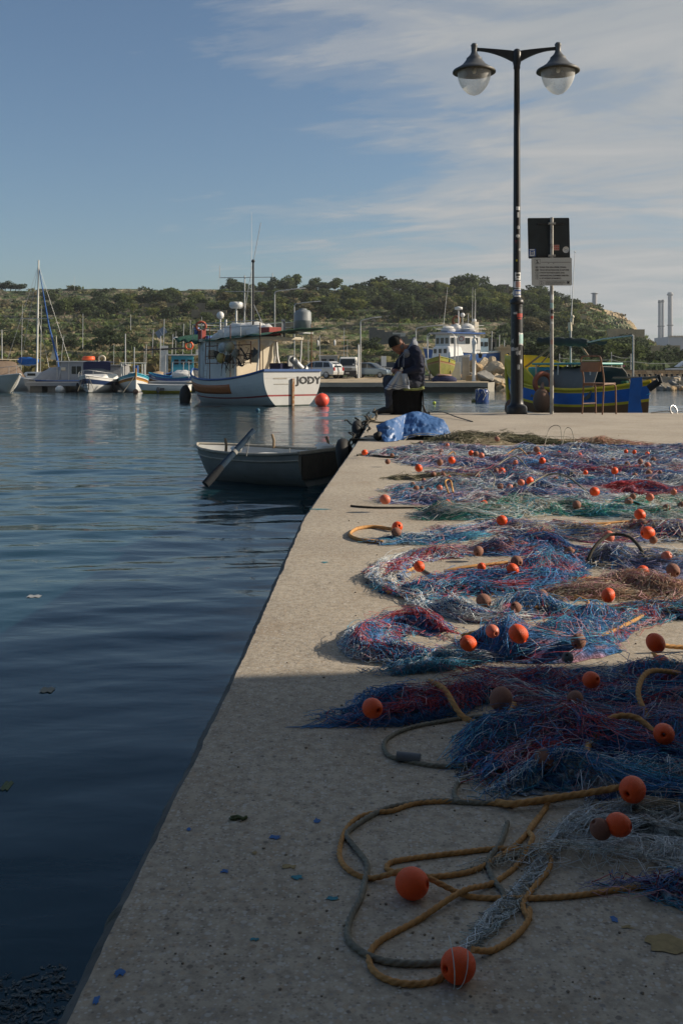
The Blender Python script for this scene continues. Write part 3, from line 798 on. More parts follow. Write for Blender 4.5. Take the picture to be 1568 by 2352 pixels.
# rubble walls along terraces
for i, (p0, p1, py, Y, h) in enumerate([(330, 470, 700, 270, 1.0), (440, 520, 716, 250, 1), (560, 700, 745, 225, 1.0), (1240, 1345, 728, 270, 1.4), (1395, 1480, 761, 215, 1.2), (1430, 1560, 800, 170, 3.0)]):
    r = thing('rubble_wall', ['grey rubble wall below the skyline at left', 'grey rubble wall above the round carob trees', 'long rubble wall above the upper terraces behind the named boat', 'tan terrace wall halfway up the headland', 'tan terrace wall below the cliff', 'tan retaining wall above the sea wall trees'][i], 'wall', P((p0 + p1) / 2, py, Y))
    mb = MB(); w = (p1 - p0) / F * Y
    n = int(w / 1.6)
    for k in range(n):
        hh = h * rnd.uniform(.8, 1.15)
        mb.box((-w / 2 + (k + .5) * w / n, math.sin(k * .7) * .3, -hh / 2 + rnd.uniform(-.1, .1)), (w / n + .02, .5 + .01 * (k % 2), hh + 1))
    mb.out('stonework', ls_d if i < 3 else ls, r)
def chimney(px, top, bot, wpx, Y, label, cap=1.0, rings=()):
    c = P(px, bot, Y); h = (bot - top) / F * Y; rr = wpx / 2 / F * Y
    r = thing('chimney', label, 'chimney', c)
    mb = MB(); mb.lathe([(rr * 1.12, -30), (rr * 1.1, 0), (rr, h * .5), (rr * .95, h)], n=20); mb.out('stack', ch_m, r)
    mb = MB(); mb.lathe([(rr * .9, h * .93), (rr * 1.45 * cap, h * .95), (rr * 1.45 * cap, h * .965), (rr * 1.0, h * .985), (rr, h), (0, h)], n=20); mb.out('cap', ch_d if cap < .95 else ch_m, r)
    for q in rings:
        mb = MB(); mb.lathe([(rr, h * q - .3), (rr * 1.5, h * q), (rr * 1.5, h * q + .8), (rr, h * q + 1)], n=20); mb.out('gallery', ch_d, r)
    return r
chimney(1538.5, 671, 790, 10.5, 1300, 'tall grey power station chimney at far right', rings=(.36,))
chimney(1514.0, 689, 790, 6.2, 1200, 'left flue of the thin twin chimneys', cap=.8, rings=(.4,))
chimney(1521.5, 688, 790, 6.2, 1200, 'right flue of the thin twin chimneys', cap=.8, rings=(.4,))
chimney(1365, 672, 712, 11, 900, 'short squat tower rising behind the ridge', cap=1.15)
r = thing('power_station', 'pale grey power station hall below the chimneys', 'building', P(1600, 830, 900))
sc9 = 900 / F
mb = MB(); mb.box((0, 20, 21 * sc9), (132 * sc9, 40, 72 * sc9)); mb.out('wall', mat('grey_cladding', (0.33, 0.34, 0.36), .7, .04, .2), r)
for k in range(14):
    mb = MB(); mb.box((-60 * sc9 + k * 9 * sc9, 2, 57.5 * sc9), (6 * sc9, 6, 4 * sc9)); mb.out('roof_vent', ls, r)
#PART3
# ================================================================ STREET LAMP, SIGN, CHAIR
YL = 15.45; S = YL / F                       # metres per picture unit at the lamp
black_paint = mat('black_lamp_paint', (0.014, 0.015, 0.017), 0.42, 0.35, 7, bump=0.001, bscale=40, dirt=((0.06, 0.055, 0.05), 0.66, 6))
cap_paint = mat('lamp_cap_paint', (0.09, 0.095, 0.10), 0.5, 0.2, 6)
lb = P(1186.5, 0, YL); lb.z = 0
lamp = thing('street_lamp', 'black double-armed street lamp covered in stickers at the quay end', 'street lamp', lb)
def lz(py): return CH - (py - 849) * S
mb = MB(); mb.lathe([(0, 0), (.158, 0), (.16, .02), (.158, .09), (.148, .12), (.115, .14), (.10, .17), (.093, .24), (.092, 1.0), (.090, lz(706)), (.088, lz(704)), (.092, lz(702)), (.088, lz(700)), (.088, lz(699))], n=28); mb.out('base', black_paint, lamp)
mb = MB(); mb.lathe([(.088, lz(699)), (.104, lz(698)), (.108, lz(694)), (.100, lz(689)), (.078, lz(686)), (.062, lz(684))], n=28); mb.out('collar', black_paint, lamp)
mb = MB(); mb.lathe([(.060, lz(684)), (.055, lz(500)), (.049, lz(300)), (.042, lz(158)), (.052, lz(157)), (.052, lz(146)), (.040, lz(145)), (.040, lz(118))], n=24); mb.out('pole', black_paint, lamp)
mb = MB(); mb.lathe([(.052, lz(150)), (.07, lz(138)), (.066, lz(120)), (.042, lz(113)), (0, lz(110))], n=20); mb.out('cap', black_paint, lamp)
mb = MB(); mb.box((.085, -.01, .72), (.03, .04, .65)); mb.out('service_door', black_paint, lamp)
glass = bpy.data.materials.new('lamp_globe'); glass.use_nodes = True
gt = glass.node_tree; gb = gt.nodes['Principled BSDF']; gb.inputs['Base Color'].default_value = (0.92, 0.92, 0.88, 1); gb.inputs['Roughness'].default_value = 0.3
gb.inputs['IOR'].default_value = 1.35
gm = N(gt, 'ShaderNodeMixShader'); gtr = N(gt, 'ShaderNodeBsdfTransparent'); gtr.inputs[0].default_value = (.93, .93, .91, 1)
gn = N(gt, 'ShaderNodeTexNoise'); gn.inputs['Scale'].default_value = 5
gtc = N(gt, 'ShaderNodeTexCoord'); L(gt, gtc.outputs['Object'], gn.inputs['Vector'])
gl = N(gt, 'ShaderNodeLayerWeight'); gl.inputs['Blend'].default_value = 0.35
fac = math_n(gt, 'ADD', math_n(gt, 'MULTIPLY', gl.outputs['Facing'], 0.45), math_n(gt, 'MULTIPLY', gn.outputs['Fac'], 0.42))
L(gt, fac, gm.inputs[0]); L(gt, gtr.outputs[0], gm.inputs[1]); L(gt, gb.outputs[0], gm.inputs[2])
L(gt, gm.outputs[0], gt.nodes['Material Output'].inputs['Surface'])
for side, hx, skirt in ((-1, 1088.5, 163), (1, 1281, 161)):
    dx = (hx - 1186.5) * S; zs = lz(skirt)
    k = 1 / 613.0
    # arm, tapering from the pole to the lantern neck
    mb = MB(); n = 10; top = []; bot = []
    for i in range(n + 1):
        q = i / n; x = q * (dx - side * .03)
        top.append((x, lz(118) + (lz(skirt - 54) - lz(118)) * (q ** .75)))
        bot.append((x, lz(146) + (lz(skirt - 47) - lz(146)) * (1 - (1 - q) ** 1.9)))
    prof = top + bot[::-1]
    w = .03
    vs = []; 
    for yy in (-w, w): vs += [(x, yy * (1 - .35 * abs(x / dx)), z) for x, z in prof]
    m_ = len(prof)
    fs = [(i, i + 1, i + 1 + m_, i + m_) for i in range(m_ - 1)] + [(m_ - 1, 0, m_, 2 * m_ - 1)]
    for i in range(n):
        fs.append((i, i + 1, 2 * n - i, 2 * n + 1 - i)); fs.append((i + m_, i + 1 + m_, 2 * n - i + m_, 2 * n + 1 - i + m_))
    mb.add(vs, fs, False); mb.out('arm', black_paint, lamp)
    prof = [(0, 178), (20, 176), (33, 195), (29, 206), (27, 255), (34, 275), (52, 298), (74, 318), (74, 330), (88, 348), (112, 378), (150, 405), (198, 432), (204, 444), (198, 452)]
    mb = MB(); mb.lathe([(r_ * k, zs + (440 - y_) * k) for r_, y_ in prof], (dx, 0, 0), 32)
    mb.lathe([(198 * k, zs - 12 * k), (158 * k, zs - 6 * k), (156 * k, zs + 6 * k), (60 * k, zs + 26 * k), (0, zs + 28 * k)], (dx, 0, 0), 32)
    hood = mb.out('lamp_hood', cap_paint, lamp, fixn=False)
    mb = MB(); mb.lathe([(200 * k, zs - 6 * k), (204 * k, zs - 12 * k), (186 * k, zs - 20 * k), (160 * k, zs - 14 * k)], (dx, 0, 0), 32); mb.out('rim', mat('rim_bronze', (0.05, 0.04, 0.02), .5, .2), hood, fixn=False)
    mb = MB(); pr = []
    for i in range(13):
        a = i / 12
        pr.append((158 * k * max(0, 1 - a ** 2.0) ** .62, zs - (10 + 222 * a) * k))
    mb.lathe(pr, (dx, 0, 0), 32); mb.out('globe', glass, lamp, fixn=False)
    mb = MB(); mb.ell((dx, 0, zs + .01), (.035, .035, .05), 10, 8); mb.out('bulb', mat('bulb_glass', (.6, .58, .5), .3), lamp)
# stickers, each a thin curved patch wrapped on the pole
def sticker(rad, ang0, ang1, py0, py1, m, jag=0.0, parent=lamp, r0=0.0012, sub=None, rnd_=False):
    mb = MB(); n = 8; rows = []
    nz = 6
    for i in range(nz + 1):
        row = []
        for j in range(n + 1):
            uu, vv = j / n, i / nz
            if rnd_:
                # disc
                a_ = (uu - .5) * 2; wv = math.sqrt(max(0, 1 - ((vv - .5) * 2) ** 2)); uu = .5 + a_ * wv / 2
            a = R(ang0 + (ang1 - ang0) * uu); z = lz(py0 + (py1 - py0) * vv)
            if jag and vv in (0, 1): z += rnd.uniform(-jag, jag) * S
            row.append((math.sin(a) * (rad + r0), -math.cos(a) * (rad + r0), z))
        rows.append(row)
    mb.grid(rows); return mb.out('sticker', m, parent, fixn=False)
st_w = mat('sticker_white', (.74, .75, .74), .6, .18, 30, dirt=((.12, .12, .12), .55, 30))
st_g = mat('sticker_grey', (.46, .47, .47), .7, .35, 30, dirt=((.04, .04, .04), .5, 30))
st_r = mat('sticker_red', (.42, .05, .035), .6, .2, 30, dirt=((.5, .45, .42), .6, 40))
st_p = mat('sticker_pink', (.40, .24, .21), .6, .2, 20, dirt=((.2, .1, .1), .6, 40))
st_b = mat('sticker_blue', (.05, .12, .36), .6, .2, 20)
st_y = mat('sticker_yellow', (.50, .42, .03), .6, .15, 20)
st_t = mat('sticker_mint', (.36, .56, .55), .6, .12, 10)
st_k = mat('sticker_black', (.02, .02, .02), .6, .1, 10)
pr_ = .0555
for (r_, a0, a1, y0, y1, m_, jg, rd) in [
    (.0545, -20, 45, 475, 483, st_w, 0, 0), (.0545, -5, 25, 488, 500, st_w, .5, 0), (.0548, -12, 38, 518, 527, st_g, 0, 1), (.0549, -25, 38, 538, 547, st_w, 0, 1),
    (.055, -50, 55, 552, 561, st_r, 0, 0), (.055, -55, 40, 561, 567, st_g, 1, 0), (.0555, 18, 80, 569, 581, st_g, 0, 1), (.0556, -80, 0, 580, 589, st_g, 1.5, 0), (.0558, -70, 38, 591, 606, st_y, 0, 1),
    (.0575, -55, 30, 610, 623, st_k, 0, 0), (.058, -40, 60, 626, 643, st_w, 1, 0), (.0585, -65, 70, 646, 662, st_w, 1.5, 0), (.059, -25, 55, 647, 660, st_p, 0, 0), (.060, -50, 65, 664, 682, st_w, 1, 0),
    (.060, -88, -60, 666, 679, st_w, 0, 1),
    (.0885, -62, 10, 712, 727, st_g, 0, 1), (.0885, 12, 75, 710, 719, st_g, 0, 0), (.0885, -12, 62, 719, 737, st_w, 0, 0), (.0885, -85, -55, 725, 737, st_g, 0, 1), (.089, -60, -40, 740, 744, st_g, 0, 0),
    (.089, -60, -40, 746, 750, st_g, 0, 0), (.089, -20, 22, 745, 749, st_g, 0, 0), (.089, 15, 55, 750, 760, st_w, 3, 0), (.089, -75, -15, 756, 762, st_g, 1, 0), (.0905, 8, 88, 765, 792, st_w, 1.5, 0),
    (.0905, -75, -45, 779, 787, st_g, 3, 0), (.091, -85, 5, 798, 806, st_g, 2, 0), (.091, -20, 25, 806, 815, st_g, 2, 0), (.092, 25, 45, 826, 834, st_w, 2, 0), (.092, -5, 20, 838, 850, st_g, 3, 0)]:
    sticker(r_, a0, a1, y0, y1, m_, jg, rnd_=bool(rd))
sticker(.0891, -8, 58, 720, 729, st_r, r0=.0022); sticker(.0891, -2, 42, 730.5, 733.5, st_r, r0=.0022)
sticker(.0906, 14, 82, 768, 789, st_t, .3, r0=.0022)
sticker(.0602, -40, 58, 665.5, 678, st_b, r0=.0022); sticker(.0602, -30, 48, 669.5, 676, st_w, .6, r0=.003)
sticker(.0582, -22, 42, 629, 634, st_k, .8, r0=.002); sticker(.0582, -10, 30, 637, 639, st_k, .5, r0=.002)
sticker(.0560, -48, 20, 594, 603, st_k, 0, r0=.002, rnd_=True); sticker(.0560, -25, 2, 595.5, 601.5, st_y, 0, r0=.003, rnd_=True)
sticker(.0886, -50, 0, 715, 724, st_k, 0, r0=.002, rnd_=True); sticker(.0886, -44, -6, 717, 722, st_g, .6, r0=.003)

# sign post
YS = 15.35; S2 = YS / F
sp_ = P(1266.5, 0, YS); sp_.z = 0
def sz(py): return CH - (py - 849) * S2
sign = thing('sign_post', 'grey sign post with a black board back and a white bathing notice', 'sign', sp_)
pole_m = mat('worn_pole_paint', (0.36, 0.35, 0.32), .55, .25, 9, dirt=((.10, .07, .05), .56, 14))
mb = MB(); mb.cyl((0, 0, 0), (0, 0, sz(499)), .030, .027, 16); mb.out('pole', pole_m, sign)
def board(px0, px1, py0, py1, y, th, m, name, cr=.02, skew=0.0):
    x0, x1 = (px0 - 1266.5) * S2, (px1 - 1266.5) * S2; z0, z1 = sz(py1), sz(py0)
    pts = []
    for cxx, czz, a0 in ((x1 - cr, z1 - cr, 0), (x0 + cr, z1 - cr, 90), (x0 + cr, z0 + cr, 180), (x1 - cr, z0 + cr, 270)):
        for q in range(5):
            a = R(a0 + q * 22.5); pts.append((cxx + cr * math.cos(a) + skew * (czz - (z0 + z1) / 2), czz + cr * math.sin(a) + (cxx) * .006))
    mb = MB(); mb.prism(pts, y, y + th); return mb.out(name, m, sign)
bd = board(1213, 1309, 499, 592.5, .034, .006, mat('sign_back_black', (.016, .024, .028), .5, .3, 5, dirt=((.05, .06, .06), .62, 4)), 'dark_board', .018, -.022)
bd['label'] = 'black back of a square sign board'
for py in (513, 587):
    mb = MB(); mb.box((0, .028, sz(py)), (.40, .02, .022)); mb.out('bracket', dark_metal, sign)
    mb = MB(); mb.box((0, -.032, sz(py)), (.11, .006, .026)); mb.box((-.045, -.006, sz(py)), (.012, .05, .034)); mb.box((.045, -.006, sz(py)), (.012, .05, .034)); mb.out('clamp', pole_m, sign)
sticky = lambda px0, px1, py0, py1, m_, y: board(px0, px1, py0, py1, y, .001, m_, 'sticker', .004)
sticky(1215, 1231, 570.5, 588, st_b, .0325); sticky(1217, 1228, 571, 573.5, st_w, .031); sticky(1217, 1219, 575, 586, st_w, .031); sticky(1226, 1228.5, 575, 586, st_w, .031); sticky(1220, 1225, 577, 582, st_g, .031); sticky(1216.5, 1229, 583.5, 587, st_w, .030)
sticky(1272, 1285, 561, 574, st_p, .0325); 
for q in range(6): sticky(1273 + (q % 3) * 4, 1275.5 + (q % 3) * 4, 563 + (q // 3) * 5.5, 566 + (q // 3) * 5.5, st_r, .031)
mb = MB(); c_ = ((1300 - 1266.5) * S2, .032, sz(572.5)); mb.lathe([(0, 0), (7.4 * S2, 0), (7.4 * S2, .001)], c_, 24, Matrix.Rotation(R(90), 4, 'X')); mb.out('sticker', st_w, sign)
mb = MB(); mb.lathe([(4.2 * S2, 0), (5.0 * S2, 0), (5 * S2, .001)], (c_[0], .029, c_[2]), 20, Matrix.Rotation(R(90), 4, 'X')); mb.box((c_[0], .0285, c_[2]), (5 * S2, .001, 2.4 * S2)); mb.out('sticker_mark', st_g, sign)
white_sign = mat('notice_white', (.50, .51, .49), .5, .05, 3, dirt=((.33, .33, .30), .66, 5))
plate = board(1219, 1311.5, 592, 656, -.040, .004, white_sign, 'notice_board', .022, -.016)
plate['label'] = 'white bathing notice in five languages'
ink = mat('sign_ink', (.035, .035, .04), .7, .2, 20)
def ln(px0, px1, py, h=.5, nm='rule'):
    mb = MB(); mb.box((((px0 + px1) / 2 - 1266.5) * S2, -.0415, sz(py)), ((px1 - px0) * S2, .001, h * S2)); mb.out(nm, ink, plate)
ln(1241, 1309, 602.5, .8); ln(1236, 1309, 645.2, .5); ln(1246, 1300, 650.2, .35)
for x0, x1, y0, y1 in ((1226.5, 1239, 595.5, 606.3),):
    for a in ((x0, x1, y0), (x0, x1, y1)): ln(*a, h=.45, nm='frame')
    for xx in (x0, x1):
        mb = MB(); mb.box(((xx - 1266.5) * S2, -.0415, sz((y0 + y1) / 2)), (.45 * S2, .001, (y1 - y0) * S2)); mb.out('frame', ink, plate)
# pictogram: diver above a wave
def poly(pts, nm='pictogram', y=-.0418):
    mb = MB(); mb.prism([((x - 1266.5) * S2, sz(y_)) for x, y_ in pts], y, y + .001); mb.out(nm, ink, plate)
poly([(1229.2, 597.6), (1231.5, 597.2), (1233.4, 600.4), (1231.6, 601.6), (1230.2, 599.6)]); poly([(1232, 596.9), (1233.2, 596.9), (1233.2, 598), (1232, 598)])
poly([(1228, 604.8), (1231, 603), (1233, 601.8), (1235, 603.2), (1237.8, 604.8)])
for px_ in (1258, 1269.5):
    mb = MB(); mb.ell(((px_ - 1266.5) * S2, -.042, sz(604.8)), .006, 8, 6); mb.out('bolt', dark_metal, plate)
def oval(px, py, rx, ry, nm='oval'):
    mb = MB(); n = 20; vs = []
    for k in range(n):
        a = 2 * PI * k / n
        for q in (1, .86): vs.append(((px + rx * q * math.cos(a) - 1266.5) * S2, -.0415, sz(py + ry * q * math.sin(a))))
    mb.add(vs, [(2 * k, 2 * k + 1, (2 * k + 3) % (2 * n), (2 * k + 2) % (2 * n)) for k in range(n)]); mb.out(nm, ink, plate)
texts = [('M', 'DIN MHIX \u017bONA G\u0126ALL-G\u0126AWM. TG\u0126UMUX.', 62), ('GB', 'THIS IS A NON-BATHING ZONE. DO NOT SWIM.', 68), ('I', '\u00c8 VIETATO NUOTARE IN QUESTA ZONA.', 58), ('D', 'KEINE BADEZONE. SCHWIMMEN VERBOTEN.', 67), ('F', 'IL EST INTERDIT DE NAGER ICI.', 49)]
for i, (a, b_, w_) in enumerate(texts):
    py = 615.2 + i * 6.35
    px_ = 1231 + i * .35
    oval(px_ , py - 1.3, 4.6, 2.5)
    text_mesh('letter', a, 4.6 * S2 * 1.0, ink, plate, ((px_ - 1266.5) * S2, -.0412, sz(py + .3)), align='CENTER', bold=.0006)
    o = text_mesh('line_of_text', b_, 4.5 * S2, ink, plate, ((1237.2 + i * .3 - 1266.5) * S2, -.0412, sz(py + .2)), bold=.0005)
    wd = max(v_.co.x for v_ in o.data.vertices); o.scale = (w_ * .99 * S2 / wd, 1, 1)
oval(1241.5, 650.5, 4.3, 4.3, 'ring'); text_mesh('letter', 'i', 8 * S2, ink, plate, ((1241.5 - 1266.5) * S2, -.0412, sz(653.2)), align='CENTER', bold=.0008)
for tx, py, w_ in (('TAQSIMA TAS-SA\u0126\u0126A AMBJENTALI', 649.0, 44), ('ENVIRONMENTAL HEALTH UNIT', 653.6, 40)):
    o = text_mesh('line_of_text', tx, 2.9 * S2, ink, plate, ((1251 - 1266.5) * S2, -.0412, sz(py)))
    wd = max(v_.co.x for v_ in o.data.vertices); o.scale = (w_ * S2 / wd, 1, 1)
poly([(1299.5, 648.6), (1300.3, 646.4), (1306, 646.4), (1306.8, 648.6), (1305, 648.6), (1306.2, 651.6), (1300, 651.6), (1301.3, 648.6)], 'telephone_mark')
for (a0, a1, y0, y1, m_) in [(-40, 60, 676, 688, st_w), (-60, 40, 695, 707, st_t), (-40, 60, 711, 720, st_k), (-50, 40, 725, 732, st_r), (-30, 40, 738, 744, st_w), (-50, 30, 780, 790, st_p)]:
    mb = MB(); rows = []
    for i in range(5):
        rows.append([(math.sin(R(a0 + (a1 - a0) * j / 5)) * .0305, -math.cos(R(a0 + (a1 - a0) * j / 5)) * .0305, sz(y0 + (y1 - y0) * i / 4) + rnd.uniform(-.003, .003)) for j in range(6)])
    mb.grid(rows); mb.out('sticker', m_, sign, fixn=False)

# chair
ch_r = mat('chair_tube_rust', (0.17, 0.085, 0.045), .6, .35, 12)
ch_b = mat('chair_board', (0.22, 0.11, 0.06), .55, .2, 6)
YC = 15.28; Lb = P(1338, 0, YC + .15); Lb.z = 0; Rb = P(1384.5, 0, YC - .13); Rb.z = 0
chair = thing('chair', 'rusty old brown school chair standing on the edge of the quay', 'chair', ((Lb + Rb) / 2))
Lv = Lb - chair.location; Rv = Rb - chair.location; dv = Vector((.245, .20, 0))
H1, H2, HS = .88, .64, .455
lean = -dv.normalized() * .05
for nm, base_ in (('leg', Lv), ('leg', Rv)):
    mb = MB(); mb.tube(catmull([base_ - dv * .06, base_ + Vector((0, 0, HS)) + dv * .05, base_ + Vector((0, 0, HS + .12)) + dv * .04, base_ + Vector((0, 0, H1 - .06)) + lean], .06), .0125, 8); mb.out(nm, ch_r, chair)
mb = MB(); a = Lv + Vector((0, 0, H1 - .06)) + lean; b_ = Rv + Vector((0, 0, H1 - .06)) + lean; uu_ = (b_ - a)
mb.tube(catmull([a, a + uu_ * .03 + Vector((0, 0, .04)), a + uu_ * .16 + Vector((0, 0, .068)), b_ - uu_ * .16 + Vector((0, 0, .068)), b_ - uu_ * .03 + Vector((0, 0, .04)), b_], .02), .0125, 8); mb.out('top_rail', ch_r, chair)
mb = MB(); rows = []
for i in range(7):
    z = H2 + .01 + (.155) * i / 6
    rows.append([a.lerp(b_, j / 8) + Vector((0, 0, z - (H1 - .06))) - dv.normalized() * (.012 + .03 * math.sin(PI * j / 8)) for j in range(9)])
mb.grid(rows); o = mb.out('backrest', ch_b, chair, fixn=False); sd = o.modifiers.new('thickness', 'SOLIDIFY'); sd.thickness = .012
for base_ in (Lv, Rv):
    mb = MB(); f_ = base_ + dv
    mb.tube(catmull([base_ + Vector((0, 0, HS)) + dv * .04, base_ + dv * .8 + Vector((0, 0, HS + .005)), base_ + dv * .97 + Vector((0, 0, HS - .03)), f_ + Vector((0, 0, HS - .10)), f_ + dv * .03], .03), .0125, 8); mb.out('leg', ch_r, chair)
mb = MB(); c_ = (Lv + Rv) / 2 + dv * .5; ex = (Rv - Lv).normalized(); ey = dv.normalized()
M3 = Matrix((( ex.x, ey.x, 0, 0), (ex.y, ey.y, 0, 0), (0, 0, 1, 0), (0, 0, 0, 1)))
mb.box(c_ + Vector((0, 0, HS + .018)), ((Rv - Lv).length, dv.length * 1.05, .014), M=M3); mb.out('seat', ch_b, chair, bevel=.005)
mb = MB(); mb.cyl(Lv + Vector((0, 0, .16)), Lv + dv + Vector((0, 0, .16)), .009, n=6); mb.cyl(Rv + Vector((0, 0, HS - .01)), Lv + Vector((0, 0, HS - .01)), .010, n=6)
for o in (): pass
mb.out('stretcher', ch_r, chair)
# shackle and cable at the quay edge
mb = MB(); c_ = P(1546, 948, 15.6); c_.z = 0.02
mb.torus(c_ + Vector((0, 0, .03)), .075, .014, Matrix.Rotation(R(70), 4, 'X') @ Matrix.Rotation(R(30), 4, 'Y')); mb.tube([c_ + Vector((-.35, 0, -.008)), c_ + Vector((-.1, 0, .02)), c_ + Vector((0, 0, -.0))], .012, 6); mb.tube([c_ + Vector((.05, 0, 0)), c_ + Vector((.3, 0, .05)), c_ + Vector((.9, .05, .02))], .009, 6)
tag(mb.out('steel_shackle', mat('bright_steel', (.5, .5, .5), .3, .1, metal=.9)), 'bright steel shackle with wire lying at the quay edge, far right', 'shackle')
# rods lying behind the tarp
mb = MB(); a = G(982, 949.5) + Vector((0, 0, .02)); b_ = G(1085, 969)
mb.tube(catmull([a, a.lerp(b_, .35) + Vector((0, 0, .05)), a.lerp(b_, .7) + Vector((0, 0, .02)), b_ + Vector((0, 0, .004))], .1), [.012, .012, .011, .01, .009, .008] + [.006] * 60 if False else .008, 6)
tag(mb.out('fishing_rod', dark_metal), 'thin dark rod lying on the quay behind the blue tarpaulin', 'rod')

# ================================================================ TARPAULIN
tarp_m = mat('blue_tarpaulin', (0.040, 0.12, 0.31), .45, .14, 4, bump=0.012, bscale=16, spec=.6)
tp_top = [(863, 976), (884, 967), (905, 959), (926, 952), (945, 946.5), (961, 943.8), (975, 947), (995, 954), (1017, 962), (1026, 978), (1033, 995), (1038, 1010)]
tp_bot = [(882, 1015.5), (893, 1016), (905, 1015), (918, 1012), (930, 1008), (942, 1004), (955, 1001.5), (970, 1001), (990, 1002), (1008, 1004.5), (1025, 1009), (1038, 1011.5)]
def interp(pts, u_):
    k = min(int(u_ * (len(pts) - 1)), len(pts) - 2); f_ = u_ * (len(pts) - 1) - k
    return (pts[k][0] * (1 - f_) + pts[k + 1][0] * f_, pts[k][1] * (1 - f_) + pts[k + 1][1] * f_)
nu, nv = 90, 46
rows = []
for j in range(nv + 1):
    v_ = j / nv; row = []
    for i in range(nu + 1):
        u_ = i / nu
        tx, ty = interp(tp_top, u_); bx, by = interp(tp_bot, u_)
        if v_ <= .72:
            q = v_ / .72
            px, py = bx + (tx - bx) * q, by + (ty - by) * q
            yb = F * CH / (max(by, 1011) - 849) * 1.0
            Y = yb + .02 + .40 * q * (0.6 + .4 * math.sin(PI * u_))
            p = P(px, py, Y)
        else:
            q = (v_ - .72) / .28
            p0 = rows[int(.72 * nv)][i]
            p = Vector((p0.x + .04 * q, p0.y + .55 * q, p0.z * (1 - q) ** .8 + .006))
        k = .028 * mnoise.noise(Vector((p.x * 5, p.z * 5, p.y * 5 + 3))) + .018 * (abs(mnoise.noise(Vector((p.x * 13, p.z * 13, p.y * 9)))) - .2) + .009 * (abs(mnoise.noise(Vector((p.x * 34, p.z * 34, 4)))) - .2)
        p = Vector((p.x, p.y - k * 1.6, max(.004, p.z + k * .5)))
        row.append(p)
    rows.append(row)
tarp = thing('tarpaulin', 'crumpled blue tarpaulin draped over a heap beside the seated man', 'tarpaulin', (rows[0][40].x, rows[0][40].y, 0))
tl = tarp.location
mb = MB(); mb.grid([[p - tl for p in r_] for r_ in rows]); o = mb.out('sheet', tarp_m, tarp, fixn=False)
mb = MB()
for off in (0, 3):
    mb.tube([rows[1 + off // 2][i] - tl + Vector((0, -.006, off * .004)) for i in range(30, nu + 1, 2)], .0035, 5)
mb.out('hem', white_cloth, tarp)
mb = MB()
mb.tube(catmull([rows[1][22] - tl + Vector((0, -.03, 0)), rows[1][30] - tl + Vector((0, -.08, -.01)), rows[1][40] - tl + Vector((0, -.02, .02)), rows[1][52] - tl + Vector((0, -.05, 0))], .02), .006, 5)
mb.out('cord', rope_grey, tarp)
mb = MB(); mb.ell(G(869, 1014) + Vector((.0, .06, .05)), (.045, .04, .04), 10, 8, jit=.4); mb.tube(catmull([G(868, 1012) + Vector((0, 0, .04)), G(850, 1008) + Vector((0, 0, .03)), G(838, 1002)], .02), .006, 5)
tag(mb.out('net_sinker', black_rubber), 'small dark weight with a cord beside the left foot of the tarpaulin', 'weight')

# ================================================================ MAN, CRATE, TOWEL
YM = 15.25; SM = YM / F
def Mp(px, py, dy=0.0):
    return Vector(((px - 784) * SM, YM + dy, CH - (py - 849) * SM))
man = thing('person', 'man in navy hoodie and black beanie sitting on a dark crate mending', 'person', (Mp(930, 945).x, YM, 0))
ml = man.location.copy()
def capsule_mesh(parts, voxel, name, m, parent, smooth=6, disp=None):
    mb = MB()
    for p in parts:
        if len(p) == 3: mb.ell(Vector(p[0]) - ml, p[1], 14, 10, p[2])
        elif len(p) == 2: mb.ell(Vector(p[0]) - ml, p[1], 14, 10)
        else:
            a, ra, b_, rb = p; a = Vector(a) - ml; b_ = Vector(b_) - ml
            mb.cyl(a, b_, ra, rb, 14); mb.ell(a, ra, 14, 10); mb.ell(b_, rb, 14, 10)
    o = mb.out(name, m, parent)
    rm = o.modifiers.new('remesh', 'REMESH'); rm.mode = 'VOXEL'; rm.voxel_size = voxel; rm.use_smooth_shade = True
    s_ = o.modifiers.new('smooth', 'SMOOTH'); s_.factor = .6; s_.iterations = smooth
    dg = bpy.context.evaluated_depsgraph_get(); bpy.context.view_layer.update()
    me = bpy.data.meshes.new_from_object(o.evaluated_get(bpy.context.evaluated_depsgraph_get()))
    o.modifiers.clear(); o.data = me
    if disp:
        sc_, am = disp
        for v_ in me.vertices:
            w = v_.co
            n_ = mnoise.noise(Vector((w.x * sc_, w.y * sc_, w.z * sc_ * 1.6)))
            v_.co += v_.normal * (am * n_ - am * .8 * abs(mnoise.noise(Vector((w.x * sc_ * 2, w.y * sc_, w.z * sc_ * 2.5)))))
    me.polygons.foreach_set('use_smooth', [True] * len(me.polygons)); me.update()
    return o
skin = mat('weathered_skin', (0.30, 0.135, 0.085), .6, .2, 20)
navy = mat('navy_hoodie_cloth', (0.018, 0.022, 0.045), .95, .2, 30, bump=.002, bscale=60)
jeans = mat('grey_blue_trousers', (0.040, 0.047, 0.066), .95, .2, 25, bump=.002, bscale=60)
beanie_m = mat('black_beanie_wool', (0.008, 0.009, 0.008), 1.0, .4, 60, bump=.004, bscale=70)
hood_m = mat('pale_grey_lining', (0.22, 0.24, 0.28), .95, .2, 30, bump=.003, bscale=40)
rotY = lambda a: Matrix.Rotation(R(a), 4, 'Y')
near_sh, far_sh = -.17, .17
hd = Mp(913, 789)
head_tilt = 28
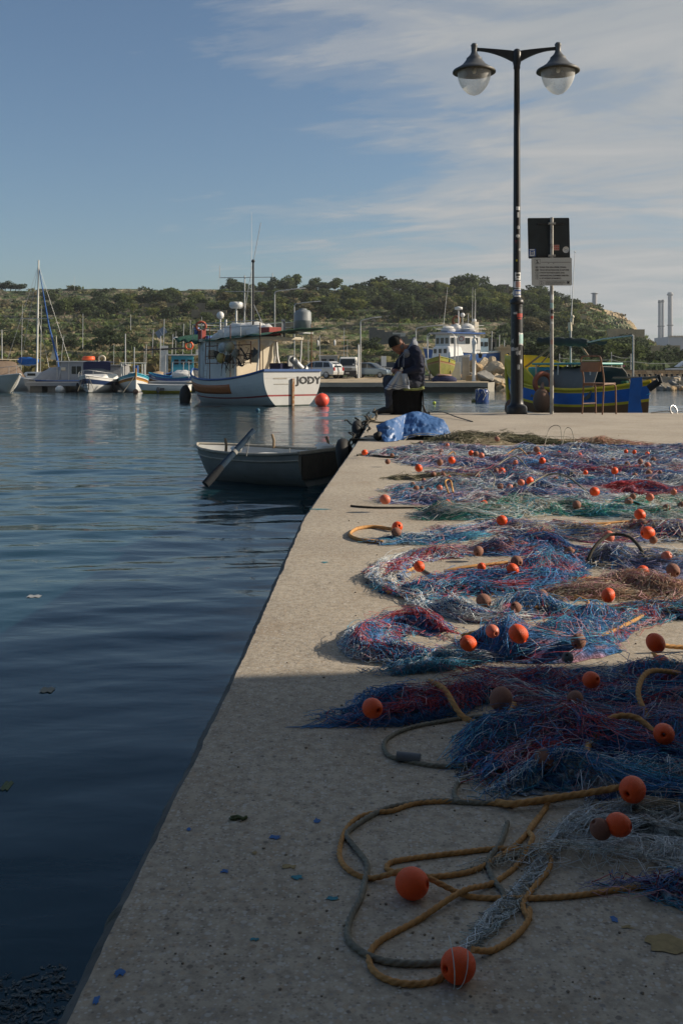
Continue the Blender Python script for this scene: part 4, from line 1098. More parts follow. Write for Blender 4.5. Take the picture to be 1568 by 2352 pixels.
body_parts = [
    (hd, (.094, .078, .105), rotY(-25)), (Mp(909, 797), (.072, .064, .07)), (Mp(916, 805), (.05, .05, .035), rotY(20)),
    (Mp(907.2, 803), .017), (Mp(905.6, 805.5), .014), (Mp(904.8, 799.5), (.02, .04, .014)), (Mp(912.0, 810.4), (.026, .03, .012), rotY(20)), (Mp(917.5, 811.5), .024),
    (Mp(925.5, 790, -.08), (.016, .012, .03), rotY(-20)), (Mp(925.5, 790, .08), (.016, .012, .03), rotY(-20)),
    (Mp(921, 796), .062, Mp(941, 806), .07),
    (Mp(950, 824), (.10, .14, .13)), (Mp(955, 852), (.10, .12, .15)), (Mp(956, 874), (.10, .12, .07)), (Mp(950, 822), .10, Mp(955, 870), .10),
    (Mp(946, 814, 0), .06, Mp(954, 813, near_sh), .042), (Mp(954, 813, near_sh), .04, Mp(959, 846, near_sh - .05), .036), (Mp(959, 846, near_sh - .05), .034, Mp(926, 853, -.14), .026),
    (Mp(938, 808, far_sh), .05, Mp(912, 846, far_sh), .042), (Mp(912, 846, far_sh), .04, Mp(902, 851, .04), .028),
    (Mp(950, 882, -.09), .07, Mp(894, 876, -.12), .052), (Mp(894, 876, -.12), .05, Mp(893, 930, -.10), .036), (Mp(893, 930, -.10), .03, Mp(884, 941, -.11), .022),
    (Mp(950, 882, .09), .07, Mp(892, 875, .13), .052), (Mp(892, 875, .13), .05, Mp(897, 930, .12), .036), (Mp(897, 930, .12), .03, Mp(887, 941, .12), .022),
]
def hand(c, d, n_, parts, s=1.0):
    # palm, four curled fingers of different length and a thumb from the side
    c = Vector(c); d = Vector(d).normalized(); n_ = Vector(n_).normalized(); side = d.cross(n_).normalized()
    parts.append((c - d * .015, .024 * s, c + d * .045, .026 * s)); parts.append((c + side * .018, .017 * s, c + side * .02 + d * .05, .017 * s)); parts.append((c - side * .018, .017 * s, c - side * .02 + d * .05, .017 * s))
    for k, ln_ in enumerate((.036, .042, .040, .032)):
        b0 = c + d * .055 + side * (.030 - .02 * k); b1 = b0 + d * ln_ * .9 - n_ * .012; b2 = b1 + d * ln_ * .35 - n_ * ln_ * .75; b3 = b2 - d * ln_ * .1 - n_ * ln_ * .55
        r_ = .0088 * s
        parts += [(b0, r_ * 1.08, b1, r_), (b1, r_, b2, r_ * .95), (b2, r_ * .95, b3, r_ * .85)]
    t0 = c + side * .028; t1 = t0 + side * .022 + d * .03 - n_ * .012; t2 = t1 + d * .028 - n_ * .022
    parts += [(t0, .013 * s, t1, .0105 * s), (t1, .0105 * s, t2, .009 * s)]
hand(Mp(921, 854, -.13), (-1, .25, .05), (0, -.3, 1), body_parts)
hand(Mp(903, 850.5, .02), (.5, -.7, .05), (-.3, -.2, 1), body_parts)
capsule_mesh(body_parts, .0075, 'body', skin, man, 3)
# beanie
mb = MB(); prof = [(.100, -.045), (.104, -.03), (.104, 0.0), (.100, .035), (.088, .068), (.062, .095), (.030, .108), (0, .112)]
MM = Matrix.Translation(Mp(907, 786.5) - ml) @ rotY(-22) @ Matrix.Scale(.86, 4, (0, 1, 0))
mb.lathe(prof, (0, 0, 0), 28, MM); mb.torus((0, 0, 0), .1, .010, MM @ Matrix.Translation((0, 0, -.038)), 28, 8)
mb.out('beanie', beanie_m, man)
mb = MB(); mb.ell(Mp(903.6, 800.5, -.03) - ml, (.006, .008, .006), 8, 6); mb.out('eye', dark_metal, man)
mb = MB(); mb.ell(Mp(903.6, 800.5, .03) - ml, (.006, .008, .006), 8, 6); mb.out('eye', dark_metal, man)
mb = MB(); mb.ell(Mp(922.5, 796, -.064) - ml, (.03, .02, .035), 10, 8); mb.ell(Mp(922.5, 796, .064) - ml, (.03, .02, .035), 10, 8); mb.out('grey_hair', mat('grey_hair', (.16, .15, .14), .9, .3, 60), man)
# hoodie
hp_ = [(Mp(946, 809), (.12, .175, .10)), (Mp(952, 826), (.155, .20, .15)), (Mp(954, 850), (.155, .195, .17)), (Mp(957, 870), (.13, .185, .10)), (Mp(936, 838), (.10, .14, .12)),
       (Mp(950, 806, near_sh + .02), .085, Mp(955, 812, near_sh - .02), .085), (Mp(955, 812, near_sh - .02), .082, Mp(960, 845, near_sh - .06), .066), (Mp(960, 846, near_sh - .06), .066, Mp(929, 853.5, -.15), .046),
       (Mp(938, 806, far_sh), .08, Mp(913, 843, far_sh + .02), .062), (Mp(913, 843, far_sh + .02), .062, Mp(905, 849, .06), .045), (Mp(936, 803), .078, Mp(947, 812), .10)]
capsule_mesh(hp_, .011, 'hoodie', navy, man, 5, (7, .022))
tr_ = [(Mp(956, 881), (.135, .18, .075)), (Mp(951, 882, -.09), .105, Mp(893, 875.5, -.12), .080), (Mp(893, 876, -.12), .078, Mp(893, 931, -.10), .062),
       (Mp(950, 882, .09), .105, Mp(890, 873, .13), .080), (Mp(890, 873, .13), .078, Mp(897, 931, .12), .062)]
capsule_mesh(tr_, .011, 'trousers', jeans, man, 4, (8, .016))
for dy in (-.11, .12):
    sh = [(Mp(866, 945.5, dy), (.035, .042, .026)), (Mp(867, 945.5, dy), .032, Mp(882, 942, dy), .050), (Mp(882, 942, dy), .050, Mp(896, 942, dy), .052), (Mp(895, 938, dy), .055, Mp(895, 930, dy), .055)]
    sh = [(p[0] if len(p) == 2 else p[0],) + tuple(p[1:]) for p in sh]
    capsule_mesh(sh, .009, 'shoe', mat('dark_shoe', (.012, .012, .012), .7, .3, 20), man, 3)
# hood lying on the shoulders, cords
mb = MB(); rows = []
for i in range(15):
    a = R(-118 + 236 * i / 14)
    row = []
    for j in range(8):
        q = j / 7
        rad = .105 + .055 * math.sin(PI * q) + .014 * math.sin(i * 2.1 + q * 4)
        c_ = Mp(937, 797) - ml
        back = max(0, math.cos(a))
        row.append(c_ + Vector((math.cos(a) * rad * .9 - .01, math.sin(a) * rad * .9, (.02 - .12 * q) - .06 * (1 - back) + back * .13 * (1 - q) ** .8)))
    rows.append(row)
mb.grid(rows); o = mb.out('hood', hood_m, man, fixn=False); q_ = o.modifiers.new('thickness', 'SOLIDIFY'); q_.thickness = .018; q_.offset = 0
for px0, dy in ((925, -.19), (914.5, -.10)):
    mb = MB(); mb.tube([Mp(928, 808, -.15) - ml, Mp(px0, 822, dy) - ml, Mp(px0 - .5, 843, dy - .01) - ml], .0055, 6); mb.out('drawstring', hood_m, man)
# crate under him
cr_m = mat('black_crate_plastic', (.004, .004, .005), .75, .3, 12, bump=.003, bscale=15, spec=.2)
crate = thing('crate', 'black crate wrapped in dark plastic that the man sits on', 'crate', (Mp(931, 945).x, YM, 0))
cl_ = crate.location
mb = MB(); prof = [(-.235, .0), (.235, .0), (.25, .10), (.255, .365), (-.245, .355), (-.25, .15)]
rows = []
n = 24
for k in range(13):
    z = .372 * k / 12
    rr_ = []
    for i in range(n * 4):
        s_ = i / (n * 4); a = 2 * PI * s_
        ca, sa = math.cos(a), math.sin(a)
        e = 5.0; dn = (abs(ca) ** e + abs(sa) ** e) ** (1 / e)
        j_ = .014 * mnoise.noise(Vector((ca * 2.5, sa * 2.5, z * 9))) + .010 * mnoise.noise(Vector((ca * 7, sa * 7, z * 4 + 4)))
        rr_.append(Vector((ca / dn * (.25 + j_ - .02 * (1 - z / .37)), sa / dn * (.165 + j_), z)))
    rr_.append(rr_[0]); rows.append(rr_)
mb.grid(rows); mb.add([p for p in rows[-1][:-1]], [tuple(range(n * 4))], False); mb.out('crate_body', cr_m, crate)
mb = MB(); mb.grid([[Vector((.255 + .004 * i, -.175 + .30 * j / 6, .36 - .36 * i / 6 + .01 * math.sin(j))) for j in range(7)] for i in range(7)]); o = mb.out('side_sheet', mat('grey_plastic_sheet', (.12, .12, .12), .35, .3, 9), crate, fixn=False)
mb = MB(); mb.tube(catmull([(.25, -.17, .15), (.28, -.19, .07), (.31, -.20, .02), (.345, -.20, .01), (.34, -.19, .05)], .02), .016, 6); mb.out('strap', black_rubber, crate)
# cushion
mb = MB(); rows = []
for i in range(9):
    rows.append([Mp(926 + 6.5 * j, 891.5 - 1.2 * math.sin(j * .9 + i) - (3.2 if j > 3 else 0) * (j - 3) * .3, -.18 + .05 * i) for j in range(8)])
mb.grid(rows); o = mb.out('seat_cushion', mat('green_yellow_cloth', (.22, .25, .09), .9, .3, 30, bump=.004, bscale=40), None, fixn=False); q_ = o.modifiers.new('thickness', 'SOLIDIFY'); q_.thickness = .035
tag(o, 'faded green cushion between the man and the black crate', 'cushion')
# towel over his knees
tw = mat('pale_blue_towel', (.38, .42, .47), .95, .12, 20, bump=.004, bscale=50)
tws = mat('towel_stripe', (.16, .20, .30), .95, .12, 20)
towel = thing('towel', 'pale blue and white striped cloth hanging from his hands over the knees', 'cloth', Mp(910, 870, -.22))
for (tx0, tx1, bx0, bx1, ty, by, dy) in ((910, 920, 882, 906, 853, 893, -.235), (918, 932, 925, 938, 858, 885, -.25), (912, 930, 903, 938, 858, 892, -.215)):
    rows = []; 
    for i in range(19):
        q = i / 18; row = []
        for j in range(15):
            s_ = j / 14
            x0 = tx0 + (bx0 - tx0) * q; x1 = tx1 + (bx1 - tx1) * q
            fold = .016 * math.sin(s_ * 9 + q * 2 + dy * 50) * (.3 + q)
            row.append(Mp(x0 + (x1 - x0) * s_, ty + (by - ty) * q + 1.4 * math.sin(s_ * 7 + dy * 30) * q, dy + fold - .02 * math.sin(PI * q)) - towel.location)
        rows.append(row)
    mb = MB(); mb.grid(rows)
    for i in range(18):
        if i in (13, 15):
            for j in range(14): mb.mi[i * 14 + j] = 1
    o = mb.out('fold', [tw, tws], towel, fixn=False)
    q_ = o.modifiers.new('thickness', 'SOLIDIFY'); q_.thickness = .006
#PART4
# ================================================================ NETS, ROPES, FLOATS
strand_mat = attr_mat('net_twine', 0.75, spec=0.3)
bulk_mat = bpy.data.materials.new('net_mass'); bulk_mat.use_nodes = True
t = bulk_mat.node_tree; b = t.nodes['Principled BSDF']; b.inputs['Roughness'].default_value = .95; b.inputs['Specular IOR Level'].default_value = .1
a_ = N(t, 'ShaderNodeAttribute'); a_.attribute_name = 'Col'
tcn = N(t, 'ShaderNodeTexCoord')
nn = N(t, 'ShaderNodeTexNoise'); nn.inputs['Scale'].default_value = 60; nn.inputs['Detail'].default_value = 8; nn.inputs['Roughness'].default_value = .85; nn.inputs['Distortion'].default_value = 1.5
L(t, tcn.outputs['Object'], nn.inputs['Vector'])
c_ = mixc(t, 1.0, a_.outputs['Color'], ramp(t, nn.outputs['Fac'], [(.38, .18), (.5, .75), (.62, 1.9)]), 'MULTIPLY')
L(t, c_, b.inputs['Base Color'])
bp = N(t, 'ShaderNodeBump'); bp.inputs['Distance'].default_value = .012; L(t, nn.outputs['Fac'], bp.inputs['Height']); L(t, bp.outputs[0], b.inputs['Normal'])
C_BL, C_DB, C_CY, C_RD, C_PK, C_WH, C_TE, C_OL, C_PU, C_BR, C_TN = (0.03, 0.19, 0.45), (0.02, 0.10, 0.30), (0.04, 0.30, 0.46), (0.42, 0.04, 0.06), (0.50, 0.26, 0.30), (0.52, 0.56, 0.58), (0.02, 0.26, 0.19), (0.14, 0.14, 0.08), (0.22, 0.22, 0.40), (0.42, 0.24, 0.15), (0.42, 0.36, 0.26)
PAL = {'blue': [C_BL, C_CY, C_DB, C_CY, C_WH, C_BL, C_WH, C_PK], 'mix': [C_BL, C_WH, C_DB, C_WH, C_PU, C_WH, C_PK, C_CY], 'bluered': [C_BL, C_CY, C_RD, C_BL, C_WH, C_RD, C_CY, C_DB, C_PK, C_BL],
       'olive': [C_OL, C_OL, (0.07, 0.08, 0.04), C_TN], 'teal': [C_TE, C_TE, C_WH, C_TN, C_WH, C_TE, C_CY], 'pale': [C_WH, C_WH, C_TN, C_BL, C_PU], 'brown': [C_BR, C_TN, C_PK, C_TN, C_BR], 'red': [C_RD, C_RD, C_PK, C_BL],
       'greyblue': [C_WH, C_BL, C_WH, C_RD, C_PU, C_DB, C_TN], 'dark': [C_DB, C_BL, C_RD, C_CY, C_WH, C_PU, C_BL, (0.10, 0.09, 0.07), C_DB, C_RD, C_PK, C_BL], 'white': [C_WH, (0.40, 0.47, 0.45), C_WH, C_TN], 'pinkblue': [C_BL, C_PK, C_WH, C_PU, C_WH, C_BL, C_DB, C_PK], 'darkred': [(0.07, .06, .05), C_OL, C_RD, C_OL, C_DB]}
tot_str = [0]
def net(label, pts, hp, h, pal, dens=1.0, bulk=True, loose=1.0, group=None, tails=0.0):
    pth = [G(*p) for p in pts]
    tail = catmull(pth, 0.03)
    A = np.array([[p.x, p.y] for p in tail]); 
    hpv = np.interp(np.linspace(0, 1, len(A)), np.linspace(0, 1, len(hp)) if isinstance(hp, (list, tuple)) else [0, 1], hp if isinstance(hp, (list, tuple)) else [hp, hp]) * (.92 if bulk else 1)
    W = A[:, 1] ** 2 * hpv / (F * CH)
    seg = np.linalg.norm(np.diff(A, axis=0), axis=1); s = np.concatenate([[0], np.cumsum(seg)]); Lt = s[-1]
    T = np.gradient(A, axis=0); T /= np.linalg.norm(T, axis=1)[:, None]
    Nn = np.stack([-T[:, 1], T[:, 0]], 1)
    seed = rnd.uniform(0, 90)
    ymean = A[:, 1].mean()
    root = thing('fishing_net', label, 'fishing net', (A[:, 0].mean(), ymean, 0), 0, group or 'fishing nets spread out on the quay')
    rx, ry = root.location.x, root.location.y
    cols = [np.array(c) for c in PAL[pal]]
    def lump(ss, oo):          # mound height 0..1 over (along, across)
        e = np.clip(1 - np.abs(oo) ** 2.2, 0, 1)
        l_ = .55 + .45 * np.sin(ss * 9 + seed) * np.cos(ss * 4.1 + oo * 2.3 + seed * 2) + .30 * np.sin(ss * 23 + oo * 5 + seed)
        endf = np.clip(np.minimum(ss, Lt - ss) / .12, 0, 1) ** .6
        return e * np.clip(l_, .12, 1.3) * endf
    def at(ss, off):           # off in metres
        x = np.interp(ss, s, A[:, 0]) + np.interp(ss, s, Nn[:, 0]) * off
        y = np.interp(ss, s, A[:, 1]) + np.interp(ss, s, Nn[:, 1]) * off
        return x, y
    if bulk:
        nu_ = max(16, int(Lt / (.012 + .004 * ymean))); nv_ = 17
        uu = np.linspace(0.03, Lt - 0.03, nu_); vv = np.linspace(-1, 1, nv_)
        U, VV = np.meshgrid(uu, vv, indexing='ij')
        wdt = np.interp(U, s, W) * (.80 + .22 * np.sin(U * 13 + seed) * np.cos(U * 5 + 1) + .08 * np.sin(U * 41))
        X, Y = at(U, VV * wdt)
        hz = h * .80 * lump(U, VV) * (1 - .35 * rng.random(U.shape)) + .0015
        X = X + rng.normal(size=X.shape) * .004; Y = Y + rng.normal(size=X.shape) * .004
        Vb = np.stack([X - rx, Y - ry, hz], -1).reshape(-1, 3)
        ii = np.arange(nu_ * nv_).reshape(nu_, nv_)
        Fb = np.stack([ii[:-1, :-1], ii[1:, :-1], ii[1:, 1:], ii[:-1, 1:]], -1).reshape(-1, 4)
        cb = np.zeros((nu_ * nv_, 3)); 
        kk = (np.sin(U * 6 + seed) * np.cos(U * 2.3 + VV * 1.4) * .5 + .5 + rng.normal(size=U.shape) * .12).reshape(-1)
        kk = np.clip(kk, 0, .999) * len(cols)
        for i in range(len(cols)): cb[(kk.astype(int)) == i] = cols[i]
        cb = cb * .85 + np.mean(cols, 0) * .25
        nb = np_obj('net_folds', Vb, Fb, bulk_mat, root, smooth=True, cols=cb * .95); 
    # strands
    area = Lt * W.mean() * 2
    n = int(dens * min(3400, area * 9000 / max(.8, ymean) ** 1.0 * 1.15))
    n = max(n, 120); K = 20 if ymean < 3.2 else 13
    tot_str[0] += n
    ls_ = rng.uniform(.06, .32, n) * min(1.6, .6 + ymean * .12); s0 = rng.uniform(-.05, Lt, n)
    tt = np.linspace(0, 1, K)[None]
    ss = s0[:, None] + ls_[:, None] * tt
    off0 = np.clip(rng.normal(0, .46, n), -1.1, 1.1)[:, None]
    SSc = np.clip(ss, 0, Lt)
    wd = np.interp(SSc, s, W)
    am = wd * .22 * loose
    ph = rng.uniform(0, 6.28, (6, n, 1)); fr = rng.uniform(5, 24, (6, n, 1))
    nb_ = max(4, n // 55); bid = rng.integers(0, nb_, n); isb = (rng.random(n) < .68)
    pb = rng.uniform(0, 6.28, (6, nb_)); fb = rng.uniform(4, 15, (6, nb_)); ob_ = np.clip(rng.normal(0, .45, nb_), -.95, .95); sb_ = rng.uniform(-.03, Lt * .97, nb_); lb_ = rng.uniform(.16, .55, nb_) * min(1.6, .6 + ymean * .12)
    ph = np.where(isb[None, :, None], pb[:, bid][..., None] + rng.normal(0, .30, (6, n, 1)), ph); fr = np.where(isb[None, :, None], fb[:, bid][..., None] * rng.normal(1, .03, (6, n, 1)), fr)
    off0 = np.where(isb[:, None], ob_[bid][:, None] + rng.normal(0, .07, (n, 1)), off0)
    s0 = np.where(isb, sb_[bid] + rng.normal(0, .03, n), s0); ls_ = np.where(isb, lb_[bid] * rng.uniform(.75, 1.1, n), ls_)
    ss = s0[:, None] + ls_[:, None] * tt; SSc = np.clip(ss, 0, Lt); wd = np.interp(SSc, s, W); am = wd * np.where(isb[:, None], .34, .20) * loose
    off = off0 * wd + am * (np.sin(fr[0] * tt + ph[0]) * .8 + .45 * np.sin(fr[1] * 1.6 * tt + ph[1]))
    sx_ = ss + np.minimum(am, .03) * (np.sin(fr[2] * 1.3 * tt + ph[2]) + .5 * np.sin(fr[3] * 2 * tt + ph[3]))
    zig = np.where(np.arange(K) % 2 == 0, 1.0, -1.0)[None] * np.where(rng.random((n, 1)) < .5, 1, -1) * (.0028 + .0012 * ymean) * rng.uniform(.4, 1.5, (n, 1)) * (rng.random((n, 1)) < .8)
    off = np.clip(off, -wd * 1.04, wd * 1.04) + zig
    X, Y = at(np.clip(sx_, -.0, Lt), off)
    ex = np.where(sx_ > Lt, sx_ - Lt, np.where(sx_ < 0, sx_, 0))
    X = X + ex * np.interp(np.clip(sx_, 0, Lt), s, T[:, 0]); Y = Y + ex * np.interp(np.clip(sx_, 0, Lt), s, T[:, 1])
    crl = (.0030 + .0014 * ymean) * rng.uniform(.3, 1.7, (n, 1)) * np.where(isb[:, None], .4, .75); cf = rng.uniform(6, 17, (n, 1)) ; wob = tt + .06 * np.sin(7 * tt + ph[5])
    X = X + crl * np.cos(cf * wob + ph[4]) * 1.2; Y = Y + crl * np.sin(cf * wob + ph[4])
    hh = lump(np.clip(sx_, 0.02, Lt - .02), off / np.maximum(wd, .01) * .85)
    lay = np.where(isb[:, None], (.5 + .5 * np.sin(pb[0, bid])[:, None]) * .5 + .5 * rng.random((n, 1)), rng.random((n, 1)) ** .6)
    Z = h * hh * (.30 + .75 * lay) + h * .10 * np.sin(fr[4] * 1.5 * tt + ph[4]) + .002 + np.where(rng.random((n, 1)) < .03, h * .4 * np.sin(PI * tt), 0)
    Z = Z + crl * .7 * np.sin(cf * 1.1 * wob + ph[2]); Z = np.maximum(Z, .0015)
    rad = (.00026 + .00011 * ymean) * rng.uniform(.7, 1.5, (n, 1))
    Pt = np.stack([X - rx, Y - ry, Z], -1)
    Td = np.gradient(Pt, axis=1); Td /= np.linalg.norm(Td, axis=2, keepdims=True) + 1e-9
    up = np.array([0, 0, 1.0]); S1 = np.cross(Td, up); S1 /= np.linalg.norm(S1, axis=2, keepdims=True) + 1e-9
    S2_ = np.cross(S1, Td)
    ring = []
    for q in range(3):
        a = 2 * PI * q / 3 + .5
        ring.append(Pt + (S1 * math.cos(a) + S2_ * math.sin(a)) * rad[..., None])
    Vs = np.stack(ring, 2).reshape(-1, 3)                         # n,K,3,3
    ii = np.arange(n * K * 3).reshape(n, K, 3)
    f = []
    for q in range(3):
        q2 = (q + 1) % 3
        f.append(np.stack([ii[:, :-1, q], ii[:, 1:, q], ii[:, 1:, q2], ii[:, :-1, q2]], -1).reshape(-1, 4))
    key = np.sin(s0 * 5 + seed) * np.cos(off0[:, 0] * 2.2 + s0 * 2 + seed) * .5 + .5 + rng.normal(size=n) * .22
    ki = (np.clip(key, 0, .999) * len(cols)).astype(int)
    kb_ = rng.integers(0, len(cols), nb_); ki = np.where(isb & (rng.random(n) < .8), kb_[bid], ki)
    cc = np.array(cols)[ki] * rng.uniform(.65, 1.35, (n, 1))
    cc = (cc * .84 + cc.mean(1, keepdims=True) * .16) * (1.15 if ymean < 2.4 else 1.3)
    cv = np.repeat(cc, K * 3, 0)
    o = np_obj('netting', Vs, np.concatenate(f), strand_mat, root, smooth=True, cols=np.clip(cv, 0, 1)); o['kind'] = 'stuff'
    return root
NETS = {}
def addnet(key, *a, **k): NETS[key] = net(*a, **k)
addnet('olive', 'olive green net heap at the far edge, behind the blue nets', [(968, 1022), (1040, 1020), (1100, 1013), (1150, 1012), (1200, 1014), (1262, 1016)], [5, 6, 9, 9, 7, 5], .085, 'olive', 1.2)
addnet('brownfar', 'small brownish net heap at the far edge below the chair', [(1325, 1021), (1370, 1019), (1440, 1024)], 6, .06, 'brown')
addnet('f1', 'farthest long row of purple blue net', [(845, 1046), (960, 1042), (1100, 1037), (1250, 1041), (1400, 1040), (1620, 1037)], [5, 10, 12, 12, 12], .06, 'mix', 1.3)
addnet('f2', 'second far row of blue and purple net', [(930, 1066), (1050, 1063), (1200, 1066), (1350, 1062), (1620, 1062)], 11, .055, 'pinkblue', 1.3)
addnet('f2b', 'olive tinged net tail reaching left in the far rows', [(888, 1100), (930, 1099), (990, 1101), (1080, 1098)], [4, 5, 7, 8], .04, 'olive')
addnet('f3', 'third far row of pale blue net', [(990, 1092), (1200, 1088), (1350, 1090), (1620, 1086)], 12, .055, 'greyblue', 1.3)
addnet('f4', 'fourth row of blue grey net with red floats', [(900, 1122), (1020, 1124), (1200, 1116), (1330, 1118), (1620, 1112)], 12, .06, 'mix', 1.3)
addnet('f5', 'fifth row of pink and blue net ending in a point on the left', [(868, 1150), (980, 1152), (1150, 1146), (1260, 1148), (1350, 1140)], [8, 12, 14, 12, 12], .06, 'pinkblue', 1.2)
addnet('f5r', 'strip of bright red net in the far rows at right', [(1370, 1131), (1450, 1128), (1620, 1138)], [6, 9, 11], .05, 'red', 1.1)
addnet('teal', 'long row of teal green net', [(965, 1182), (1080, 1186), (1180, 1178), (1280, 1172), (1400, 1182), (1620, 1184)], 13, .065, 'teal', 1.3)
addnet('tealb', 'teal net heap at the right edge of the picture', [(1440, 1158), (1540, 1152), (1640, 1158)], 10, .06, 'teal', 1.1)
addnet('g1', 'blue net fan inside the tan rope loop on the left', [(850, 1246), (950, 1243), (1040, 1232), (1085, 1222)], [7, 13, 15, 10], .05, 'blue', 1.3)
addnet('g2', 'wide grey blue net row behind the raised dark rope', [(1090, 1218), (1250, 1222), (1400, 1234), (1620, 1226)], [12, 18, 18, 16], .06, 'greyblue', 1.3)
addnet('g3', 'dark blue net bundle left of the raised dark rope', [(1075, 1262), (1150, 1268), (1260, 1262), (1340, 1270)], 15, .06, 'dark', 1.2)
addnet('g4', 'pale net pile under the raised dark rope', [(1350, 1300), (1430, 1290), (1530, 1310), (1640, 1300)], [14, 26, 26, 22], .06, 'pale', 1.2)
addnet('h1', 'curved left end of the net around the orange float', [(1075, 1276), (980, 1282), (915, 1298), (882, 1332), (905, 1352)], [8, 9, 10, 12, 12], .045, 'greyblue', 1.2)
addnet('h2', 'blue and crimson net row beside the brown float pair', [(890, 1350), (960, 1370), (1060, 1352), (1160, 1342), (1240, 1318), (1290, 1300)], [10, 16, 26, 30, 24, 12], .06, 'bluered', 1.3)
addnet('i1', 'blue net curl with a grey float on its left end', [(1000, 1388), (1040, 1410), (1130, 1420), (1230, 1408), (1330, 1412)], [12, 15, 18, 18, 12], .055, 'bluered', 1.2)
addnet('i2', 'sandy brown net pile at right', [(1240, 1372), (1350, 1368), (1470, 1364), (1640, 1368)], [10, 18, 24, 22], .055, 'brown', 1.2)
addnet('i3', 'dark olive and red net bundle below the sandy brown pile', [(1300, 1428), (1400, 1418), (1500, 1410), (1640, 1414)], [10, 16, 18, 16], .06, 'darkred', 1.2)
addnet('k1', 'horseshoe of bright blue and red net on the left', [(1040, 1462), (970, 1446), (905, 1448), (850, 1470), (838, 1496), (880, 1516), (960, 1520), (1030, 1516)], [12, 16, 18, 20, 16, 14, 12, 12], .05, 'bluered', 1.3)
addnet('k2', 'blue net tail with a point on the left just beyond the shade', [(868, 1548), (950, 1540), (1050, 1520), (1130, 1500)], [6, 12, 16, 18], .05, 'blue', 1.2)
addnet('k3', 'big blue net mound at the edge of the shade', [(1070, 1500), (1160, 1486), (1260, 1500), (1340, 1470), (1440, 1440)], [20, 40, 36, 22, 12], .075, 'bluered', 1.3)
addnet('l1', 'dark blue and red net tongue in the shade on the left', [(752, 1655), (840, 1650), (950, 1628), (1060, 1606), (1180, 1590)], [16, 30, 34, 26, 24], .065, 'bluered', 1.3)
addnet('l2', 'blue net mass in the shade beyond the nearest heaps', [(1120, 1570), (1230, 1590), (1350, 1600), (1480, 1600), (1660, 1585)], [34, 48, 50, 48, 40], .075, 'bluered', 1.5)
addnet('m1', 'large blue and purple net mass in the shade at right', [(1110, 1790), (1200, 1720), (1320, 1690), (1450, 1710), (1660, 1700)], [40, 60, 70, 70, 70], .07, 'dark', 1.6)
addnet('m2', 'grey white net bunch with long strands in the shade', [(1140, 1830), (1230, 1800), (1340, 1800), (1480, 1820), (1660, 1800)], [16, 36, 46, 50, 50], .055, 'blue', 1.2)
addnet('n1', 'near heap of white and blue net in the shade at right', [(1290, 1915), (1380, 1900), (1500, 1900), (1680, 1890)], [20, 42, 56, 60], .05, 'white', 1.3)
addnet('n1b', 'blue net seen under the white strands at right edge', [(1400, 1880), (1500, 1870), (1680, 1860)], [20, 40, 50], .045, 'blue', 1.0)
addnet('n2', 'nearest dark blue net heap at the right edge', [(1430, 2045), (1520, 2050), (1700, 2060)], [24, 46, 60], .05, 'dark', 1.2)
addnet('n3', 'thin veil of white net strands over the nearest tan ropes', [(1130, 1990), (1250, 1975), (1400, 1980), (1680, 1990)], [12, 34, 46, 50], .03, 'white', .35, bulk=False, loose=1.5)
addnet('n4', 'wisp of pale net beside the nearest float', [(1080, 2180), (1120, 2140), (1160, 2100), (1190, 2060)], [10, 18, 20, 10], .02, 'white', .5, bulk=False, loose=2.0)

def twisted_rope(pts3, r, m, name='rope', parent=None, strands=3, n=12, step=None):
    step = step or r * 1.1
    pth = catmull(pts3, step); mb = MB(); vs = []; fs = []; sacc = 0.0; k_ = 2 * PI / (r * 9.5)
    up = Vector((0, 0, 1))
    for i, p in enumerate(pth):
        if i: sacc += (p - pth[i - 1]).length
        tdir = (pth[min(i + 1, len(pth) - 1)] - pth[max(i - 1, 0)]); tdir = tdir.normalized() if tdir.length > 1e-9 else Vector((1, 0, 0))
        a = tdir.cross(up); a = a.normalized() if a.length > 1e-4 else Vector((1, 0, 0)); b_ = a.cross(tdir)
        for q in range(n):
            th = 2 * PI * q / n
            rad = r * (1.16 - .50 * (1 - abs(math.cos(1.5 * (th - k_ * sacc)))) ** 1.5)
            vs.append(p + (a * math.cos(th) + b_ * math.sin(th)) * rad)
    m_ = len(pth)
    for i in range(m_ - 1):
        for q in range(n):
            q2 = (q + 1) % n; fs.append((i * n + q, (i + 1) * n + q, (i + 1) * n + q2, i * n + q2))
    mb.add(vs, fs, True)
    for e in (0, m_ - 1): mb.add(vs[e * n:(e + 1) * n], [tuple(range(n))], False)
    return mb.out(name, m, parent)
def rope(pts, r, m, label, z=None, lift=(), group=None, parent=None):
    p3 = []
    for i, p in enumerate(pts):
        q = G(p[0], p[1]); zz_ = p[2] if len(p) > 2 else r
        p3.append(Vector((q.x, q.y, zz_)))
    Y = sum(p.y for p in p3) / len(p3)
    near_ = Y < 3.2
    if parent is not None:
        p3 = [p - parent.location for p in p3]
        return twisted_rope(p3, r, m, 'rope', parent, n=18 if near_ else 6, step=r * (.7 if near_ else 3))
    o = twisted_rope(p3, r, m, 'rope', None, n=18 if near_ else 6, step=r * (.7 if near_ else 3))
    return tag(o, label, 'rope', group)
RT, RG, RD = rope_tan, rope_grey, rope_dark
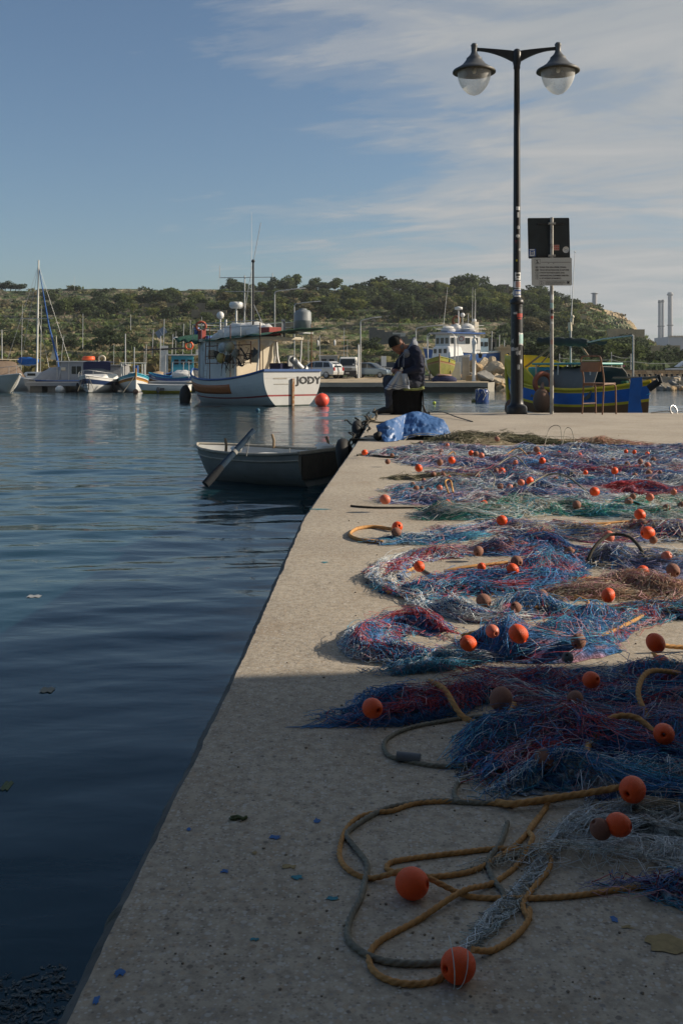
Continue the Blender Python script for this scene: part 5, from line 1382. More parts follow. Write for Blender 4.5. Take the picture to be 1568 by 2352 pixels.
# the two nearest ropes carry the big floats
tr = thing('float_line', 'nearest tan rope with two big orange floats lying on the shaded quay', 'rope', G(1000, 2060))
rr_ = .0033
rope([(1640, 2028), (1568, 2036), (1450, 2046), (1300, 2066), (1180, 2070), (1080, 2066), (1010, 2052, .012), (960, 2040, .02), (925, 2032, .018), (850, 2024), (800, 2004), (779, 1968), (792, 1915), (820, 1885), (862, 1872), (900, 1868), (960, 1850), (1060, 1846), (1180, 1856)], rr_, RT, '', parent=tr)
rope([(1215, 2120), (1200, 2085), (1225, 2045), (1258, 2005), (1262, 1975), (1230, 1962), (1150, 1955), (1050, 1965), (930, 1980), (893, 1990), (890, 2004), (920, 2014)], rr_, RT, '', parent=tr)
rope([(975, 2022), (1080, 2008), (1160, 1965), (1205, 1925), (1240, 1880), (1262, 1840)], rr_, RT, '', parent=tr)
rope([(1085, 2212, .015), (1130, 2190), (1180, 2160), (1210, 2125), (1216, 2095)], rr_, RT, '', parent=tr)
rope([(1060, 2230, .02), (1010, 2256), (940, 2268), (880, 2254), (850, 2225), (852, 2190), (885, 2160), (960, 2120), (1060, 2070, .012), (1130, 2035), (1190, 1990), (1222, 1950, .014), (1215, 1910), (1255, 1860)], rr_, RT, '', parent=tr)
gr_ = thing('grey_rope', 'long grey rope winding round the nearest tan loops', 'rope', G(830, 2060))
rope([(1040, 2216), (970, 2222), (895, 2218), (840, 2200), (800, 2165), (803, 2120), (828, 2070), (838, 2030), (842, 1990), (812, 1950), (795, 1925), (812, 1905), (860, 1875), (905, 1858), (1000, 1845), (1100, 1850), (1230, 1848), (1330, 1832), (1420, 1828)], .0036, RG, '', parent=gr_)
rope([(1165, 1895), (1150, 1940), (1120, 1985), (1135, 2030), (1155, 2060), (1150, 2110)], .0035, RG, '', parent=gr_)
rope([(1000, 2020), (1120, 1990), (1235, 1960), (1300, 1950)], .0022, rope_grey, '', parent=gr_)
rope([(1172, 1655), (1120, 1648), (1000, 1664), (930, 1680), (885, 1706), (890, 1738), (930, 1752), (1000, 1764), (1060, 1764), (1110, 1756)], .0036, RG, 'grey rope loop with a grey sleeve in the shade')
o = thing('rope_sleeve', 'grey lead sleeve on the grey rope loop in the shade', 'sleeve', G(938, 1752))
mb = MB(); mb.cyl((-.020, .005, .009), (.020, -.005, .009), .0085, .0085, 12); mb.out('sleeve', mat('lead_grey', (.12, .135, .15), .6, .2, 30), o, bevel=.003)
rope([(1165, 1660), (1125, 1720), (1095, 1775), (1055, 1800), (1043, 1830), (1060, 1850)], .0036, RG, 'short grey rope piece hanging down from the dark blue net')
rope([(1440, 1850, .03), (1350, 1848, .018), (1260, 1856, .014), (1180, 1862, .01), (1140, 1850)], .0048, RT, 'tan rope running to the orange float at right in the shade')
rope([(1515, 1735, .03), (1460, 1712, .05), (1400, 1715, .05), (1360, 1735, .03), (1345, 1770, .03)], .0048, RT, 'arched tan rope joined to the float near the right edge, in the shade')
rope([(985, 1604, .035), (1020, 1636, .045), (1060, 1668, .02), (1110, 1675, .01), (1160, 1660, .01), (1180, 1640, .02)], .0050, RT, 'orange tan rope crossing the dark blue net tongue')
rope([(1560, 1590, .04), (1490, 1610, .06), (1465, 1650, .05), (1490, 1690, .03)], .0048, RT, 'tan rope loop on the shaded net at the right edge')
rope([(1505, 1500, .02), (1560, 1498, .012), (1640, 1496, .01)], .0050, RT, 'straight tan rope right of the upper orange float')
rope([(1500, 1520, .02), (1530, 1535, .012), (1640, 1545, .01)], .0050, RT, 'tan rope leaving the lower orange float at the right edge')
rope([(908, 1222, .01), (860, 1214), (820, 1218), (803, 1232), (828, 1244), (880, 1250)], .0075, RT, 'tan rope loop of the blue net fan on the left edge')
rope([(955, 1312, .015), (910, 1330), (882, 1350), (890, 1364), (915, 1368)], .0055, RT, 'tan rope bowed left from the single orange float')
rope([(1020, 1326, .02), (1080, 1322, .03), (1165, 1312, .03)], .0055, RT, 'tan rope lying between two orange floats in the middle')
rope([(1320, 1336, .01), (1400, 1336, .01), (1480, 1334, .01), (1560, 1340)], .0055, RT, 'tan rope under the orange and brown float pair at right')
rope([(1350, 1300, .02), (1365, 1296, .06), (1400, 1290, .095), (1445, 1292, .09), (1475, 1302, .05), (1482, 1312, .02)], .0058, RD, 'dark rope arching up over the pale net')
rope([(1190, 1412, .02), (1260, 1412, .02), (1330, 1414, .01), (1350, 1400, .02), (1320, 1385, .02)], .0046, RT, 'tan rope among the blue curls in the middle')
rope([(1060, 1470, .01), (1150, 1480, .04), (1250, 1490, .04), (1320, 1490, .02), (1400, 1470, .02), (1475, 1432, .02)], .0046, RT, 'tan rope climbing right from the big blue mound')
rope([(832, 1506), (880, 1524), (950, 1534), (1030, 1536, .02)], .0046, rope_grey, 'grey rope along the foot of the horseshoe net')
rope([(805, 1164), (860, 1168), (950, 1168), (1080, 1166)], .0050, RD, 'dark rope end reaching the left side of the far nets')
rope([(820, 1048), (835, 1046), (900, 1052), (960, 1048)], .008, RD, 'dark rope by the float at the left edge of the far nets')
rope([(1000, 1330), (940, 1290)], .004, RG, 'thin grey cord across the left net curl')
for i, pp in enumerate([[(1030, 1170), (1100, 1166), (1200, 1172), (1280, 1170)], [(960, 1062), (1010, 1060), (1040, 1056, .06), (1048, 1060)], [(1160, 1052, .02), (1190, 1050, .07), (1215, 1058, .02)], [(1080, 1120, .03), (1110, 1112, .09), (1135, 1122, .07), (1130, 1132, .01)],
                        [(1300, 1062, .02), (1310, 1056, .10), (1325, 1056, .10), (1330, 1064, .02)], [(1130, 1084, .02), (1180, 1078, .09), (1215, 1088, .02)], [(1180, 1148, .02), (1250, 1130, .09), (1300, 1136, .10), (1360, 1150, .02)], [(1270, 1196), (1340, 1206), (1450, 1200), (1490, 1206)],
                        [(1400, 1206), (1380, 1216), (1440, 1222), (1480, 1210)], [(1010, 1172), (1020, 1180), (1100, 1196), (1150, 1204, .02)], [(1030, 1160, .06), (1022, 1150, .10), (1034, 1148, .10), (1040, 1158, .06)], [(1250, 1030, .02), (1262, 1018, .14), (1285, 1020, .16), (1290, 1030, .03)],
                        [(1290, 1034, .02), (1298, 1018, .13), (1312, 1020, .13), (1320, 1030, .02)], [(1480, 1120), (1530, 1118, .03), (1600, 1122)], [(1500, 1262), (1560, 1270), (1620, 1274)]]):
    rope(pp, .0030 if i in (3, 4, 11, 12) else .0048, RT if i not in (3, 4, 5, 6, 11, 12) else RG, ['tan rope along the teal net row', 'short tan rope loop in the second far row', 'small upright rope hoop left of the pole base', 'tan rope hoop in the fourth far row', 'upright tan rope hoop below the chair',
         'low grey rope arch in the third far row', 'long grey rope arch before the red strip', 'tan rope under the orange float of the teal row', 'short doubled rope by the brown floats at right', 'tan rope on the left part of the teal net', 'small rope ring on top of a far orange float',
         'thin upright grey rope coil at the far edge', 'tall thin tan rope hoop at the far edge', 'tan rope beside the red strip at right', 'tan rope end near the right edge of the grey blue row'][i])
# pale twine caught round the nearest float
for q_ in (0, 3):
    c0 = G(1052, 2258); r0 = .0262; pts = []
    tilt_ = Matrix.Rotation(rnd.uniform(-.7, .7), 3, 'X') @ Matrix.Rotation(rnd.uniform(-.5, .5), 3, 'Y')
    for k in range(11):
        a = -2.6 + 2.6 * k / 10 + rnd.uniform(-.1, .1)
        pts.append(c0 + Vector((0, 0, .024)) + tilt_ @ Vector((math.cos(a * .5 + q_) * .012 + .016 * (q_ - 2) / 2, math.sin(a) * r0, math.cos(a) * r0 * 1.0)))
    mb = MB(); mb.tube([p - tr.location for p in catmull(pts, .004)], .0006, 4); mb.out('twine', mat('pale_twine', (.5, .53, .52), .8, .1), tr)
# floats
f_or = mat('orange_float', (0.85, 0.085, 0.003), .42, .14, 14, bump=.0006, bscale=90, dirt=((.35, .12, .06), .66, 20))
f_or2 = mat('faded_orange_float', (0.62, 0.17, 0.10), .5, .18, 14, dirt=((.4, .2, .15), .6, 20))
f_br = mat('brown_float', (0.27, 0.12, 0.08), .75, .25, 20, bump=.001, bscale=60, dirt=((.35, .24, .18), .58, 30))
f_gr = mat('grey_float', (0.13, 0.14, 0.14), .7, .25, 20, bump=.001, bscale=60)
def float_mesh(m):
    prof = []
    for i in range(15):
        a = PI * i / 14
        prof.append((math.sin(a), math.cos(a) * 1.12))
    prof[0] = (.22, 1.02); prof[-1] = (.22, -1.02); prof = [(.15, .85), (.19, .98)] + prof + [(.19, -.98), (.15, -.85)]
    mb = MB(); mb.lathe(prof, n=20); o = mb.out('float', m, fixn=False); me = o.data; bpy.data.objects.remove(o); return me
FM = {'o': float_mesh(f_or), 'r': float_mesh(f_or2), 'b': float_mesh(f_br), 'g': float_mesh(f_gr)}
FL = {'o': None, 'r': 'faded orange float', 'b': 'dull brown float', 'g': 'dark grey float'}
fl_n = [0]
def nearest_net(p):
    return min(NETS.values(), key=lambda n_: abs(n_.location.y - p.y) * 3 + abs(n_.location.x - p.x))
def fl(px, py, rpx, kind, lift=0.0, parent=None, tilt=None):
    # px,py = centre in the picture; rests on the quay (lift 0) or on net
    if parent is None and lift == 0: lift = .012
    if parent is None: lift += .016 if kind in 'or' else .008
    rpx *= .96 if kind in 'or' else .90
    Y = (CH - lift) * F / (py + rpx - 849)
    r = rpx / F * Y
    c = Vector(((px - 784) / F * Y, Y, lift + r))
    par = parent or nearest_net(c)
    o = bpy.data.objects.new('float', FM[kind]); COL.objects.link(o); o.parent = par
    o.location = c - par.location; o.scale = (r, r, r)
    o.rotation_euler = tilt or (R(rnd.uniform(35, 90)), R(rnd.uniform(-25, 25)), rnd.uniform(0, 6.28))
    if FL[kind]: o['label'] = FL[kind]
    return o
fl(946, 2030, 37, 'o', 0.0001, tr, (R(82), R(10), R(62))); fl(1052, 2219, 40, 'o', .0001, tr, (R(80), R(0), R(-52)))
fl(1452, 1814, 31, 'o', .012); fl(1420, 1895, 28, 'o', .012); fl(1378, 1905, 26, 'b', .015); fl(1524, 1686, 25, 'o', .02); fl(1250, 1745, 27, 'b', .012)
fl(855, 1627, 24, 'o', .012); fl(1150, 1606, 29, 'b', .02); fl(1320, 1605, 20, 'b', .03); fl(1357, 1562, 20, 'o', .03); fl(1517, 1526, 22, 'o', .004); fl(1505, 1477, 22, 'o', .03)
fl(1075, 1478, 19, 'o', .012); fl(1190, 1456, 22, 'o', .03); fl(1130, 1450, 16, 'r', .03); fl(1328, 1473, 19, 'b', .02); fl(1303, 1511, 15, 'g', .012)
fl(1110, 1380, 18, 'b', .01); fl(1396, 1367, 16, 'o', .015); fl(1243, 1369, 17, 'b', .012); fl(1184, 1395, 14, 'b', .015)
fl(962, 1301, 13, 'o', .01); fl(1105, 1302, 10, 'o', .012); fl(1177, 1308, 14, 'o', .018); fl(1186, 1290, 15, 'b', .02); fl(1476, 1312, 14, 'o', .02); fl(1461, 1322, 16, 'b', .01); fl(1530, 1277, 12, 'r', .02)
fl(1098, 1266, 13, 'b', .01); fl(1307, 1268, 13, 'b', .012); fl(1170, 1243, 11, 'b', .02); fl(1173, 1253, 8, 'b', .01); fl(1545, 1310, 17, 'b', .01)
fl(912, 1210, 13, 'o', .012); fl(910, 1222, 12, 'b', .008); fl(884, 1147, 12, 'r', .02); fl(1027, 1158, 11, 'o', .01); fl(1110, 1158, 9.5, 'o', .01); fl(1152, 1195, 12, 'o', .012); fl(1163, 1153, 11, 'b', .01)
fl(1469, 1182, 13, 'o', .02); fl(1487, 1224, 16, 'o', .015); fl(1397, 1233, 14, 'r', .015); fl(1475, 1203, 13, 'b', .02); fl(1455, 1202, 11, 'b', .01); fl(1557, 1203, 13, 'b', .015); fl(1324, 1160, 11, 'b', .012)
fl(1443, 1152, 11, 'b', .012); fl(1453, 1140, 8, 'b', .02); fl(1530, 1167, 10, 'b', .015); fl(1365, 1129, 11, 'o', .015); fl(1565, 1160, 9, 'b', .015); fl(1492, 1142, 9, 'r', .01)
fl(837, 1039, 7, 'o', .005); fl(961, 1075, 9, 'o', .008); fl(1037, 1057, 8.5, 'o', .012); fl(1081, 1040, 6, 'o', .02); fl(1093, 1042, 7, 'b', .02); fl(1105, 1046, 7, 'r', .015); fl(1152, 1082, 8.5, 'o', .015); fl(1139, 1080, 6, 'b', .02)
fl(1216, 1104, 9, 'o', .015); fl(1196, 1108, 8, 'r', .015); fl(1245, 1058, 8, 'o', .012); fl(1411, 1081, 8.5, 'o', .012); fl(1183, 1062, 6, 'r', .01); fl(1237, 1044, 6, 'o', .01); fl(1330, 1045, 6, 'o', .015); fl(1283, 1040, 5, 'o', .02)
fl(1437, 1037, 5, 'o', .01); fl(1456, 1038, 5, 'o', .01); fl(1486, 1042, 5, 'o', .01); fl(1344, 1085, 6, 'o', .015); fl(1398, 1072, 6, 'b', .01); fl(1031, 1098, 6, 'o', .01); fl(1170, 1118, 7, 'r', .01); fl(1148, 1117, 8, 'b', .012)
fl(1096, 1092, 7, 'b', .01); fl(972, 1103, 6, 'b', .01); fl(948, 1113, 7, 'b', .01); fl(1232, 1032, 8, 'b', .03); fl(1274, 1072, 7, 'b', .01); fl(1276, 1100, 6, 'b', .01); fl(1486, 1068, 7, 'r', .01); fl(1500, 1056, 7, 'b', .01)
fl(1440, 1066, 7, 'b', .01); fl(1470, 1060, 7, 'b', .015); fl(1490, 1086, 8, 'b', .01); fl(1540, 1092, 7, 'b', .01); fl(1350, 1095, 5, 'b', .01); fl(1013, 1036, 5, 'b', .01); fl(890, 1060, 7, 'b', .01); fl(1010, 1062, 8, 'b', .01); fl(900, 1045, 5, 'b', .01)
fl(966, 1017, 5, 'b', .03); fl(1027, 1022, 4.5, 'r', .03); fl(1141, 1008, 6.5, 'b', .04); fl(1500, 1240, 10, 'b', .01)
for i in range(34):
    px = rnd.uniform(900, 1565); py = rnd.uniform(1040, 1130)
    fl(px, py, rnd.uniform(4, 6.5) * (py - 849) / 230, rnd.choice('bbbrg'), .01)
print('strands', tot_str[0])
#PART5
# ================================================================ BOATS
def hull(root, L_, B, free, bow_up, stern_up, draft=.35, transom=.85, rake=.7, mats=None, bands=None, flare=.12, n=22, nv=12, deck_drop=.25, deck_m=None, rail_m=None, rail_r=.04, full=2.3, open_floor=None, stern_rake=0.0, sheer_mid=.38):
    """hull along +x, waterline z=0; bands: list of (v_end, material index)"""
    def hb(t_):
        if t_ < .4: return B / 2 * (transom + (1 - transom) * math.sin(t_ / .4 * PI / 2))
        return B / 2 * max(0, 1 - ((t_ - .4) / .6) ** full)
    def gz(t_):
        return free + (bow_up * ((t_ - sheer_mid) / (1 - sheer_mid)) ** 2 if t_ > sheer_mid else stern_up * ((sheer_mid - t_) / sheer_mid) ** 2)
    def pt(t_, v_, s_=1):
        b = hb(t_); g = gz(t_); z = g + (-draft - g) * v_
        y = b * (1 - v_ ** 2.6) ** .62 * (1 - flare * min(1, v_ * 1.2) * (t_ ** 2) * 2)
        x = -L_ / 2 + L_ * t_
        x -= rake * v_ * max(0, (t_ - .6) / .4) ** 2
        x += stern_rake * v_ * max(0, (.3 - t_) / .3) ** 2
        return Vector((x, s_ * max(y, 0.0), z))
    mb = MB()
    vs_ = []; 
    cuts = [0.0]
    for e, _ in bands[:-1]:
        cuts.append(e)
    base = [i / nv for i in range(nv + 1)]
    vv = sorted(set([round(x, 4) for x in base if all(abs(x - c) > .02 for c in cuts[1:])] + cuts + [1.0]))
    def band(v_):
        for e, mi in bands:
            if v_ < e: return mi
        return bands[-1][1]
    for s_ in (1, -1):
        for j in range(len(vv) - 1):
            mi = band((vv[j] + vv[j + 1]) / 2)
            mb.cur = mi
            mb.grid([[pt(i / n, vv[j], s_) for i in range(n + 1)], [pt(i / n, vv[j + 1], s_) for i in range(n + 1)]], True)
    if transom > .02:
        for j in range(len(vv) - 1):
            mb.cur = band((vv[j] + vv[j + 1]) / 2) if not isinstance(transom, tuple) else 0
            a, b_ = pt(0, vv[j], 1), pt(0, vv[j + 1], 1)
            mb.add([a, b_, Vector((b_.x, -b_.y, b_.z)), Vector((a.x, -a.y, a.z))], [(0, 1, 2, 3)], False)
    bm_o = mb.out('hull', mats, root)
    # deck
    mb = MB(); rows = []
    for i in range(n + 1):
        t_ = i / n; b = hb(t_); z = gz(t_) - deck_drop
        rows.append([Vector((-L_ / 2 + L_ * t_ - .01, -max(b - .03, 0), z)), Vector((-L_ / 2 + L_ * t_ - .01, 0, z + .03)), Vector((-L_ / 2 + L_ * t_ - .01, max(b - .03, 0), z))])
    if open_floor is None:
        mb.grid(rows); mb.out('deck', deck_m or white_paint, root)
    else:
        # inner skin of an open boat
        fl_z = open_floor
        for s_ in (1, -1):
            mb.grid([[Vector((pt(i / n, 0, s_).x * .985, s_ * max(0, hb(i / n) - .035), gz(i / n) - .005)) for i in range(n + 1)],
                     [Vector((pt(i / n, .5, s_).x * .97, s_ * max(0, pt(i / n, .5, 1).y - .035), pt(i / n, .5).z)) for i in range(n + 1)],
                     [Vector((pt(i / n, .8, s_).x * .94, s_ * max(0, pt(i / n, .8, 1).y * .6), fl_z)) for i in range(n + 1)],
                     [Vector((pt(i / n, .8, s_).x * .94, 0, fl_z)) for i in range(n + 1)]])
        a = [Vector((-L_ / 2 + .035, y_, z_)) for y_, z_ in ((hb(0) - .03, gz(0)), (hb(0) * .5, fl_z), (-hb(0) * .5, fl_z), (-hb(0) + .03, gz(0)))]
        mb.add(a, [(0, 1, 2, 3)], False)
        mb.out('inner_skin', deck_m or white_paint, root, fixn=False)
    for s_ in (1, -1):
        mb = MB(); mb.tube([pt(i / n, 0, s_) + Vector((0, 0, .01)) for i in range(n + 1)], rail_r, 6); mb.out('gunwale', rail_m or blue_paint, root)
    if transom > .1:
        mb = MB(); mb.box((-L_ / 2, 0, gz(0) + .01), (rail_r * 2.1, 2 * hb(0), rail_r * 1.9)); mb.out('gunwale', rail_m or blue_paint, root)
    return pt, hb, gz
def part(root, name, m, fn, **k):
    mb = MB(); fn(mb); return mb.out(name, m, root, **k)
def place(px, Y, wz=WZ):
    return Vector(((px - 784) / F * Y, Y, wz))
def house_box(root, name, m, x0, x1, y0, y1, z0, z1, tp=.0, bevel=.03, slope=0.0):
    mb = MB()
    vs = [(x0, y0, z0), (x1, y0, z0), (x1, y1, z0), (x0, y1, z0), (x0 + tp, y0 + tp, z1), (x1 - tp - slope, y0 + tp, z1), (x1 - tp - slope, y1 - tp, z1), (x0 + tp, y1 - tp, z1)]
    mb.add(vs, [(0, 3, 2, 1), (4, 5, 6, 7), (0, 1, 5, 4), (1, 2, 6, 5), (2, 3, 7, 6), (3, 0, 4, 7)], False)
    return mb.out(name, m, root, bevel=bevel)
hull_shade = mat('hull_white_weathered', (0.50, 0.51, 0.50), .5, .07, 1.5, dirt=((.36, .30, .20), .63, 2.2))
antifoul = mat('antifouling_green_black', (0.03, 0.045, 0.035), .8, .3, 3)
# ---- the named fishing boat
th = R(90 + 38)
Ls, Bs = 9.3, 3.5
stern = Vector(((672 - 784) / F * 46.6, 46.6, WZ))
d_ = Vector((math.cos(th), math.sin(th), 0))
jb = thing('fishing_boat', 'white fishing boat with blue rails and black name JODY on its stern', 'fishing boat', stern + d_ * Ls / 2, th)
pt, hb, gz = hull(jb, Ls, Bs, 1.18, .55, .47, draft=.35, transom=.93, rake=1.0, mats=[hull_shade, mat('hull_orange_panel', (0.42, 0.13, 0.03), .55, .15, 3), mat('hull_red_line', (0.25, 0.03, 0.03), .6, .2), antifoul],
                  bands=[(.70, 0), (.735, 2), (.985, 0), (1.1, 3)] if False else [(.56, 0), (.60, 2), (.80, 0), (1.1, 3)], deck_drop=.35, deck_m=cream_paint, rail_m=mat('rail_blue', (.03, .09, .26), .5, .2, 4), rail_r=.06, n=36, full=2.6, sheer_mid=.5)
# orange panel along the forward topsides, hugging the hull
mb = MB(); rows = []
for v_ in (.17, .27, .37, .45):
    rows.append([pt((.30 + .64 * i / 24), v_ , 1) + Vector((0, .018, 0)) for i in range(25)])
mb.grid(rows); o = mb.out('orange_panel', mat('orange_panel_paint', (0.36, 0.105, 0.02), .6, .18, 3), jb, fixn=False); o.modifiers.new('t', 'SOLIDIFY').thickness = .02
# rudder post streaked with rust, transom marks, name
part(jb, 'rudder_post', mat('rusty_post', (.30, .14, .05), .8, .5, 5, dirt=((.5, .46, .38), .5, 4)), lambda q: q.box((-Ls / 2 - .05, .02, .55), (.09, .12, 1.45)))
o = text_mesh('boat_name', 'JODY', .47, mat('black_lettering', (.012, .012, .014), .6, .2, 20), jb, (-Ls / 2 - .012, -.22, 1.03), (R(90), 0, R(-90)), ext=.004, bold=.016)
o.scale = (1.22, 1, 1)
for k, xx in enumerate((.345, .655, .80)):
    part(jb, 'stencil_gap', hull_shade, lambda q: q.box((-Ls / 2 - .02, -.22 - xx, 1.20), (.006, .10 if k < 2 else .10, .022)))
for s_ in (1,):
    part(jb, 'name_plate_groove', mat('flaked_paint', (.34, .31, .26), .8, .3, 6), lambda q: (q.box((-Ls / 2 - .012, .70, 1.28), (.006, .75, .05)), q.box((-Ls / 2 - .012, .62, 1.02), (.006, .85, .03))))
dz = gz(.75) - .30
# forward tower
house_box(jb, 'bow_locker', hull_shade, Ls * .69 + -Ls / 2, Ls * .69 - Ls / 2 + .95, -.30, .75, 1.05, 3.22, .03)
house_box(jb, 'locker_top', blue_paint, Ls * .69 - Ls / 2 - .05, Ls * .69 - Ls / 2 + 1.0, -.35, .80, 3.2, 3.42, .02)
part(jb, 'porthole', dark_glass, lambda q: q.ell((Ls * .69 - Ls / 2 + .5, .76, 2.75), (.10, .03, .16), 12, 8))
for k in range(3):
    part(jb, 'rib', hull_shade, lambda q: q.box((Ls * .69 - Ls / 2 + .06 + .42 * k, .77, 2.1), (.05, .04, 2.1)))
# wheelhouse
cx0, cx1 = -Ls / 2 + 3.2, -Ls / 2 + 6.3
house_box(jb, 'wheelhouse', white_paint, cx0, cx1, -1.1, 1.1, .9, 3.12, .0)
house_box(jb, 'wheelhouse_roof', cream_paint, -Ls / 2 + .9, cx1 + .15, -1.28, 1.28, 3.1, 3.24, 0, .03)
# aft face: cream panel, window, door, bench
part(jb, 'aft_panel', cream_paint, lambda q: q.box((cx0 - .012, 0, 1.98), (.02, 2.12, 2.2)))
part(jb, 'window', dark_glass, lambda q: q.box((cx0 - .03, .05, 2.35), (.03, .50, .62)), bevel=.01)
part(jb, 'door', cream_paint, lambda q: q.box((cx0 - .035, -.72, 1.95), (.03, .55, 1.75)), bevel=.01)
part(jb, 'bench', mat('tan_box', (.36, .24, .13), .7, .2), lambda q: q.box((cx0 - .5, .1, 1.15), (.8, 1.9, .5)), bevel=.02)
part(jb, 'side_door', cream_paint, lambda q: q.box((cx0 + .55, 1.11, 1.9), (.7, .03, 1.9)), bevel=.01)
part(jb, 'window', dark_glass, lambda q: q.box((cx0 + 2.3, 1.11, 2.45), (.6, .03, .45)))
for (x_, y_) in ((-Ls / 2 + 1.0, -1.2), (-Ls / 2 + 1.0, 1.2), (cx0 - .02, -1.2)):
    part(jb, 'roof_post', white_paint, lambda q: q.tube([(x_ + .25, y_, 1.3), (x_ + .02, y_, 2.4), (x_, y_, 3.1)], .05, 6))
part(jb, 'roof_post', white_paint, lambda q: q.tube([(cx0 - .7, -1.15, 1.2), (cx0 - .25, -1.15, 2.3), (cx0 - .15, -1.15, 3.1)], .07, 6))
# awning stanchions and the green net awning
for x_, y_ in ((-Ls / 2 + .4, 1.55), (-Ls / 2 + 2.9, 1.6), (-Ls / 2 + 5.0, 1.5), (-Ls / 2 + .3, -1.3)):
    part(jb, 'stanchion', rust, lambda q: q.cyl((x_, y_, 1.2), (x_, y_, 3.85), .025, n=6))
def awn(x0, x1, y0, y1, z0, z1, sag, seed):
    rows = []
    for i in range(21):
        a = i / 20; row = []
        for j in range(9):
            b_ = j / 8
            z = z0 + (z1 - z0) * a - sag * math.sin(PI * ((a * 3.0) % 1)) * (.5 + .5 * b_) - .25 * b_ ** 2 + .04 * mnoise.noise(Vector((a * 9, b_ * 5, seed)))
            row.append(Vector((x0 + (x1 - x0) * a, y0 + (y1 - y0) * b_, z)))
        rows.append(row)
    mb = MB(); mb.grid(rows); o = mb.out('green_awning', green_net, jb, fixn=False); o.modifiers.new('t', 'SOLIDIFY').thickness = .015
awn(-Ls / 2 - .9, cx1 - .6, -1.3, 1.65, 3.62, 3.42, .12, 1); awn(cx1 + .6, Ls / 2 + .2, -.8, 1.0, 3.42, 3.62, .2, 5)
# guard rails on the roof
for z_ in (3.75, 4.0):
    part(jb, 'guard_rail', galv, lambda q: q.tube([(-Ls / 2 + .9, 1.2, z_), (cx1 + .9, 1.2, z_), (cx1 + .9, -1.2, z_), (-Ls / 2 + .9, -1.2, z_)], .018, 6))
for x_ in (-Ls / 2 + .9, cx0 - .6, cx0 + 1.0, cx1, cx1 + .9):
    part(jb, 'rail_post', galv, lambda q: (q.cyl((x_, 1.2, 3.2), (x_, 1.2, 4.0), .018, n=6), q.cyl((x_, -1.2, 3.2), (x_, -1.2, 4.0), .018, n=6)))
# white cover heap, radar, domes, life ring, box, tank
part(jb, 'white_cover', white_cloth, lambda q: (q.ell((cx0 + .9, 0, 3.45), (1.7, .95, .62), 18, 12, jit=.35, seed=3), q.ell((cx0 - .8, .1, 3.4), (.75, .7, .48), 14, 10, jit=.5, seed=8), q.ell((cx0 + 2.1, .3, 3.35), (.9, .7, .35), 14, 10, jit=.5, seed=2)))
part(jb, 'radar_dome', clean_white, lambda q: (q.lathe([(0, 5.08), (.30, 5.07), (.35, 5.0), (.35, 4.86), (.28, 4.76), (0, 4.74)], (cx0 + 1.4, .2, 0), 20), q.cyl((cx0 + 1.4, .2, 3.6), (cx0 + 1.4, .2, 4.78), .05, n=8)))
part(jb, 'satellite_dome', clean_white, lambda q: (q.ell((cx0 + 2.6, .4, 4.45), (.19, .19, .20), 14, 10), q.cyl((cx0 + 2.6, .4, 3.3), (cx0 + 2.6, .4, 4.35), .04, n=8)))
part(jb, 'life_ring', mat('life_ring_faded', (.36, .08, .04), .6, .3, 4), lambda q: q.torus((cx1 + .4, 1.0, 3.9), .24, .065, Matrix.Rotation(R(80), 4, 'Y') @ Matrix.Rotation(R(25), 4, 'X')))
part(jb, 'red_jerrycan', red_paint, lambda q: q.box((cx1 + .5, .9, 3.45), (.35, .3, .55)), bevel=.04)
part(jb, 'blue_bucket', blue_paint, lambda q: q.lathe([(.12, 3.5), (.15, 3.85), (.14, 3.86)], (cx1 + .85, 1.0, 0), 12))
part(jb, 'red_box', red_paint, lambda q: q.box((cx0 - 1.6, .2, 3.5), (.9, .7, .4)), bevel=.02)
part(jb, 'grey_water_tank', mat('tank_grey', (.20, .22, .23), .55, .08, 4), lambda q: q.lathe([(.0, 4.78), (.18, 4.76), (.20, 4.7), (.34, 4.66), (.41, 4.55), (.41, 4.2), (.43, 4.18), (.41, 4.15), (.41, 3.7), (.0, 3.66)], (cx0 - 2.0, -1.45, -.12), 24))
part(jb, 'tank_stand', galv, lambda q: q.box((cx0 - 2.0, -1.3, 3.45), (.9, .9, .06)))
part(jb, 'exhaust_pipe', grey_metal, lambda q: q.tube(catmull([(cx0 - 1.2, -.9, 3.2), (cx0 - 1.2, -.9, 3.95), (cx0 - 1.3, -.8, 4.05), (cx0 - 1.5, -.6, 4.06)], .05), .07, 8))
part(jb, 'bent_vent', white_paint, lambda q: q.cyl((cx0 + 1.9, .5, 3.2), (cx0 + 1.9, .5, 4.2), .06, n=8))
part(jb, 'black_mast', dark_metal, lambda q: (q.cyl((cx0 - .3, .3, 3.2), (cx0 - .3, .3, 6.95), .06, .045, 8), q.ell((cx0 - .3, .3, 6.97), .09, 8, 6)))
part(jb, 'whip_antenna', clean_white, lambda q: q.cyl((cx0 - .15, .3, 3.2), (cx0 - .15, .3, 9.35), .022, .008, 6))
part(jb, 'stay', galv, lambda q: q.cyl((cx0 - .3, .3, 4.9), (cx0 - 1.5, .2, 3.3), .015, n=5))
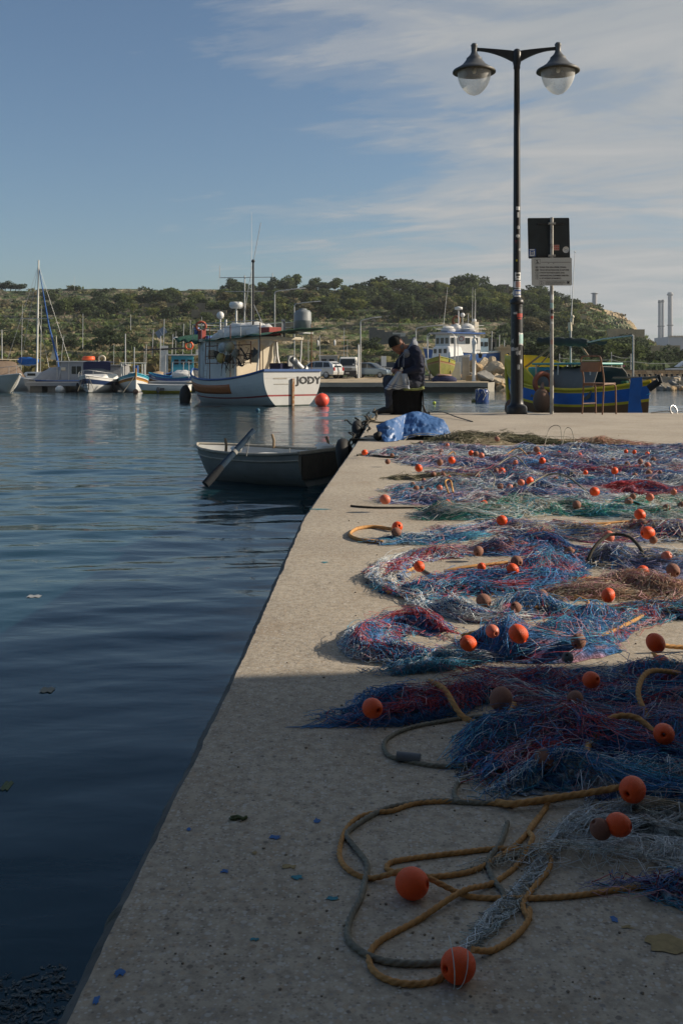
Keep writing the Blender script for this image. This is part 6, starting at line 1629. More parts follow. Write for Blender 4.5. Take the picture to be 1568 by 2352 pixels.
part(jb, 'aerial_frame', galv, lambda q: (q.cyl((cx0 + 1.1, -.1, 3.2), (cx0 + 1.1, -.1, 6.4), .035, n=6), q.cyl((cx0 + 2.0, .8, 6.3), (cx0 + .1, -1.1, 6.3), .02, n=6), q.cyl((cx0 + 1.8, .6, 5.6), (cx0 + .4, -.8, 5.6), .02, n=6), q.cyl((cx0 + 2.0, .8, 6.3), (cx0 + 2.0, .8, 6.9), .02, n=6), q.cyl((cx0 + .1, -1.1, 6.3), (cx0 + .1, -1.1, 6.5), .02, n=6), q.tube([(cx0 + 1.2, 0, 3.6), (cx0 + .9, -.2, 5.8), (cx0 + .4, -.6, 9.0)], .016, 5)))
# side rack with buoys and grapnels
def rack(q):
    for z_ in (2.0, 2.35, 2.85):
        q.cyl((cx0 - 2.2, 1.66, z_), (cx0 + 1.9, 1.66, z_), .022, n=6)
        q.cyl((cx0 + 1.9, 1.66, z_), (cx0 + 1.9, 1.2, z_), .022, n=6)
    for x_ in (-2.2, -1.2, -.2, .8, 1.9): q.cyl((cx0 + x_, 1.66, 1.95), (cx0 + x_, 1.66, 3.0), .022, n=6)
part(jb, 'gear_rack', rust, rack)
def ladder(q):
    for y_ in (0, .32): q.cyl((cx0 + 2.1 + y_, 1.50, 1.2), (cx0 + 2.1 + y_, 1.35, 3.3), .022, n=6)
    for k in range(7): q.cyl((cx0 + 2.1, 1.49 - .02 * k, 1.35 + .28 * k), (cx0 + 2.42, 1.49 - .02 * k, 1.35 + .28 * k), .016, n=5)
part(jb, 'ladder', galv, ladder)
for k, (x_, z_, r_, m_) in enumerate([(.2, 2.75, .24, mat('buoy_bluewhite', (.36, .42, .44), .5, .3, 4)), (-.5, 2.75, .26, mat('buoy_tan', (.30, .26, .16), .6, .3, 4)), (.35, 2.25, .25, mat('buoy_yellow', (.38, .28, .08), .6, .3, 4)), (-.3, 2.2, .18, rope_dark), (-1.0, 2.45, .2, rope_grey), (.75, 2.4, .16, rope_dark)]):
    part(jb, 'buoy' if k < 3 else 'net_bundle', m_, lambda q: q.ell((cx0 + x_, 1.72, z_), (r_, r_ * .8, r_ * 1.05), 14, 10, jit=.15 if k < 3 else .7, seed=k))
def grap(q):
    for (x_, z_) in ((-1.5, 2.2), (-2.0, 2.5)):
        q.cyl((cx0 + x_ + .6, 1.7, z_ + .2), (cx0 + x_, 1.7, z_ - .35), .035, n=6)
        for a in (-1, 1):
            q.tube([(cx0 + x_, 1.7, z_ - .35), (cx0 + x_ + .2 * a, 1.75, z_ - .3), (cx0 + x_ + .26 * a, 1.75, z_ - .08)], [.035, .04, .015], 6)
    q.add([(cx0 - 2.9, 1.7, 2.5), (cx0 - 2.5, 1.7, 2.75), (cx0 - 2.45, 1.72, 2.2)], [(0, 1, 2)]); q.cyl((cx0 - 1.2, 1.7, 2.4), (cx0 - 2.6, 1.7, 2.45), .02, n=5)
    for k in range(26):
        a = Vector((cx0 + rnd.uniform(-1.8, .9), 1.66 + rnd.uniform(-.05, .12), rnd.uniform(2.0, 2.8)))
        q.tube([a, a + Vector((rnd.uniform(-.3, .3), rnd.uniform(-.04, .1), rnd.uniform(-.3, .1))), a + Vector((rnd.uniform(-.4, .4), .05, rnd.uniform(-.7, -.1)))], .014, 4)
part(jb, 'grapnel', black_rubber, grap)
part(jb, 'winch', grey_metal, lambda q: (q.cyl((-Ls / 2 + .5, -.9, 1.7), (-Ls / 2 + .5, -.3, 2.2), .16, n=12), q.cyl((-Ls / 2 + .5, -1.0, 1.62), (-Ls / 2 + .5, -.9, 1.7), .28, n=12), q.cyl((-Ls / 2 + .5, -.4, 1.3), (-Ls / 2 + .5, -.4, 2.0), .05, n=6), q.box((-Ls / 2 + 1.0, -.6, 2.1), (.1, .35, .5))))
part(jb, 'engine_box', navy_cloth, lambda q: q.box((-Ls / 2 + 1.5, -.4, 1.65), (.8, .9, .7)), bevel=.05)
part(jb, 'bow_fender', black_rubber, lambda q: q.ell((Ls / 2 - .95, 1.0, .28), (.32, .30, .62), 12, 10, jit=.1))
part(jb, 'hanging_float', clean_white, lambda q: (q.ell((-Ls / 2 + .2, -1.6, 2.95), (.06, .06, .16), 8, 6), q.ell((-Ls / 2 - .6, -2.0, 2.95), (.06, .06, .16), 8, 6)))
# orange mooring buoy
def buoy(px, py_bot, rpx, m, label, squash=1.0, Y=None):
    Y = Y or F * (CH - WZ) / (py_bot - 849); r = rpx / F * Y
    o = thing('mooring_buoy', label, 'buoy', Vector(((px - 784) / F * Y, Y, WZ)))
    mb = MB(); mb.ell((0, 0, r * .82 * squash), (r, r, r * squash), 20, 14); mb.out('ball', m, o)
    if rpx > 9: mb = MB(); mb.cyl((0, 0, r * (1.75 * squash)), (0, 0, r * 1.95 * squash), r * .16, r * .12, 8); mb.out('eye', dark_metal, o)
    return o
o = buoy(739, 932, 16.5, mat('fluor_orange', (.85, .09, .05), .45, .08, 3), 'big round orange buoy floating beside the stern of the white boat', .97)
buoy(137, 901, 10, clean_white, 'white round buoy floating in front of the pontoon at left', .85)
buoy(592, 946, 4.8, mat('teal_plastic', (.02, .10, .16), .6, .2), 'small dark blue float on the water before the white boat')
buoy(997, 928, 3.6, mat('tennis_yellow', (.45, .55, .05), .6, .1), 'tiny yellow green ball floating right of the man')
# blue barrel wrapped in rope
o = thing('barrel_buoy', 'blue plastic barrel wrapped in pale rope floating in the water', 'barrel', place(1107, 52))
r_ = 15.5 / F * 52
part(o, 'barrel', mat('barrel_blue', (.01, .05, .20), .4, .15, 3), lambda q: q.lathe([(0, r_ * 2.02), (r_ * .8, r_ * 2.0), (r_ * .95, r_ * 1.85), (r_, r_ * 1.4), (r_ * .98, r_), (r_, r_ * .5), (r_ * .96, -.1)], (0, 0, -.05), 24))
def rp(q):
    for k in range(7):
        a = 2 * PI * k / 7
        q.tube([(math.cos(a) * r_ * .5, math.sin(a) * r_ * .5, r_ * 2.0), (math.cos(a + .25) * r_ * .95, math.sin(a + .25) * r_ * .95, r_ * 1.88), (math.cos(a + .55) * r_ * 1.04, math.sin(a + .55) * r_ * 1.04, r_ * 1.1), (math.cos(a + .15) * r_ * 1.03, math.sin(a + .15) * r_ * 1.03, r_ * .3)], .016, 5)
        q.tube([(math.cos(a) * r_ * 1.03, math.sin(a) * r_ * 1.03, r_ * 1.6), (math.cos(a + .5) * r_ * 1.04, math.sin(a + .5) * r_ * 1.04, r_ * .8), (math.cos(a + .9) * r_ * 1.04, math.sin(a + .9) * r_ * 1.04, r_ * 1.5)], .014, 5)
part(o, 'rope_lashing', mat('pale_rope', (.42, .42, .40), .9, .2, 20), rp)
part(o, 'side_float', mat('olive_float', (.16, .16, .05), .7, .2), lambda q: q.ell((-r_ * 1.3, 0, .05), (r_ * .35, r_ * .3, r_ * .3), 12, 8))

# ---- rowing dinghy beside the quay
thd = math.atan2(.53, -.85)
corner = Vector(((679 - 784) / F * 14.1, 14.1, WZ)); bd_ = Vector((math.cos(thd), math.sin(thd), 0)); rt_ = Vector((.53, .85, 0))
Ld, Bd = 2.34, 1.30
dg_ = thing('rowing_boat', 'small grey wooden rowing boat moored against the quay wall', 'rowing boat', corner + bd_ * Ld / 2 + rt_ * Bd / 2, thd)
dm = mat('dinghy_grey', (0.20, 0.21, 0.20), .75, .14, 3, bump=.003, bscale=25, dirt=((.13, .12, .09), .62, 5))
dmi = mat('dinghy_white_inside', (0.55, 0.56, 0.54), .7, .12, 3, dirt=((.2, .2, .18), .62, 6))
dm_w = mat('rubbing_strake', (0.33, 0.31, 0.26), .8, .25, 6, bump=.004, bscale=30, dirt=((.10, .08, .05), .58, 8))
pt, hb, gz = hull(dg_, Ld, Bd, .44, .06, .05, draft=.12, transom=.90, rake=.30, mats=[dm, antifoul], bands=[(.80, 0), (1.1, 1)], deck_m=dmi, rail_m=dm_w, rail_r=.024, open_floor=.06, full=3.2, n=28, nv=12)
for s_ in (1, -1):
    part(dg_, 'strake', dm_w, lambda q: q.tube([pt(i / 20, .16, s_) + Vector((0, .006 * s_, 0)) for i in range(21)], .014, 6))
part(dg_, 'thwart', dmi, lambda q: q.box((.10, 0, .36), (.24, 1.12, .035)), bevel=.005)
part(dg_, 'thwart', dmi, lambda q: q.box((-.86, 0, .38), (.36, 1.05, .035)), bevel=.005)
part(dg_, 'bow_seat', blue_paint, lambda q: q.box((.66, 0, .34), (.30, .75, .03)), bevel=.005)
part(dg_, 'stern_panel', mat('shaded_stern_wood', (.06, .052, .04), .85, .3, 8), lambda q: q.box((-Ld / 2 - .012, 0, .28), (.02, 1.02, .34)))  # dark brown sheet; its colour also carries the quay's shadow on the transom
for s_, x_ in ((1, .12), (-1, .12), (-1, -.9)):
    part(dg_, 'thole_pin', wood, lambda q: q.tube([(x_, s_ * .60, .44), (x_ - .01, s_ * .60, .56), (x_ + .02, s_ * .59, .66)], .022, 7))
part(dg_, 'rope_fender', white_cloth, lambda q: (q.ell((-.05, .58, .50), (.10, .05, .05), 10, 8, jit=.6), q.ell((-.88, -.52, .50), (.16, .10, .06), 10, 8, jit=.6)))
part(dg_, 'rowlock', galv, lambda q: (q.cyl((-.75, .2, .40), (-.75, .2, .53), .008, n=6), q.cyl((-.98, .1, .42), (-.98, .1, .52), .01, n=6)))
# oar
a = P(476, 1108, 13.75); b_ = P(583, 988, 14.25)
oar = thing('oar', 'dark blue oar resting on the gunwale of the rowing boat', 'oar', a)
v_ = b_ - a
part(oar, 'shaft', mat('oar_blue', (.010, .035, .07), .85, .35, 12, dirt=((.2, .2, .19), .70, 12)), lambda q: q.tube([v_ * .25, v_ * .5, v_ * .8, v_], [.044, .044, .042, .040], 12))
part(oar, 'blade', mat('oar_blade_dark', (.008, .012, .018), .85, .3, 12), lambda q: q.tube([v_ * -.04, v_ * .1, v_ * .3], [.058, .060, .046], 10))
part(oar, 'binding', mat('pale_rope', (.4, .4, .4)), lambda q: (q.tube([v_ * .56, v_ * .6], .047, 12), q.tube([v_ * .82, v_ * .84 + Vector((.0, -.05, -.12)), v_ * .83 + Vector((.01, -.05, -.24)), v_ * .86 + Vector((.03, -.05, -.05))], .004, 5), q.tube([v_ * .9 + Vector((.03, -.04, 0)), v_ * .88 + Vector((.10, -.05, -.06)), v_ * .9 + Vector((.06, -.05, .02))], .004, 5)))
# tyres, ropes hung on the quay edge
for i, (px, py, z_) in enumerate([(808, 1022, -.18), (830, 992, -.16)]):
    Y = F * CH / (py - 849) if i == 0 else 13.2
    Y = [9.6, 12.6][i]
    o = thing('tyre_fender', ['near black tyre hung on the quay edge beside the rowing boat', 'far black tyre hung on the quay edge beside the tarpaulin'][i], 'tyre', (edge_x(Y) - .12, Y, z_))
    part(o, 'tyre', black_rubber, lambda q: q.torus((0, 0, 0), .15, .06, Matrix.Rotation(R(78), 4, 'Y') @ Matrix.Rotation(R(10), 4, 'X'), 22, 10))
    part(o, 'rope', rope_dark, lambda q: q.tube(catmull([(0, 0, .1), (.05, 0, .19), (.25, .05, .175), (.4, .1, .175 )], .05), .012, 6))
mb = MB()
for k in range(26):
    Y = rnd.uniform(10.3, 14.6); x0 = edge_x(Y) + rnd.uniform(-.14, .10); z0 = .02 + rnd.uniform(0, .05) if x0 > edge_x(Y) else -.03 - rnd.uniform(0, .12)
    pts = [Vector((x0, Y, z0))]
    for q in range(5): pts.append(pts[-1] + Vector((rnd.uniform(-.06, .05), rnd.uniform(-.25, .3), rnd.uniform(-.05, .06))))
    mb.tube(catmull(pts, .05), rnd.choice([.007, .010, .014]), 6)
tag(mb.out('rope_tangle', rope_dark), 'tangle of old dark rope along the quay edge by the tyres', 'rope')
mb = MB()
for k in range(1):
    Y = 12.6; x0 = edge_x(Y) + rnd.uniform(-.05, .14)
    pts = [Vector((x0, Y, .02))]
    for q in range(5): pts.append(pts[-1] + Vector((rnd.uniform(-.07, .07), rnd.uniform(-.2, .3), rnd.uniform(-.01, .02))))
    mb.tube(catmull(pts, .05), .012, 6)
tag(mb.out('rope_tangle', mat('pale_rope2', (.20, .165, .11), .9, .3, 20)), 'bleached rope end lying on the quay edge left of the tarpaulin', 'rope')

# ---- the painted luzzu at the right
st_ = Vector(((1492 - 784) / F * 23.6, 23.6, WZ)); bw_ = Vector(((1166 - 784) / F * 27.2, 27.2, WZ))
dv_ = bw_ - st_; Lz = dv_.length; thl = math.atan2(dv_.y, dv_.x)
lz_ = thing('painted_boat', 'blue and yellow painted fishing boat with grey tarp behind the chair', 'fishing boat', (st_ + bw_) / 2, thl)
l_blue = mat('luzzu_blue', (0.008, 0.13, 0.47), .5, .16, 3, dirt=((.01, .04, .16), .62, 4)); l_yel = mat('luzzu_yellow', (.72, .52, .02), .5, .15, 3, dirt=((.3, .2, .04), .64, 6)); l_brn = mat('luzzu_brown', (.19, .085, .03), .6, .15, 3)
l_tur = mat('luzzu_turquoise', (.03, .38, .60), .5, .14, 3)
pt, hb, gz = hull(lz_, Lz, 1.85, 1.18, .42, .22, draft=.3, transom=.0, rake=.15, mats=[l_yel, l_blue, l_brn, l_tur, white_paint], bands=[(.05, 0), (.235, 1), (.275, 0), (.43, 2), (.47, 4), (.6, 0), (1.1, 2)], deck_drop=.30, deck_m=l_tur, rail_m=l_yel, rail_r=.045, n=40, nv=20, full=2.6, stern_rake=.1)
# raised bow wash board, yellow outside, turquoise inside
for s_ in (1, -1):
    mb = MB(); rows = []
    for j in range(5):
        rows.append([pt(.60 + .40 * i / 14, 0, s_) + Vector((.10 * j / 4, (.05 if i < 12 else -.0) * s_ * j / 4, .02 + (.62 * math.sin(PI * min(1, .15 + i / 14 * .62))) * j / 4)) for i in range(15)])
    mb.grid(rows); o = mb.out('wash_board', l_yel, lz_, fixn=False); o.modifiers.new('t', 'SOLIDIFY').thickness = .03
part(lz_, 'stem_post', l_yel, lambda q: q.tube([pt(1, .9), pt(1, .5) + Vector((.04, 0, 0)), pt(1, 0) + Vector((.05, 0, .0)), pt(1, 0) + Vector((.06, 0, .5))], [.05, .055, .055, .045], 8))
part(lz_, 'bow_plate', mat('plate_white', (.5, .52, .52), .5, .1), lambda q: q.grid([[pt(.86 + .03 * i, .12 + .08 * j, -1) + Vector((0, -.012, 0)) for i in range(4)] for j in range(3)]), fixn=False)
part(lz_, 'bow_plate', mat('plate_white', (.5, .52, .52), .5, .1), lambda q: q.grid([[pt(.86 + .03 * i, .12 + .08 * j, 1) + Vector((0, .012, 0)) for i in range(4)] for j in range(3)]), fixn=False)
# deckhouse and grey tarp
house_box(lz_, 'cuddy', l_tur, Lz * .06, Lz * .26, -.55, .55, .95, 1.75, .06, .04)
part(lz_, 'cuddy_roof', mat('aqua_roof', (.12, .40, .38), .5, .1), lambda q: q.box((Lz * -.02, 0, 1.83), (Lz * .42, 1.25, .05)), bevel=.02)
part(lz_, 'roof_frame', white_paint, lambda q: [q.cyl((x_, y_, 1.55), (x_, y_, 1.82), .02, n=6) for x_ in (-Lz * .22, Lz * .0, Lz * .16) for y_ in (-.6, .6)])
mb = MB(); rows = []
for i in range(25):
    x_ = -Lz * .26 + Lz * .42 * i / 24; row = []
    for j in range(13):
        a = j / 12
        y_ = -.82 + 1.64 * a; roof = 1.72 + .02 * math.sin(i)
        z_ = min(roof, 1.0 + 2.6 * min(a, 1 - a) ** .8) + .05 * mnoise.noise(Vector((x_ * 4, y_ * 3, 2))) - .03 * abs(math.sin(i * 1.1)) * (1 if z_ > 1 else 1)
        row.append(Vector((x_ + .05 * mnoise.noise(Vector((x_ * 3, y_ * 5, 7))), y_, z_)))
    rows.append(row)
mb.grid(rows); o = mb.out('grey_tarp', mat('grey_tarp_cloth', (.16, .16, .15), .85, .12, 3, bump=.01, bscale=8), lz_, fixn=False); o.modifiers.new('t', 'SOLIDIFY').thickness = .02
# tall blue rudder board with turquoise edge
rx_ = Vector(((1458 - 784) / F * 23.3, 23.3, 0))
def lzl(w):   # world -> boat frame
    return Matrix.Rotation(-thl, 4, 'Z') @ (Vector(w) - lz_.location)
rm_ = Matrix.Rotation(-thl, 4, 'Z')
def rb(q):
    sc = 23.3 / F
    prof = [(1441, 952), (1444, 905), (1448, 868), (1474, 866), (1475, 885), (1470, 905), (1472, 930), (1476, 952)]
    vs = []
    for dy_ in (0, .06):
        for x_, y_ in prof: vs.append(rm_ @ (P(x_, y_, 23.3 + dy_) - lz_.location))
    n_ = len(prof); q.add(vs, [tuple(range(n_)), tuple(range(2 * n_ - 1, n_ - 1, -1))] + [(i, i + n_, (i + 1) % n_ + n_, (i + 1) % n_) for i in range(n_)], False)
part(lz_, 'rudder', l_blue, rb)
def lzp(px, py, Y): return rm_ @ (P(px, py, Y) - lz_.location)
part(lz_, 'stern_panel', mat('luzzu_green', (.01, .11, .07), .6, .2), lambda q: q.tube([lzp(1436, 935, 23.9), lzp(1434, 875, 23.9)], .11, 4))
part(lz_, 'tiller', wood, lambda q: q.tube([lzp(1408, 868, 24.2), lzp(1475, 868, 23.5), lzp(1505, 866, 22.9), lzp(1520, 860, 22.7)], .035, 6))
part(lz_, 'outboard_bracket', black_rubber, lambda q: (q.tube([lzp(1489, 892, 22.9), lzp(1513, 876, 22.8)], [.085, .08], 8), q.tube([lzp(1512, 860, 22.7), lzp(1518, 880, 22.7)], .04, 6)))
# mast posts and rolled awning
part(lz_, 'post', galv, lambda q: q.cyl(lzp(1453.5, 905, 24.3), lzp(1453.5, 770, 24.3), .022, n=8))
part(lz_, 'post', galv, lambda q: q.cyl(lzp(1310, 870, 26), lzp(1310, 745, 26), .025, n=8))
part(lz_, 'awning_pole', galv, lambda q: (q.cyl(lzp(1453, 770, 24.3), lzp(1385, 778, 25.2), .02, n=6), q.cyl(lzp(1385, 778, 25.2), lzp(1324, 792, 26), .02, n=6)))
mb = MB()
pts = catmull([lzp(1236, 785, 26.6), lzp(1262, 783, 26.4), lzp(1290, 784, 26.2), lzp(1325, 786, 25.9), lzp(1350, 788, 25.7)], .08)
mb.tube(pts, [.11 + .02 * math.sin(i * 1.9) for i in range(len(pts))], 10)
mb.out('rolled_awning', mat('dark_canvas', (.035, .05, .05), .9, .3, 8, bump=.02, bscale=12), lz_)
mb = MB(); rows = [[lzp(1340 + 9 * i, 786 - i * .5 + (7 + 3 * math.sin(i * 1.7)) * j / 3, 25.8 - .06 * i) for i in range(7)] for j in range(4)]
mb.grid(rows); o = mb.out('awning_flap', mat('dark_canvas', ()), lz_, fixn=False)
part(lz_, 'prop', wood, lambda q: (q.cyl(lzp(1190, 855, 26.5), lzp(1272, 792, 26.2), .03, n=6), q.cyl(lzp(1228, 850, 26.8), lzp(1278, 795, 26.4), .02, n=6), q.cyl(lzp(1332, 792, 25.8), lzp(1352, 820, 25.6), .03, n=6)))
part(lz_, 'whip_antenna', clean_white, lambda q: (q.tube([lzp(1310, 745, 26), lzp(1313, 700, 26), lzp(1320, 580, 26)], [.02, .012, .006], 6), q.ell(lzp(1320, 578, 26), .02, 6, 5)))
part(lz_, 'lamp_bracket', cream_paint, lambda q: (q.cyl(lzp(1308, 740, 25.9), lzp(1309, 760, 25.9), .05, n=8), q.cyl(lzp(1314, 728, 25.9), lzp(1313, 745, 25.9), .03, n=8), q.ell(lzp(1314, 727, 25.9), .05, 8, 6)))
# fenders: brown ball, lifebuoy
part(lz_, 'ball_fender', mat('fender_brown', (.16, .085, .05), .65, .2, 4), lambda q: (q.ell(lzp(1243, 920, 24.2), (.205, .205, .30), 18, 14), q.tube([lzp(1243, 896, 24.2), lzp(1246, 880, 24.6)], [.07, .03], 8)))
part(lz_, 'ball_fender', mat('fender_brown', ()), lambda q: q.ell(lzp(1170, 937, 25.6), (.13, .13, .22), 14, 10))
def ring_M(px, py, Y, r_, w_, q):
    c = lzp(px, py, Y); q.torus(c, r_, w_, rm_ @ Matrix.Rotation(R(90), 4, 'X') @ Matrix.Rotation(R(18), 4, 'Y'), 24, 8)
part(lz_, 'lifebuoy', mat('old_lifebuoy', (.33, .10, .05), .6, .25, 5), lambda q: ring_M(1247, 880, 24.9, .235, .065, q))
#PART6
# ================================================================ FAR QUAY
YQ = 75.8
fq_m = mat('packed_earth', (0.36, 0.29, 0.19), .95, .22, .5, bump=.03, bscale=3, dirt=((.20, .16, .10), .58, 1.2))
fq_w = mat('far_quay_wall', (0.27, 0.255, 0.22), .9, .15, .7, bump=.02, bscale=4, dirt=((.13, .12, .09), .6, 1.5))
fq_a = mat('tide_mark', (0.025, 0.025, 0.018), .9, .3, 2)
mb = MB()
xl = (428 - 784) / F * YQ; xr = (1120 - 784) / F * YQ
n = 90
front = [xl + (xr - xl) * i / n for i in range(n + 1)]
rows = []
for k, (y_, zb) in enumerate([(75.8, -.285), (76.3, -.27), (77.2, -.25), (80, -.22), (86, -.16), (96, -.10), (112, -.05)]):
    rows.append([(x + (k * .15 if x > xr - 1 else 0), y_, zb + (.05 * mnoise.noise(Vector((x * .9, y_ * .9, 0))) if k > 1 else 0)) for x in front])
mb.grid(rows)
mb.cur = 1
mb.grid([[(x, 75.8, -.285) for x in front], [(x, 75.8, -.62 + .05 * mnoise.noise(Vector((x * 2, 0, 1)))) for x in front]], False)
mb.cur = 2
mb.grid([[(x, 75.86, -.60) for x in front], [(x, 75.9, -1.6) for x in front]], False)
mb.cur = 1
mb.add([(xr, 75.8, -.285), (xr + 1.3, 80, -.285), (xr + 1.3, 80, -1.6), (xr, 75.8, -1.6)], [(0, 1, 2, 3)]); mb.add([(xl, 75.8, -.285), (xl, 112, -.285), (xl, 112, -1.6), (xl, 75.8, -1.6)], [(0, 1, 2, 3)])
fq = struct(mb.out('far_quay', [fq_m, fq_w, fq_a]))
def gq(px, py):      # a point of the far hardstanding seen at px,py
    for Y in np.arange(76, 112, .25):
        z = float(np.interp(Y, [75.8, 80, 86, 96, 112], [-.285, -.22, -.16, -.10, -.05]))
        if 849 + (CH - z) / Y * F <= py: return Vector(((px - 784) / F * Y, Y, z))
    return Vector(((px - 784) / F * 110, 110, -.05))
# land in behind: right-hand shore strip under the sea wall
mb = MB(); mb.grid([[(x, y_, z_) for x in (8, 20, 40, 90)] for y_, z_ in ((86, -1.3), (87, -.05), (112, .0))]); struct(mb.out('shore_road', mat('road_dust', (.30, .26, .20), .9, .1)))
mb = MB(); mb.grid([[(x, y_, z_) for x in (-70, -40, -20, -11)] for y_, z_ in ((94, -1.3), (96, -.4), (110, .0))]); struct(mb.out('shore', mat('shore_earth', (.12, .10, .06), .95, .3, .5)))
# limestone boulders
bo_m = [mat('boulder_tan', (0.40, 0.28, 0.15), .95, .22, .8, bump=.06, bscale=4, dirt=((.22, .15, .08), .60, 1.2)), mat('boulder_pale', (0.44, 0.36, 0.25), .95, .18, .8, bump=.06, bscale=4, dirt=((.3, .24, .15), .6, 1.2)), mat('boulder_grey', (0.24, 0.23, 0.21), .95, .2, .8, bump=.05, bscale=4)]
bmesh_ = []
for k in range(9):
    mb = MB(); mb.ell((0, 0, 0), 1.0, 10, 7, jit=0)
    rr = random.Random(k + 3); me_v = []
    planes = [Vector((rr.uniform(-1, 1), rr.uniform(-1, 1), rr.uniform(-1, 1))).normalized() for _ in range(9)]
    ds = [rr.uniform(.38, .68) for _ in range(9)]
    for p in mb.v:
        p = Vector(p) * 1.0
        for q, d in zip(planes, ds):
            e = p.dot(q) - d
            if e > 0: p -= q * e
        p += p.normalized() * .05 * mnoise.noise(p * 3)
        me_v.append(tuple(p))
    mb.v = me_v; mb.sm = [False] * len(mb.sm)
    o = mb.out('boulder', bo_m[[0, 1, 0, 1, 2, 1, 0, 1, 0][k]]); bmesh_.append(o.data); bpy.data.objects.remove(o)
def boulder(px, py, rpx, Y, label, group, k=None):
    c = P(px, py, Y); r = rpx / F * Y
    o = bpy.data.objects.new('boulder', bmesh_[k if k is not None else rnd.randrange(9)]); COL.objects.link(o)
    o.location = c; o.scale = (r * rnd.uniform(1.2, 1.7), r * 1.4, r * rnd.uniform(.95, 1.3)); o.rotation_euler = (rnd.uniform(-.5, .5), rnd.uniform(-.5, .5), rnd.uniform(0, 6.28))
    return tag(o, label, 'boulder', group)
lab, grp = 'pale limestone boulder in the heap between white post and street lamp', 'limestone boulders heaped beside the far quay'
for i in range(95):
    px = rnd.uniform(1068, 1225); topl = 826 + abs(px - 1120) * .07 + (max(0, 1085 - px) * .6) + max(0, px - 1165) * .35
    q = rnd.random(); py = topl + 8 + q * (888 - topl - 8)
    if px < 1120 and py > 868: continue
    if px > 1150 and py > 890: continue
    Y = 92 - 13 * q
    boulder(px, py, rnd.uniform(6, 13), Y, lab, grp)
for px, py, r, Y, k in [(1092, 846, 13, 79.6, 0), (1108, 864, 17, 79, 4), (1132, 845, 17, 84, 1), (1108, 834, 13, 86, 3), (1150, 850, 15, 82, 5), (1144, 872, 17, 79.8, 7), (1085, 833, 10, 88, 6), (1165, 862, 14, 80, 8), (1129, 832, 14, 88, 3), (1150, 884, 12, 79.5, 0)]:
    boulder(px, py, r, Y, lab, grp, k)
lab2, grp2 = 'limestone boulder of the breakwater below the sea wall at right', 'breakwater boulders below the sea wall'
for i in range(120):
    px = rnd.uniform(1225, 1660); q = rnd.random()
    boulder(px, 869 + q * 27, rnd.uniform(5, 10.5), 86 - 5.5 * q, lab2, grp2, rnd.choice([0, 1, 3, 4, 4, 5, 6]) if q < .6 else rnd.choice([4, 4, 6]))
# sea wall of coursed stones above the breakwater
sw_ = thing('sea_wall', 'long tan rubble stone sea wall above the breakwater at right', 'wall', (24, 88.5, 0))
st_m = [mat('wall_stone_a', (.44, .30, .17), .95, .15, 2), mat('wall_stone_b', (.36, .25, .15), .95, .15, 2), mat('wall_stone_c', (.50, .38, .24), .95, .15, 2)]
part(sw_, 'wall_core', ls_d, lambda q: q.box((13.5, .35, .0), (41, .5, 1.35)))
part(sw_, 'parapet', mat('pale_render', (.42, .37, .29), .9, .1, .6), lambda q: (q.box((13.5, -1.4, -.12), (41, .25, .42)), q.box((13.5, -1.4, .10), (41, .4, .05))))
smesh = []
for k in range(6):
    mb = MB(); mb.box((0, 0, 0), (1, 1, 1), taper=.9); o = mb.out('stone', st_m[k % 3]); smesh.append(o.data); bpy.data.objects.remove(o)
cnt = 0
mbx = [MB(), MB(), MB()]
for row in range(4):
    x = -6.5
    while x < 12:
        w = rnd.uniform(.35, .75)
        if cnt < 290:
            o = bpy.data.objects.new('stone', rnd.choice(smesh)); COL.objects.link(o); o.parent = sw_
            o.location = (x + w / 2, .08 + rnd.uniform(-.03, .03), .02 + row * .165); o.scale = (w * .94, .2, .155); o.rotation_euler = (0, rnd.uniform(-.04, .04), 0); cnt += 1
        x += w
# bollards on the parapet
for k in range(20):
    if k in (3,): continue
    mb = MB(); mb.lathe([(.10, 0), (.10, .16), (.13, .18), (.13, .24), (0, .25)], (0, 0, 0), 8)
    o = mb.out('bollard', black_rubber); o.location = ((1331 + k * 12.5 - 784) / F * 86.9, 86.95, .07)
    tag(o, 'small dark bollard on the pale parapet of the sea wall', 'bollard', 'bollards along the sea wall')

